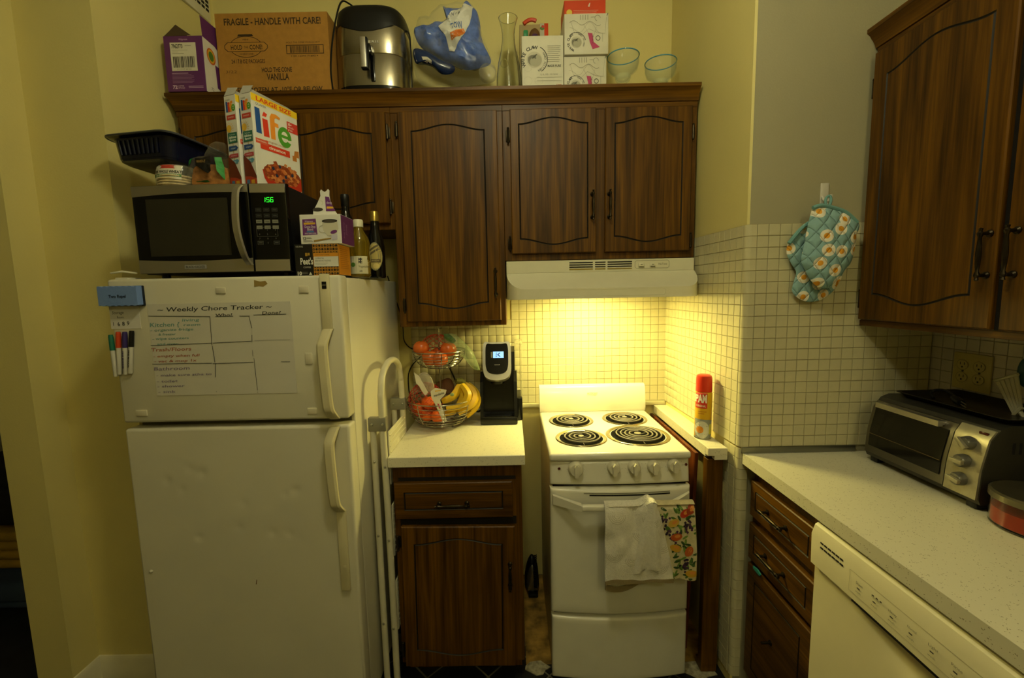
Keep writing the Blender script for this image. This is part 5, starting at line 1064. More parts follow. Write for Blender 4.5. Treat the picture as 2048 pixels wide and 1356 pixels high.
# air vent in the side wall
def sx_(y): return -1.395+(y-1.58)/(D+.05-1.58)*.05
mb = MB(); vn = thing('wall_vent', 'white metal lattice air vent high on the side wall', 'vent', (sx_(2.06), 2.06, 2.745))
mb.box((sx_(2.06)-.004, 1.98, 2.745), (sx_(2.06)+.009, 2.143, 2.93), .002); obj('frame', mb, white_trim, vn)
for j in range(8):
    for i in range(5):
        mb = MB(); y_ = 2.005+i*.027; z_ = 2.785+j*.018+(i % 2)*.0; mb.box((sx_(2.06)+.0085, y_, z_), (sx_(2.06)+.0098, y_+.020, z_+.012), .0004, 1); obj('opening', mb, gap_shade, vn)

# ================================================================ ladder, cords
tubm = M('white_powder_coat', 'cfc9b0', .35); grey = M('grey_bracket', '8a877a', .4, metal=.3)
lx1, lx2, ly, ly2 = -.5035, -.466, 1.515, 1.80
sl = thing('step_ladder', 'folded white metal step ladder leaning between the fridge and base cabinet', 'ladder', ((lx1+lx2)/2, 1.66, 0))
def leg(x, y, zt, xt): 
    mb = MB(); mb.tube([(x, y, .02), (xt, y, zt)], .0115, 12); return mb
obj('rear_leg', leg(lx1, ly, 1.035, lx1-.001), tubm, sl); obj('rear_leg', leg(lx1, ly2, 1.035, lx1-.001), tubm, sl)
mb = MB(); mb.tube(curve([(lx2, ly, .02), (lx2, ly, .6), (lx2-.004, ly, 1.08), (lx2-.004, ly+.005, 1.15), (lx2-.004, ly+.03, 1.207), (lx2-.004, ly+.09, 1.237), (lx2-.004, (ly+ly2)/2, 1.243), (lx2-.004, ly2-.09, 1.237), (lx2-.004, ly2-.03, 1.207), (lx2-.004, ly2-.005, 1.15), (lx2-.004, ly2, 1.08), (lx2, ly2, .6), (lx2, ly2, .02)], 6), .0120, 12); obj('handle_frame', mb, tubm, sl)
for y_ in (ly, ly2):
    mb = MB(); mb.box((lx1-.0145, y_-.013, 1.012), (lx2+.012, y_+.013, 1.062), .003); b_ = obj('bracket', mb, grey, sl)
    for x_ in (lx1, lx2):
        mb = MB(); mb.ball((x_, y_-.0135, 1.038), .005, (1, .6, 1), 8); obj('rivet', mb, M('zinc', 'b0ada0', .3, metal=.8), b_)
for z_ in (.88, .60, .25):
    mb = MB(); mb.ball((lx2, ly-.0115, z_), .005, (1, .6, 1), 8); obj('rivet', mb, M('zinc', 'b0ada0', .3, metal=.8), sl)
    mb = MB(); mb.ball((lx1, ly-.0115, z_+.02), .005, (1, .6, 1), 8); obj('rivet', mb, M('zinc', 'b0ada0', .3, metal=.8), sl)
for k, z_ in enumerate((.80, .52, .22)):
    mb = MB(); mb.box((lx2+.006, ly+.02, z_), (lx2+.011, ly2-.02, z_+.20), .002); st = obj('step', mb, tubm, sl)
    for j in range(9): 
        mb = MB(); mb.tube([(lx2+.0112, ly+.03, z_+.015+j*.021), (lx2+.0112, ly2-.03, z_+.015+j*.021)], .0022, 6); obj('rib', mb, tubm, st)
for x_ in (lx1, lx2):
    for y_ in (ly, ly2): mb = MB(); mb.lathe([(0, .0005), (.014, .0005), (.0145, .03), (.0125, .034), (0, .034)], (x_, y_, 0), 12); obj('rubber_foot', mb, M('grey_rubber', '8d8a7c', .8), sl)
def cord(par, pts, r, label):
    mb = MB(); mb.tube(curve(pts, 8), r, 6); return obj('power_cord', mb, black, par, label=label)
cord(mw, [at(775, 552, Y=2.05), at(786, 585, Y=2.08), at(800, 625, Y=2.13), at(806, 655, Y=2.148), at(808, 680, Y=2.148), at(818, 694, Y=2.148), at(834, 701, Y=2.148)], .003, 'black cord running down the wall behind the fridge to the tiles')
cord(fg, [at(843, 712, Y=2.148), at(825, 730, Y=2.148), at(817, 750, Y=2.148), at(818, 780, Y=2.148), at(822, 800, Y=2.148), at(812, 815, Y=2.148)], .003, 'black cord hanging on the wall behind the two-tier fruit basket')
KCORD = ([at(898, 733, Y=2.12), at(906, 750, Y=2.12), at(914, 768, Y=2.10), at(930, 800, Y=2.0), at(952, 822, Y=1.99), at(962, 820, Y=1.98)], .0045, 'thick black cord running from the wall behind the bananas')

# ================================================================ fruit basket
wire = M('chrome_wire', '9c988a', .25, metal=.9); bc = Vector((-.318, 1.880, .9145))
fb = thing('fruit_basket', 'two-tier chrome wire fruit basket on the small worktop', 'basket', bc)
def wire_bowl(z0, z1, r0, r1, nring, par, name, nrib=8):
    mb = MB()
    for k in range(nring):
        q = k/(nring-1); r = r0+(r1-r0)*math.sin(q*PI/2); z = z0+(z1-z0)*(1-math.cos(q*PI/2))
        mb.tube([(bc.x+r*math.cos(a), bc.y+r*math.sin(a), bc.z+z) for a in [2*PI*j/32 for j in range(32)]], .0014 if 0 < k < nring-1 else .0026, 5, closed=True)
    for j in range(nrib):
        a = 2*PI*(j+.3)/nrib; mb.tube([(bc.x+(r0+(r1-r0)*math.sin(q*PI/2))*math.cos(a), bc.y+(r0+(r1-r0)*math.sin(q*PI/2))*math.sin(a), bc.z+z0+(z1-z0)*(1-math.cos(q*PI/2))) for q in [k/8 for k in range(9)]], .002, 5)
    for a in (0, PI/2): mb.tube([(bc.x-r0*math.cos(a), bc.y-r0*math.sin(a), bc.z+z0), (bc.x+r0*math.cos(a), bc.y+r0*math.sin(a), bc.z+z0)], .0018, 5)
    return obj(name, mb, wire, par)
wire_bowl(.012, .125, .065, .148, 10, fb, 'lower_bowl'); wire_bowl(.262, .335, .045, .112, 9, fb, 'upper_bowl')
mb = MB(); mb.cyl((bc.x, bc.y, bc.z+.012), (bc.x, bc.y, bc.z+.43), .0045, 10); obj('pole', mb, wire, fb)
mb = MB(); mb.tube([(bc.x+.012*math.cos(a), bc.y, bc.z+.437+.009*math.sin(a)) for a in [2*PI*j/16 for j in range(16)]], .002, 6, closed=True); obj('top_ring', mb, wire, fb)
for j in range(3): a = 2*PI*j/3-.6; mb = MB(); mb.ball((bc.x+.06*math.cos(a), bc.y+.06*math.sin(a), bc.z+.0068), .0062, n=8); obj('foot', mb, black, fb)
tom = M('orange_red_fruit_skin', 'cc6226', .25, var=.12, scale=20); cle = M('orange_peel', 'e2651a', .45, var=.1, bump=.25, bscale=250)
def fruit(name, p, r, m, label, cat, group, sc=(1, 1, .9)):
    t = thing(name, label, cat, (p[0], p[1], p[2]-r*sc[2]), 0, group)
    mb = MB(); mb.ball(p, r, sc, 20, fn=lambda v: 1-.10*math.exp(-((v.x**2+v.y**2)*30))*(1 if v.z > 0 else .6)); obj('flesh', mb, m, t, smooth=180)
    mb = MB(); mb.lathe([(0, 0), (.005, .001), (.004, .003), (0, .004)], (p[0], p[1], p[2]+r*sc[2]*.89), 8); obj('stem', mb, M('green_stem', '4a5a20', .7), t)
zz = bc.z+.262
for k, (dx, dy, dz, r) in enumerate(((-.072, -.03, .088, .035), (-.032, -.05, .046, .036), (.012, -.058, .042, .034), (.042, -.018, .078, .036), (-.01, .02, .05, .036))):
    fruit('tomato', (bc.x+dx, bc.y+dy, zz+dz), r, tom, ('round orange-red tomato perched highest on the rim by the fridge side', 'orange-red tomato in the upper basket touching the tomato on the rim', 'orange-red tomato in front of the pole in the upper basket', 'orange-red tomato under the produce bag in the upper basket', 'orange-red tomato wrapped in the net in the upper basket')[k], 'tomato', 'tomatoes in the upper basket')
# red net around some fruit
def net(name, label, c, rx, ry, rz, m, n=13, tie=None):
    mb = MB()
    for s in (1, -1):
        for k in range(n):
            a0 = 2*PI*k/n; mb.tube([(c[0]+rx*math.sin(q)*math.cos(a0+s*q*1.2), c[1]+ry*math.sin(q)*math.sin(a0+s*q*1.2), c[2]+rz*math.cos(q)) for q in [.12+(PI-.24)*j/12 for j in range(13)]], .0010, 4)
    return tag(obj(name, mb, m), label, 'net bag')
net('net_bag', 'loose red net bag among the tomatoes in the upper basket', (bc.x-.012, bc.y+.012, zz+.088), .070, .055, .055, M('red_net', 'b8321c', .5))
ol = [tuple(at(px, py, Y=1.85).xz) for px, py in ((888, 672), (905, 668), (925, 682), (945, 705), (958, 735), (958, 742), (945, 738), (932, 720), (915, 710), (900, 706), (888, 690))]
mb = MB(); mb.puff(smoothpoly(ol, 4), 1.865, .028, back=1., amp=.010, fr=40); t = thing('produce_bag', 'thin green-tinted plastic produce bag draped over the upper basket', 'plastic bag', (bc.x+.06, 1.865, 1.16)); obj('film', mb, film('green_film', '9fb07a', .30, .2), t, smooth=50)
mb = MB(); mb.puff(smoothpoly([tuple(at(px, py, Y=1.86).xz) for px, py in ((888, 668), (900, 669), (912, 680), (906, 686), (893, 680))], 4), 1.855, .012, amp=.004, fr=80); obj('leaves', mb, M('herb_green', '44602a', .7, var=.4, scale=80), t)
# lower basket: clementines in a net with a paper label, and bananas
zl = bc.z+.012; O_ = (bc.x, bc.z)
for k, (dx, dy, dz, r) in enumerate(((-.055, -.045, .048, .030), (-.092, -.015, .070, .030), (-.045, -.055, .106, .031), (-.004, -.075, .050, .030), (-.06, .03, .05, .03))):
    fruit('clementine', (bc.x+dx, bc.y+dy, zl+dz), r, cle, ('bright orange clementine at the bottom of the net bag', 'orange clementine at the outer side of the net bag', 'orange clementine on top beside the paper tag', 'orange clementine below the paper tag near the bananas', 'orange clementine behind the others against the pole')[k], 'clementine', 'clementines in the lower basket', (1, 1, .88))
nb = net('net_bag', 'red diamond-mesh net bag holding clementines in the lower basket', (bc.x-.062, bc.y-.028, zl+.110), .075, .070, .078, M('red_net', 'b8321c', .5), 16)
YL = bc.y-.085
lb = thing('bag_label', 'white paper header with black script on the clementine net bag', 'label', (at(860, 790, Y=YL).x, YL, .94))
ol = [at(px, py, Y=YL).xz for px, py in ((828, 745), (838, 752), (856, 785), (850, 792), (838, 772), (832, 766))]
mb = MB(); mb.prism([tuple(p) for p in ol], YL, YL+.002, 'Y'); obj('paper_band', mb, M('white_label_paper', 'd8d0bc', .6), lb)
ol = [at(px, py, Y=YL-.02).xz for px, py in ((861, 783), (870, 776), (893, 780), (891, 788), (880, 800), (884, 815), (894, 842), (887, 846), (872, 812), (863, 795))]
mb = MB(); mb.prism([tuple(p) for p in ol], YL-.02, YL-.018, 'Y'); obj('paper_tag', mb, M('white_label_paper', 'd8d0bc', .6), lb)
o_ = at(868, 794, Y=YL-.02); printed(lb, 'script', (o_.x, YL-.02, o_.z), (1, 0, 0), (0, 0, 1), [('t', 'mandarins', 0, 0, .010, '2a2418', {'w': .046, 'sh': .2, 'rot': .3, 'bold': .02}), ('p', [(.005, .022), (.030, .026), (.030, .030), (.005, .027)], 'd8a92c'), ('p', [(.012, -.028), (.02, -.03), (.026, -.05), (.02, -.05)], 'c03a5c')])
ol = [tuple(at(px, py, Y=YL+.005).xz) for px, py in ((836, 752), (850, 745), (862, 756), (868, 775), (858, 786), (846, 772))]
mb = MB(); mb.puff(smoothpoly(ol, 4), YL+.012, .012, amp=.006, fr=70); obj('clear_window', mb, film('label_film', 'cfc4ae', .35, .15), lb, smooth=40)
bn = thing('banana_bunch', 'bunch of ripe yellow bananas in the lower basket', 'bananas', (bc.x+.06, bc.y-.02, zl+.02))
ban = M('banana_peel', 'd0a91c', .45, var=.10, scale=18); tip = M('banana_tip', '3a2c12', .8)
st_ = at(923, 764, Y=bc.y-.02)
for k, pts in enumerate(([(920, 768, -.02), (912, 785, -.045), (903, 795, -.06), (884, 803, -.07)], [(924, 770, -.03), (936, 790, -.06), (924, 810, -.075), (893, 818, -.085)], [(930, 768, -.0), (948, 785, -.02), (945, 806, -.05), (916, 826, -.07)], [(922, 768, -.02), (925, 795, -.035), (912, 818, -.05), (888, 828, -.06)], [(935, 768, .02), (953, 788, .02), (953, 810, .0), (932, 833, -.03)])):
    P_ = curve([at(px, py, Y=bc.y+dy) for px, py, dy in pts], 6); n = len(P_)
    mb = MB(); mb.tube(P_, [.006+.0125*math.sin(PI*min(1, (.12+.80*j/(n-1))))**.6 for j in range(n)], 6); b_ = obj('banana', mb, ban, bn, smooth=50)
    mb = MB(); mb.tube([P_[-1], P_[-1]+(P_[-1]-P_[-2]).normalized()*.008], [.0075, .004], 8); obj('tip', mb, tip, b_)
mb = MB(); mb.tube([st_+Vector((0, 0, .004)), st_+Vector((-.01, -.005, .004)), st_+Vector((-.022, -.012, .008))], [.015, .014, .010], 8); mb.tube([st_+Vector((.0, 0, .002)), st_+Vector((.016, .0, -.004))], [.014, .010], 8); obj('crown', mb, M('banana_crown', '5d5a1c', .7), bn)
s0 = at(904, 789, Y=bc.y-.075); mb = MB(); mb.ball(s0, .009, (1, .25, .8), 12); obj('sticker', mb, M('green_white_sticker', '9ab07a', .5), bn)
mb = MB(); mb.puff(smoothpoly([tuple(at(px, py, Y=bc.y+.02).xz) for px, py in ((868, 772), (885, 760), (900, 758), (908, 775), (900, 790), (880, 790))], 4), bc.y+.03, .025, amp=.008, fr=60); tag(obj('grape_bag', mb, film('red_bag_film', '7a3a2a', .5, .15), smooth=40), 'crinkled reddish plastic bag behind the bananas in the lower basket', 'plastic bag')

# ================================================================ coffee maker
kx0, kx1 = -.146, .018; kc = (kx0+kx1)/2
km = thing('coffee_maker', 'black single-cup coffee maker with silver bezel and lit blue screen', 'coffee maker', (kc, 1.99, .914))
kb = M('coffee_maker_black', '0c0c0d', .3); cord(km, *KCORD)
mb = MB()
prof = [(1.865, .9145), (2.10, .9145), (2.10, 1.210), (2.06, 1.238), (1.965, 1.225), (1.945, 1.10), (1.935, .955), (1.865, .950)]
mb.prism([(y, z) for y, z in prof], kx0+.012, kx1-.008, 'X'); mb.box((kx0, 1.862, .9145), (kx1, 2.08, .948), .006)
mb.prism([(1.865, .945), (1.925, .945), (1.965, 1.14), (1.945, 1.14), (1.90, 1.10)], kx0, kx0+.012, 'X'); mb.prism([(1.865, .945), (1.925, .945), (1.965, 1.14), (1.945, 1.14), (1.90, 1.10)], kx1-.014, kx1, 'X')
obj('body', mb, kb, km, smooth=25)
mb = MB(); mb.box((kx0+.018, 1.868, .948), (kx1-.018, 1.93, .953), .002)
for k in range(6): mb.box((kx0+.03+k*.018, 1.866, .9455), (kx0+.042+k*.018, 1.87, .9535), .001)
obj('drip_tray', mb, gblack, km)
# tilted brew head
HM = Matrix.Translation((kc-.004, 1.885, 1.200)) @ Matrix.Rotation(math.radians(-20), 4, 'X')
def head_outline(s, top=.075, bot=-.090):
    w2 = .062*s
    pts = [(w2*.93, top*s), (w2, .0), (w2*.96, bot*s*.55), (w2*.72, bot*s*.88), (0, bot*s), (-w2*.72, bot*s*.88), (-w2*.96, bot*s*.55), (-w2, .0), (-w2*.93, top*s), (-.4*w2, top*s*1.05), (.4*w2, top*s*1.05)]
    return smoothpoly(pts, 4)
def slab(pts, y0, y1, Mx, mb):
    n = len(pts); mb.add([Mx @ Vector((x, y0, z)) for x, z in pts]+[Mx @ Vector((x, y1, z)) for x, z in pts], [list(range(n)), list(range(n, 2*n))[::-1]]+[[i, (i+1) % n, n+(i+1) % n, n+i] for i in range(n)])
mb = MB(); slab(head_outline(1.), -.006, .06, HM, mb); obj('bezel', mb, M('silver_plastic', 'b4b0a2', .3, metal=.6), km, smooth=40)
mb = MB(); o1 = head_outline(.80); slab([(x, z+.008) for x, z in o1], -.009, .0, HM, mb); fc = obj('fascia', mb, gblack, km, smooth=40)
sc_ = M('lit_blue_screen', '9cc8ff', .3, emit='7db8ff', es=1.1)
mb = MB(); slab([(-.016, .008), (.030, .008), (.030, .036), (-.016, .036)], -.0102, -.009, HM, mb); scn = obj('screen', mb, sc_, fc, smooth=0)
printed(scn, 'screen_mark', HM @ Vector((0, -.0102, 0)), HM.to_3x3() @ Vector((1, 0, 0)), HM.to_3x3() @ Vector((0, 0, 1)), [('l', [(.014, .030), (.004, .022), (.014, .014)], .0035, '1c2c4c'), ('r', -.004, .013, .004, .004, '1c2c4c'), ('r', -.004, .020, .004, .004, '1c2c4c'), ('r', -.004, .027, .004, .004, '1c2c4c')])
mb = MB(); slab([(-.026, .010), (-.018, .008), (-.018, .036), (-.026, .034)], -.0100, -.009, HM, mb); obj('side_key', mb, M('grey_key', '77756c', .3), fc)
printed(fc, 'power_key', HM @ Vector((0, -.009, 0)), HM.to_3x3() @ Vector((1, 0, 0)), HM.to_3x3() @ Vector((0, 0, 1)), [('r', -.010, -.024, .022, .004, 'a09c90'), ('r', -.008, -.0232, .018, .0024, '1a1a1a')])
mb = MB(); slab([(x*.9, z) for x, z in head_outline(1.0, .078, -.03)], .05, .12, HM, mb); obj('head_top', mb, M('smoky_lid', '8a8468', .25), km, smooth=40)
mb = MB(); mb.cyl((kc-.004, 1.925, 1.09), (kc-.004, 1.925, 1.135), .032, 20, r2=.038); obj('spout', mb, kb, km)
mb = MB(); mb.box((kx1-.006, 1.93, 1.02), (kx1+.026, 2.09, 1.262), .008); mb.box((kx1-.008, 1.925, 1.262), (kx1+.028, 2.095, 1.268), .003); obj('water_tank', mb, film('clear_tank', 'cfc9a4', .18, .1), km)
mb = MB(); mb.box((kx1-.006, 1.925, .914), (kx1+.024, 2.09, 1.02), .006); obj('tank_base', mb, kb, km)
# iron-like appliance on the floor in the gap beside the stove
ic = at(1064, 1168, Z=.03)
t = thing('clothes_iron', 'black and silver iron with a coiled cord standing on the floor beside the stove', 'iron', (.076, 2.03, .001))
ol = smoothpoly([(.045, .02), (.040, .09), (.052, .16), (.076, .20), (.100, .16), (.108, .09), (.105, .02)], 5)
mb = MB(); mb.puff(ol, 2.03, .035, back=.9); obj('body', mb, M('iron_black', '141310', .35), t, smooth=60)
mb = MB(); mb.puff([(x*.8+.0155, z*.75+.012) for x, z in ol], 2.00, .012); obj('soleplate', mb, M('iron_metal', '8a8674', .25, metal=.8), t, smooth=60)
mb = MB(); mb.tube([(.090+.007*math.cos(k*1.1), 1.985+.007*math.sin(k*1.1), .05+k*.0016) for k in range(110)], .0022, 5); obj('coiled_cord', mb, black, t)
mb = MB(); mb.box((.055, 1.98, .001), (.103, 2.06, .018), .005); obj('heel', mb, black, t)
# ================================================================ stove
RX0, RX1 = .126, .637; RB = 2.10
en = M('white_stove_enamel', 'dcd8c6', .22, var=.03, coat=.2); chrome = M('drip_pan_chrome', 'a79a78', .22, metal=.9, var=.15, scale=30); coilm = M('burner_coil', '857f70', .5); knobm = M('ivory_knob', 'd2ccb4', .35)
rg = thing('stove', 'small white electric stove with four coil burners', 'stove', ((RX0+RX1)/2, 1.80, 0))
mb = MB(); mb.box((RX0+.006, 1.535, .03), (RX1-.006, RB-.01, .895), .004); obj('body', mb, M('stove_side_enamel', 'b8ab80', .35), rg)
for x_ in (RX0+.04, RX1-.04):
    for y_ in (1.57, RB-.05): mb = MB(); mb.cyl((x_, y_, 0.001), (x_, y_, .035), .016, 10); obj('foot', mb, black, rg)
mb = MB(); mb.box((RX0, 1.505, .886), (RX1, RB-.035, .914), .010, 3)
ct_ = obj('cooktop', mb, en, rg)
mb = MB(); n_ = 24
mb.prism([(RB-.045, .905), (RB, .905), (RB, 1.030), (RB-.012, 1.042), (RB-.030, 1.040), (RB-.042, 1.028), (RB-.055, .93)], RX0+.001, RX1-.001, 'X'); bgd = obj('backguard', mb, en, rg, smooth=50)
printed(bgd, 'brand_mark', ((RX0+RX1)/2, RB-.047, .998), (1, 0, 0), (0, .13, 1), [('t', 'HOTPOINT', 0, 0, .008, '9a8a50', {'w': .050, 'al': 'c', 'bold': .03})], lift=.003)
def burner(cx_, cy_, r, turns):
    mb = MB(); mb.lathe([(r*.30, .9120), (r*.8, .9115), (r*.86, .9135), (r*.90, .9175), (r*.97, .9180), (r, .9145), (r, .9142), (r*.9, .9139)], (cx_, cy_, 0), 40); p_ = obj('drip_pan', mb, chrome, rg, smooth=50)
    mb = MB(); mb.lathe([(0, .9146), (r*.84, .9146), (r*.84, .9150), (0, .9150)], (cx_, cy_, 0), 32); obj('pan_bowl', mb, M('burnt_pan', '0c0b08', .9, spec=.1), p_)
    mb = MB(); N = turns*28; pts = []
    for k in range(N+1):
        q = k/N; rr_ = r*(.22+.54*q); a = q*turns*2*PI+1.2; pts.append((cx_+rr_*math.cos(a), cy_+rr_*math.sin(a), .9225))
    mb.tube(pts, .0031, 6); mb.cyl((cx_, cy_, .917), (cx_, cy_, .924), r*.11, 14)
    for a in (.5, 2.6, 4.7): mb.tube([(cx_+r*.1*math.cos(a), cy_+r*.1*math.sin(a), .9165), (cx_+r*.82*math.cos(a), cy_+r*.82*math.sin(a), .9165)], .0014, 4)
    obj('coil', mb, coilm, p_)
burner(.258, 1.905, .100, 3); burner(.502, 1.918, .100, 3); burner(.266, 1.672, .102, 3); burner(.496, 1.692, .126, 4)
mb = MB(); bowfront(mb, RX0+.002, RX1-.002, .796, .884, 1.513, 1.54, .012, .010, 20, 6); 
for v in mb.bm.verts: v.co.y += (v.co.z-.796)*.10 if v.co.y < 1.53 else 0
cp = obj('control_panel', mb, en, rg, smooth=50); cpb = bvh_of(cp)
def kn(px, py, r):
    p = at(px, py, Y=1.505); h = cpb.ray_cast(Vector((p.x, 1.2, p.z)), Vector((0, 1, 0)))[0]; c = Vector((p.x, h.y, p.z))
    mb = MB(); mb.lathe([(0, -.022), (r*.80, -.022), (r*.92, -.018), (r, -.004), (r*1.04, 0), (0, .001)], c, 28, 'Y')
    k_ = obj('knob', mb, knobm, rg, smooth=40)
    mb = MB(); mb.prism([(-.0065, -r*.86), (.0065, -r*.86), (.0075, r*.55), (0, r*.98), (-.0075, r*.55)], -.034, -.021, 'Y')
    for v in mb.bm.verts: v.co = Vector((c.x+v.co.x, c.y+v.co.y, c.z+v.co.z))
    obj('grip', mb, knobm, k_, smooth=30); return c
kcs = [kn(1152, 938, .027)]+[kn(px, py, .0225) for px, py in ((1227, 935), (1268, 934), (1307, 933), (1348, 931))]
it = []
for c in kcs:
    for k in range(11):
        q = PI*.5+k*2*PI/11; it.append(('r', c.x+.031*math.cos(q)-.0012, c.z+.030*math.sin(q)-.0008, .0024, .0016, 'a09a84'))
    it.append(('r', c.x-.002, c.z+.031, .004, .002, 'b8442c'))
for c in kcs[1:]: it.append(('r', c.x-.028, c.z+.024, .003, .003, 'b8442c'))
it += [('t', 'OVEN', RX0+.030, .853, .004, '8a846c', {'w': .012}), ('t', 'SURFACE', RX1-.036, .862, .004, '8a846c', {'w': .016})]
printed(cp, 'dial_marks', (0, 1.5, 0), (1, 0, 0), (0, 0, 1), it, bvh=cpb, lift=.0008)
for px, py in ((1119, 940), (1375, 932)):
    p = at(px, py, Y=1.505); h = cpb.ray_cast(Vector((p.x, 1.2, p.z)), Vector((0, 1, 0)))[0]; mb = MB(); mb.lathe([(0, -.003), (.004, -.0025), (.0055, 0), (0, .001)], (p.x, h.y, p.z), 12, 'Y'); obj('indicator_light', mb, M('dark_red_lens', '4a140c', .2), cp)
mb = MB(); bowfront(mb, RX0+.001, RX1-.001, .301, .786, 1.505, 1.535, .022, .012, 24, 12); od = obj('oven_door', mb, en, rg, smooth=50)
mb = MB(); bowfront(mb, RX0+.002, RX1-.002, .035, .288, 1.505, 1.535, .022, .010, 24, 10); obj('storage_drawer', mb, en, rg, smooth=50)
mb = MB(); mb.box((RX0+.012, 1.525, .286), (RX1-.012, 1.536, .303)); mb.box((RX0+.012, 1.525, .784), (RX1-.012, 1.536, .798)); obj('door_gap_shade', mb, gap_shade, rg)  # dark strips, painted shade between drawer, oven door and control panel
HY, HZ = 1.432, .748; hxl, hxr = RX0+.008, RX1-.008
for s, xa, xb in ((1, hxl, hxl+.095), (-1, hxr, hxr-.095)):
    mb = MB(); mb.add([(xa, 1.503, HZ+.020), (xa, 1.503, HZ-.020), (xb, HY+.010, HZ-.013), (xb, HY+.010, HZ+.013), (xa+s*.002, 1.494, HZ+.017), (xa+s*.002, 1.494, HZ-.017), (xb, HY-.009, HZ-.010), (xb, HY-.009, HZ+.010)], [[0, 3, 2, 1], [4, 5, 6, 7], [0, 4, 7, 3], [1, 2, 6, 5], [0, 1, 5, 4], [2, 3, 7, 6]]); obj('handle_bracket', mb, en, od, smooth=20)
mb = MB(); mb.box((hxl+.094, HY-.009, HZ-.011), (hxr-.094, HY+.010, HZ+.011), .006, 3); obj('handle_bar', mb, en, od)
printed(od, 'door_vent', (0, 1.4, 0), (1, 0, 0), (0, 0, 1), [('r', RX0+.12, .7715, RX1-RX0-.20, .004, '8f8a78'), ('r', RX0+.14, .764, RX1-RX0-.22, .005, '14110c')], bvh=bvh_of(od), lift=.0008)

# ---- towels over the oven handle
terry = M('white_terry', 'e6e0d0', .95, var=.06, scale=120, bump=.9, bscale=420); tan = M('tan_hem', '8f7f5a', .95, bump=.5, bscale=300)
tw = thing('dish_towel', 'rumpled white terry towel with tan hem hanging on the oven handle', 'towel', (.42, HY, .43))
def lerp(a, b, t): return a+(b-a)*t
tL, tR, bL, bR = .305, .478, .303, .540
def tface(u, v):                                            # v 0 top .. 1 bottom
    x = lerp(lerp(tL, tR, u), lerp(bL, bR, u), v**.8); z = lerp(HZ+.015+(.020 if u > .72 else 0)*math.exp(-((u-.86)/.12)**2)*1.0, .498+.006*math.sin(u*9), v)
    fold = .014*math.exp(-((u-.55+.12*v)/.10)**2)*(1-v*.4) - .016*math.exp(-((u-.86+.02*v)/.12)**2)*(1-.5*v) - .010*math.exp(-((u-.25)/.22)**2)*v
    n_ = noise.noise(Vector((x*22, z*16, 1.3)))*.007*min(1, v*3)
    y = HY-.022-.010*math.sin(PI*min(1, v*4)/2)+fold+n_
    if v < .05: y = lerp(HY-.004, y, v/.05)
    return (x, y, z+(.010 if v < .04 else 0))
mb = MB(); mb.sheet(40, 44, tface, .005); fo = obj('front_fall', mb, terry, tw, smooth=80); tv = bvh_of(fo)
mb = MB(); mb.sheet(40, 3, lambda u, v: (lerp(bL, bR, u), tface(u, 1.)[1]-.001+.0*v, lerp(tface(u, 1.)[2]+.004, tface(u, 1.)[2]-.010-.004*math.sin(u*7), v)), .006); obj('hem', mb, tan, tw, smooth=80)
mb = MB(); mb.sheet(30, 20, lambda u, v: (lerp(.315, .505, u)+.0*v, HY+.015+.004*math.sin(u*8), lerp(HZ+.012, .452-.022*math.sin(u*5.0+.3)+.02*(u-.5), v)), .005); bfall = obj('back_fall', mb, terry, tw, smooth=80)
mb = MB(); mb.sheet(24, 3, lambda u, v: (lerp(.315, .505, u), HY+.0135+.004*math.sin(u*8), lerp(.468, .446, v)-.022*math.sin(u*5.0+.3)+.02*(u-.5)), .007); obj('hem', mb, tan, tw, smooth=80)
mb = MB(); mb.sheet(20, 10, lambda u, v: (lerp(.318, .470, u), HY-.022+(HY*0)+.0415*v, HZ+.014+.008*math.sin(PI*v)), .003)
for v in mb.bm.verts: v.co.z += .014*math.exp(-((v.co.x-.452)/.022)**2)
obj('fold', mb, terry, tw, smooth=80)
def gath(u, v):
    xc = lerp(.462, .470, v); hw = lerp(.020, .070, v**.85); x = xc+(u-.5)*2*hw
    z = HZ+.038*math.cos(min(1, abs(u-.5)*2)*1.2)-.0+lerp(0, -.245, v) if v > 0 else HZ+.036
    bul = (1-abs(2*u-1)**2.2)*lerp(.020, .016, v)+.006*math.sin(u*14)*v
    return (x, HY-.024-bul-.006*math.sin(PI*v), z-.012*(1-v)*abs(2*u-1))
mb = MB(); mb.sheet(26, 34, gath, .006)
mb.grid(14, 8, lambda u, v: (.442+.040*u, lerp(HY-.030-.014*math.sin(PI*u), HY+.016, v), HZ+.012+(.026*math.sin(PI*u)**.6)*(1-.6*v)+.010*math.sin(PI*v)))
obj('bunched_corner', mb, terry, tw, smooth=80)
rowsit = []
for (ux, uz) in ((.345, .735), (.46, .725), (.335, .60), (.43, .665), (.50, .63), (.40, .58), (.49, .555)):
    for r in (.010, .016, .022, .028): rowsit.append(('ring', ux, uz, r, r+.0014, 'bdb59c', PI, 2*PI))
printed(tw, 'woven_shells', (0, 1.3, 0), (1, 0, 0), (0, 0, 1), rowsit, bvh=tv, lift=.0008, step=.00001, sub=.006)
ft = thing('dish_towel', 'thin dish towel printed with fruit and leaves hanging on the oven handle', 'towel', (.555, HY, .49))
flm = M('cream_print_cotton', 'c8bb92', .9, var=.12, scale=60, bump=.3, bscale=300)
def fface(u, v):
    x = lerp(lerp(.482, .612, u), lerp(.520, .622, u), min(1, v*1.6)); z = lerp(HZ+.016, .492+.004*math.sin(u*6), v)
    y = HY-.017-.006*math.sin(PI*min(1, v*3)/2)+.004*math.sin(u*9+v*3)*v
    return (x, lerp(HY-.002, y, min(1, v/.05)), z)
mb = MB(); mb.sheet(20, 36, fface, .003); fo = obj('front_fall', mb, flm, ft, smooth=80); tv = bvh_of(fo)
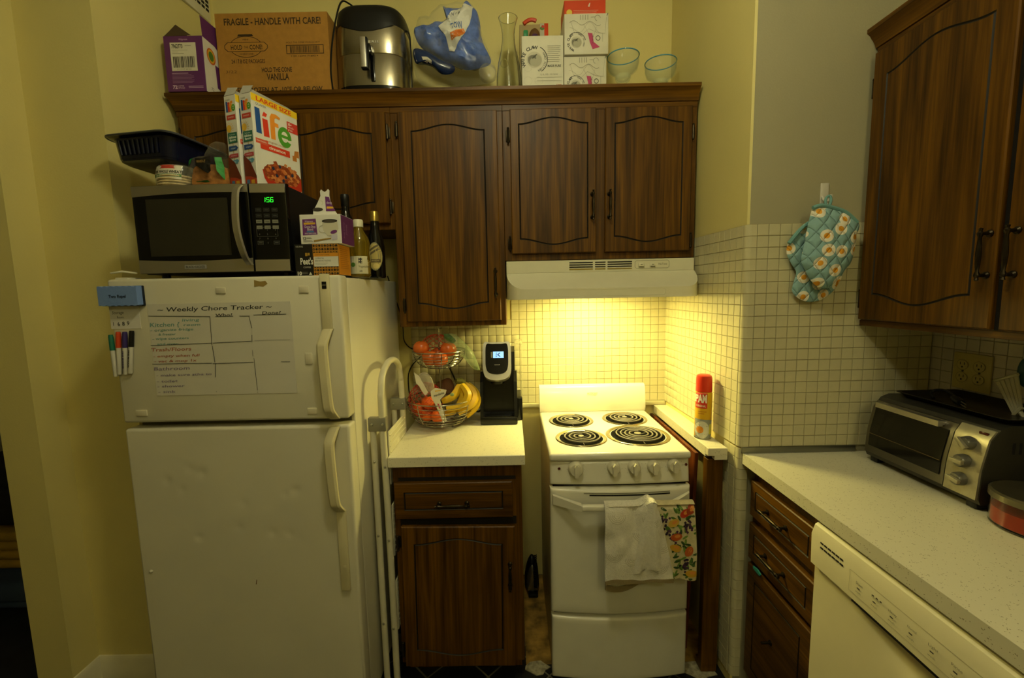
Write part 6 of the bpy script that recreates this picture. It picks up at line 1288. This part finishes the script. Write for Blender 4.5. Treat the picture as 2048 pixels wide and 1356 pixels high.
mb = MB(); mb.sheet(12, 20, lambda u, v: (lerp(.495, .612, u), HY+.014, lerp(HZ+.014, .55, v)), .003); obj('back_fall', mb, flm, ft, smooth=80)
mb = MB(); mb.sheet(16, 8, lambda u, v: (lerp(.484, .613, u), HY-.018+.032*v, HZ+.015+.007*math.sin(PI*v)), .002); fop = obj('fold', mb, flm, ft, smooth=80)
rd = random.Random(5); it = []
def leafy(x, z):
    for k in range(4):
        q = rd.uniform(0, PI); it.append(('e', x+rd.uniform(-.018, .018), z+rd.uniform(-.018, .018), .011, .004, rd.choice(('4a6a2a', '2f4a22', '6a8a3a')), q))
for x, z in ((.545, .73), (.60, .70), (.53, .66), (.59, .63), (.545, .60), (.61, .575), (.55, .545), (.585, .52), (.60, .505), (.54, .51), (.575, .75), (.50, .73), (.565, .68), (.615, .66), (.56, .57), (.60, .545), (.575, .615), (.53, .69), (.61, .73)): leafy(x, z)
def grapes(x, z):
    for k in range(22): it.append(('e', x+rd.gauss(0, .009), z+rd.gauss(0, .013), .0042, .0042, rd.choice(('3a2440', '50304e', '2a1a30'))))
for x, z in ((.595, .69), (.585, .545), (.535, .655), (.50, .70)): grapes(x, z)
for x, z, q, c in ((.550, .650, .2, 'b8521c'), (.595, .595, 1.2, 'c2602a'), (.548, .610, -.3, 'c8982c'), (.58, .733, .6, 'b8361c'), (.605, .515, .1, 'c89a2c'), (.60, .745, .9, '9a3a1c'), (.54, .700, .5, 'c8a03c')): it += [('e', x, z, .020, .013, c, q), ('e', x+.003, z+.003, .010, .006, 'd88a3c', q)]
printed(ft, 'fruit_print', (0, 1.3, 0), (1, 0, 0), (0, 0, 1), it, bvh=tv, lift=.0006, step=.00001, sub=.008)

# ---- cooking spray
c = Vector((.7405, 1.655, .9145)); t = thing('spray_can', 'yellow and red cooking spray can standing on the narrow ledge', 'spray can', c)
CR = .031
b_ = lathe_thing(t, 'can', [(0, 0), (CR-.002, 0), (CR, .003), (CR, .178), (CR-.003, .184), (0, .185)], c, M('yellow_can_print', 'd8a81c', .3), 32)
lathe_thing(t, 'cap', [(0, .250), (.020, .2495), (.0265, .246), (.029, .238), (.0300, .185), (0, .185)], c, M('red_translucent_cap', 'd0341a', .3), 32)
lathe_thing(t, 'base_rim', [(CR-.001, 0), (CR+.001, .001), (CR+.001, .005), (CR-.001, .006)], c, M('tin', '9a968c', .3, metal=.8), 32)
printed(t, 'can_print', c, (.93, -.36, 0), (0, 0, 1), [('r', -.040, .122, .052, .064, 'c8341c'), ('t', 'PAM', -.030, .146, .030, 'e8e0d0', {'w': .040, 'bold': .05}), ('t', 'ORIGINAL', -.027, .128, .008, 'e8c8b0', {'w': .034, 'bold': .03}), ('r', -.020, .108, .030, .003, 'b87a1c'), ('r', -.020, .100, .022, .003, 'b87a1c'), ('p', [(-.045, .002), (.045, .002), (.045, .068), (.020, .078), (-.045, .080)], '8a8d8a'), ('e', -.004, .038, .026, .034, 'c8c6ba'), ('e', -.012, .038, .013, .014, 'dc8a1c'), ('p', [(.020, .020), (.030, .020), (.030, .060), (.022, .060)], 'c8c04a')], bvh=bvh_of(b_), lift=.0008, sub=.006)

# ================================================================ dishwasher
DX = .812; DY0, DY1 = 1.108, .508
dw = thing('dishwasher', 'ivory dishwasher with a top control strip under the long worktop', 'dishwasher', (1.05, .81, 0)); dm = M('ivory_dishwasher', 'e8deb6', .3, var=.02); dm2 = M('ivory_control_strip', 'e8dfba', .3, var=.02)
mb = MB(); mb.box((.850, DY1+.004, .01), (1.40, DY0-.004, .868)); obj('tub', mb, sblack, dw)
mb = MB(); N = 30
def dwf(u, v):
    y = lerp(DY0, DY1, u); z = lerp(.10, .752, v); s = math.exp(-((u-.58)/.22)**4)*math.exp(-((z-.750)/.055)**2); return (DX+.034*s, y, z)
mb.grid(N, 30, dwf); mb.add([(DX, DY0, .10), (.85, DY0, .10), (.85, DY0, .752), (DX, DY0, .752)], [[0, 1, 2, 3]]); mb.add([(DX, DY1, .10), (.85, DY1, .10), (.85, DY1, .752), (DX, DY1, .752)], [[0, 1, 2, 3]]); mb.add([(DX, DY0, .10), (.85, DY0, .10), (.85, DY1, .10), (DX, DY1, .10)], [[0, 1, 2, 3]]); obj('door_panel', mb, dm, dw, smooth=50)
mb = MB(); mb.prism([(DX-.012, .752), (.85, .748), (.85, .866), (DX+.002, .866), (DX-.006, .860), (DX-.014, .835)], DY1, DY0, 'Y')
cpn = obj('control_strip', mb, dm2, dw, smooth=30)
mb = MB(); mb.prism([(DX-.010, .744), (.85, .744), (.85, .7535), (DX-.010, .7535)], DY1+.02, DY0-.14, 'Y'); obj('grip_recess', mb, sblack, dw)
for r_ in range(2):
    for k in range(6):
        mb = MB(); y_ = DY0-.035-k*.0135; z_ = .826-r_*.013; mb.box((DX-.0150, y_-.0105, z_), (DX-.0125, y_, z_+.0042), .0004, 1); obj('vent_slot', mb, gap_shade, cpn)
it = [('l', [(.135, .010), (.58, .010)], .0008, 'b8b08c'), ('l', [(.135, .062), (.58, .062)], .0008, 'b8b08c'), ('l', [(.135, .010), (.135, .062)], .0008, 'b8b08c')]
names = ['Start', 'Reset', 'Heavy', 'Normal', 'Light', 'Rinse', 'Dry', 'Delay', 'Lock']
for k, nme in enumerate(names):
    x_ = .155+k*.045; it += [('t', nme, x_, .040, .006, '8a846c', {'w': .020}), ('r', x_+.004, .030, .008, .003, '4a463a'), ('t', 'wash', x_, .020, .005, '9a947c', {'w': .016})]
for k in range(3): it.append(('r', .205+k*.010, .046, .005, .003, '3a362c'))
printed(cpn, 'control_marks', (DX-.0130, DY0, .760), (0, -1, 0), (-.0, 0, 1), it, lift=.0012)
mb = MB(); mb.box((.87, DY1+.01, .005), (.88, DY0-.01, .10)); obj('toe_plate', mb, black, dw)

# ================================================================ toaster oven
TX = 1.172; TY0, TY1 = 1.408, 1.052; TZ = .9150
to = thing('toaster_oven', 'grimy stainless toaster oven with three knobs in the corner', 'toaster oven', (1.29, 1.23, TZ)); ts = brushed('grimy_steel', '77736a', .38, 'Y'); tgl = M('sooty_oven_glass', '14120d', .12, var=.3, scale=20)
prof = [(TX+.012, .932), (TX+.006, .945), (TX+.010, 1.02), (TX+.026, 1.10), (TX+.045, 1.128), (TX+.07, 1.138), (1.435, 1.136), (1.44, 1.125), (1.44, .935), (1.43, .930)]
mb = MB(); mb.prism(prof, TY1, TY0, 'Y'); obj('body', mb, M('oven_dark_steel', '4a4840', .4, metal=.7, var=.2), to, smooth=30)
def fx(z):
    for (x0_, z0_), (x1_, z1_) in zip(prof[1:], prof[2:]):
        if z0_ <= z <= z1_: return x0_+(x1_-x0_)*(z-z0_)/(z1_-z0_)
    return TX+.01
ydv = TY1+.088
def tpanel(nm, ya, yb, za, zb, off, m, par=to, n=8):
    mb = MB(); fr_ = lambda u, v: (fx(lerp(za, zb, v))-off, lerp(ya, yb, u), lerp(za, zb, v))
    vs = [fr_(i, j/n) for j in range(n+1) for i in (0, 1)]; vs += [(x+off+.003, y, z) for x, y, z in vs]; k = 2*(n+1)
    fs = [[2*j, 2*j+1, 2*j+3, 2*j+2] for j in range(n)]+[[2*j, 2*j+2, k+2*j+2, k+2*j] for j in range(n)]+[[2*j+1, 2*j+3, k+2*j+3, k+2*j+1] for j in range(n)]+[[0, 1, k+1, k], [2*n, 2*n+1, k+2*n+1, k+2*n]]
    mb.add(vs, fs); return obj(nm, mb, m, par, smooth=40)
td = tpanel('oven_door', TY0-.004, ydv, .948, 1.118, .006, ts); tpanel('door_glass', TY0-.018, ydv+.012, .972, 1.098, .0085, tgl, td)
tpanel('control_panel', ydv-.002, TY1+.003, .945, 1.124, .006, M('worn_silver_panel', 'a39c84', .35, metal=.5, var=.15, scale=30))
mb = MB(); mb.tube([(fx(1.012)-.0095, TY0-.02, 1.012), (fx(1.012)-.0095, ydv+.014, 1.012)], .0012, 6); obj('rack_line', mb, M('rack_wire', '6a5a34', .4, metal=.6), td)
mb = MB(); mb.box((fx(1.108)-.028, TY0-.03, 1.102), (fx(1.108)-.014, ydv+.03, 1.118), .004); 
for y_ in (TY0-.04, ydv+.04): mb.box((fx(1.108)-.018, y_-.008, 1.104), (fx(1.108)+.0, y_+.008, 1.116), .002)
obj('door_handle', mb, steel, td)
for k, z_ in enumerate((1.082, 1.034, .985)):
    c = Vector((fx(z_)-.006, (ydv+TY1)/2, z_)); mb = MB(); mb.lathe([(0, -.018), (.014, -.018), (.0165, -.014), (.018, 0), (0, .001)], c, 22, 'X'); k_ = obj('knob', mb, M('steel_grey_knob', '6a6860', .3, metal=.5), to)
    q = (.7, 0.0, .15)[k]; mb = MB(); mb.box((-.027, -.017, -.0055), (-.017, .017, .0055), .002)
    for v in mb.bm.verts: v.co = c+Matrix.Rotation(q, 4, 'X') @ v.co
    obj('grip', mb, M('worn_silver_panel', 'a39c84'), k_)
mb = MB(); mb.box((fx(1.113)-.008, TY1+.012, 1.110), (fx(1.113)-.004, TY1+.034, 1.117), .001); obj('indicator_light', mb, M('dark_red_lens', '4a140c', .2), to)
it = []
for z_ in (1.082, 1.034, .985):
    for k in range(9): q = .3+k*.7; it.append(('r', .044+.025*math.cos(q), z_+.024*math.sin(q), .006, .0016, '5a5442'))
mb = MB()
for k in range(8): mb.box((1.25+k*.017, TY1-.0012, 1.065), (1.257+k*.017, TY1+.002, 1.095), .0006, 1)
obj('side_vents', mb, gap_shade, to)
for x_ in (TX+.03, 1.41):
    for y_ in (TY0-.025, TY1+.025): mb = MB(); mb.box((x_-.015, y_-.014, TZ), (x_+.015, y_+.014, .934), .003); obj('foot', mb, sblack, to)
# baking tray and its plug on top
by = thing('baking_tray', 'black baking tray lying on top of the toaster oven', 'tray', (1.33, 1.20, 1.139)); mb = MB()
lv = [(.085, .145, .012, 0), (.098, .158, .015, .014), (.104, .164, .018, .015), (.104, .164, .018, .0165), (.095, .155, .015, .0155), (.083, .143, .012, .002), (0, 0, 0, .002)]; vs = []
for hx_, hy_, r, z in lv: vs += [(1.335+x, 1.215+y, 1.1385+z) for x, y in (rr(hx_, hy_, r) if hx_ else [(1e-4*math.cos(k), 1e-4*math.sin(k)) for k in range(k0)])]
mb.add(vs, [[i*k0+j, i*k0+(j+1) % k0, (i+1)*k0+(j+1) % k0, (i+1)*k0+j] for i in range(len(lv)-1) for j in range(k0)]+[list(range(k0))]); obj('tray_body', mb, M('blackened_tray', '15130e', .35, metal=.3, var=.4), by, smooth=50)
pg = thing('power_plug', 'black plug and looped cord lying on the baking tray', 'plug', (1.32, 1.26, 1.142))
mb = MB(); mb.tube(curve([at(1868, 796, X=1.30), at(1862, 786, X=1.31), at(1872, 780, X=1.32), at(1890, 781, X=1.32), at(1905, 790, X=1.31), at(1912, 797, X=1.30)], 6), .004, 6); obj('cord', mb, black, pg)
a_, b2_ = at(1905, 794, X=1.30), at(1922, 806, X=1.285); mb = MB(); mb.tube([a_, a_+(b2_-a_)*.5, b2_], [.006, .011, .010], 10); obj('plug_body', mb, black, pg)
mb = MB()
for d_ in (-.004, .004): mb.tube([b2_+Vector((0, 0, d_)), b2_+Vector((-.004, -.018, d_-.004))], .0016, 5)
obj('prongs', mb, M('brass_prong', 'b8ae90', .3, metal=.9), pg)
# candle
c = Vector((1.232, .965, .9145)); cd = thing('candle', 'wide glass jar candle with red wax and a metal lid', 'candle', c); R0 = .085
lathe_thing(cd, 'jar', [(0, .0), (R0-.006, .0), (R0, .006), (R0, .068), (R0-.003, .068), (R0-.003, .008), (0, .006)], c, M('jar_glass', 'f0ece0', .05, trans=1., ior=1.3, var=0), 40)
lathe_thing(cd, 'wax', [(0, .0075), (R0-.0045, .0085), (R0-.0045, .044), (0, .043)], c, M('red_wax', 'c43a1c', .5), 40)
lathe_thing(cd, 'lid', [(R0-.002, .068), (R0+.003, .068), (R0+.003, .082), (R0-.002, .086), (R0-.008, .0845), (0, .084)], c, M('pewter_lid', '77705a', .28, metal=.8), 40)
for k in range(3):
    a = 2.1*k; mb = MB(); mb.cyl((c.x+.03*math.cos(a), c.y+.03*math.sin(a), c.z+.043), (c.x+.03*math.cos(a), c.y+.03*math.sin(a), c.z+.052), .0012, 6); obj('wick', mb, black, cd)
jb = bvh_of([o for o in cd.children if o.name.startswith('jar')][0])
printed(cd, 'label_print', c, (.78, -.62, 0), (0, 0, 1), [('r', -.012, .006, .055, .050, 'b08d3a'), ('r', -.010, .008, .051, .046, '8a2414'), ('e', .010, .034, .012, .012, 'd8a03c'), ('e', .014, .018, .012, .010, 'c8c0b0')], bvh=jb, lift=.0008, sub=.008)
# outlet
ot = thing('wall_outlet', 'beige plate with four power sockets on the painted tiles', 'outlet', (XR, 1.345, 1.158)); op = M('beige_outlet_plate', 'c8b96e', .4); XO = XR-.0075
mb = MB(); mb.box((XO-.005, 1.288, 1.158), (XO+.001, 1.402, 1.275), .003); pl_ = obj('plate', mb, op, ot)
for yy in (1.370, 1.320):
    for z_ in (1.237, 1.197):
        mb = MB(); n = 20; mb.prism([(yy+.0165*math.cos(q), z_+.0145*math.copysign(min(abs(math.sin(q)), .85), math.sin(q))) for q in [2*PI*k/n for k in range(n)]], XO-.0075, XO-.004, 'X'); s_ = obj('socket', mb, op, ot)
        printed(s_, 'slots', (XO-.0075, yy, z_), (0, -1, 0), (0, 0, 1), [('ring', 0, 0, .0165, .0172, '4a4426'), ('r', -.0075, 0, .0022, .008, '15130c'), ('r', .0050, 0, .0022, .008, '15130c'), ('e', 0, -.007, .0028, .0028, '15130c')])
    mb = MB(); mb.lathe([(0, -.0065), (.003, -.006), (.0035, -.0045), (0, -.004)], (XO, yy, 1.217), 10, 'X'); obj('screw', mb, M('dark_screw', '3a3626', .4), ot)
# utensil crock at the frame edge with two tools leaning in
uc = Vector((1.375, .985, .9145)); ck = tag(lathe_thing(None, 'utensil_crock', [(0, 0), (.050, 0), (.056, .008), (.058, .13), (.061, .135), (.058, .138), (.054, .13), (.050, .012), (0, .010)], uc, M('glazed_crock', '7a6a48', .3), 28), 'round glazed crock holding kitchen tools beside the candle', 'crock')
sp = thing('spatula', 'pale translucent slotted spatula leaning out of the crock', 'spatula', uc+Vector((0, 0, .02)))
h0, h1 = uc+Vector((-.0, -.01, .02)), at(2038, 820, X=1.352)
mb = MB(); mb.tube([h0, h1], .005, 8); obj('shaft', mb, M('pale_nylon', 'b8b294', .5), sp)
tL_, tR_, bL_, bR_ = at(1987, 758, X=1.345), at(2036, 745, X=1.345), at(2026, 832, X=1.350), at(2044, 815, X=1.350)
for k in range(5):
    u0, u1 = k/5+.02, (k+1)/5-.02; q = [tL_.lerp(tR_, u0), tL_.lerp(tR_, u1), bL_.lerp(bR_, u1), bL_.lerp(bR_, u0)]; mb = MB(); mb.add(q+[p+Vector((.003, 0, 0)) for p in q], [[0, 1, 2, 3], [7, 6, 5, 4], [0, 4, 5, 1], [1, 5, 6, 2], [2, 6, 7, 3], [3, 7, 4, 0]]); obj('blade_slat', mb, film('nylon_film', 'cfc9a8', .55, .4), sp)
mb = MB(); mb.tube([tL_.lerp(bL_, .05), tR_.lerp(bR_, .05)], .004, 6); obj('blade_tip', mb, film('nylon_film', 'cfc9a8', .55, .4), sp); mb = MB(); mb.tube([bL_, bR_], .005, 6); obj('blade_edge', mb, film('nylon_film', 'cfc9a8', .55, .4), sp)
ts_ = thing('serving_spoon', 'dark teal plastic spoon standing in the crock', 'spoon', uc+Vector((.01, -.02, .02))); 
e0 = at(2052, 745, X=1.36); mb = MB(); mb.ball(e0, .032, (.25, .62, 1.25), 16); obj('bowl', mb, M('teal_nylon', '1f4a56', .4), ts_); mb = MB(); mb.tube([uc+Vector((.02, -.02, .02)), e0-Vector((0, 0, .03))], .005, 8); obj('shaft', mb, M('teal_nylon', '1f4a56', .4), ts_)

# ================================================================ oven mitts on a hook
egg = egg_cloth('egg_print_cotton'); piping = M('teal_piping', '6f9c98', .9)
mitt_hook = thing('wall_hook', 'white adhesive hook on the wall above the tiles', 'hook', (at(1650, 400, Y=WF-.005).x, WF, at(1650, 400, Y=WF-.005).z))
a_, b2_ = at(1642, 366, Y=WF-.004), at(1660, 403, Y=WF-.004); mb = MB(); mb.box((a_.x, WF-.006, b2_.z-.02), (b2_.x-.006, WF-.0004, a_.z), .003); obj('plate', mb, M('white_hook_plastic', 'cfcabc', .35), mitt_hook)
p_ = at(1650, 404, Y=WF-.02); mb = MB(); mb.tube(curve([(p_.x, WF-.005, p_.z+.02), (p_.x, WF-.018, p_.z+.005), (p_.x+.003, WF-.034, p_.z+.002), (p_.x+.006, WF-.040, p_.z+.020)], 5), .004, 8); obj('hook_arm', mb, M('white_hook_plastic', 'cfcabc', .35), mitt_hook)
def mitt(label, outl, Y, th, cuff, seed):
    pts = [tuple(at(px, py, Y=Y).xz) for px, py in outl]; xs_ = [p[0] for p in pts]; zs_ = [p[1] for p in pts]
    t = thing('oven_mitt', label, 'oven mitt', ((min(xs_)+max(xs_))/2, Y, min(zs_)), 0, 'egg-print oven mitts')
    mb = MB(); mb.puff(smoothpoly(pts, 5), Y, th, back=.6, amp=.003, fr=45, pw=.55, rings=(1, .97, .9, .8, .65, .45, .22), seed=seed); obj('quilted_body', mb, egg, t, smooth=70)
    cp_ = [at(px, py, Y=Y-.012) for px, py in cuff]; mb = MB(); mb.tube(curve(cp_, 5), .0065, 8); obj('cuff_binding', mb, piping, t); return t
YMt = 1.422
m1 = mitt('teal quilted oven mitt with white and yellow flowers hanging in front of its pair', [(1626, 414), (1640, 410), (1655, 411), (1690, 422), (1716, 444), (1712, 470), (1706, 505), (1697, 530), (1685, 545), (1676, 565), (1655, 577), (1634, 573), (1618, 556), (1608, 535), (1602, 520), (1607, 495), (1616, 450)], YMt, .034, [(1626, 416), (1642, 411), (1660, 414), (1690, 424), (1714, 445)], 1)
lp = [at(1652, 414, Y=YMt-.012), at(1651, 402, Y=YMt+.006), at(1653, 395, Y=YMt+.012), at(1660, 392, Y=YMt+.012), at(1662, 402, Y=YMt+.006), at(1658, 414, Y=YMt-.012)]
mb = MB(); mb.tube(curve(lp, 5), .004, 8); obj('hanging_loop', mb, piping, m1)
mitt('teal quilted oven mitt mostly hidden behind its pair against the tiles', [(1622, 440), (1606, 455), (1582, 480), (1574, 492), (1574, 510), (1584, 530), (1592, 545), (1586, 568), (1584, 582), (1594, 595), (1612, 603), (1635, 602), (1652, 594), (1668, 580), (1680, 560), (1690, 520), (1670, 450)], WF-.024, .012, [(1620, 444), (1600, 460), (1578, 487)], 5)

# ================================================================ next room, seen past the left wall
nv = M('navy_upholstery', '30405f', .85, var=.15, bump=.3)
mb = MB(); ob = thing('storage_bench', 'dark navy upholstered bench in the next room', 'bench', (-2.75, 2.25, 0))
q = at(30, 1140, Y=2.05); mb.box((-3.2, 1.95, .02), (-1.95, 2.55, q.z-.10), .02); obj('base', mb, nv, ob)
mb = MB(); mb.box((-3.22, 1.93, q.z-.10), (-1.93, 2.57, q.z), .03, 3); obj('seat_pad', mb, nv, ob)
for x_ in (-3.12, -2.05):
    for y_ in (2.02, 2.48): mb = MB(); mb.cyl((x_, y_, .001), (x_, y_, .03), .02, 10); obj('foot', mb, black, ob)
zt_ = q.z
ylw = M('mustard_blanket', 'a8862a', .9, var=.15, bump=.5); bk = thing('folded_blanket', 'folded mustard yellow blanket on the navy bench', 'blanket', (-2.5, 2.25, zt_))
for k in range(4): mb = MB(); mb.box((-2.85+.01*k, 2.05, zt_+.001+k*.048), (-2.12-.01*k, 2.45, zt_+.047+k*.048), .02, 3); obj('fold', mb, ylw, bk)
bp_ = thing('backpack', 'black backpack lying on the yellow blanket', 'bag', (-2.5, 2.25, zt_+.195)); mb = MB(); mb.box((-2.8, 2.10, zt_+.195), (-2.2, 2.42, zt_+.55), .08, 4); obj('main_pouch', mb, M('black_nylon', '08080a', .7), bp_)
mb = MB(); mb.box((-2.68, 2.06, zt_+.22), (-2.32, 2.13, zt_+.42), .03, 3); obj('front_pocket', mb, M('black_nylon', '08080a', .7), bp_)
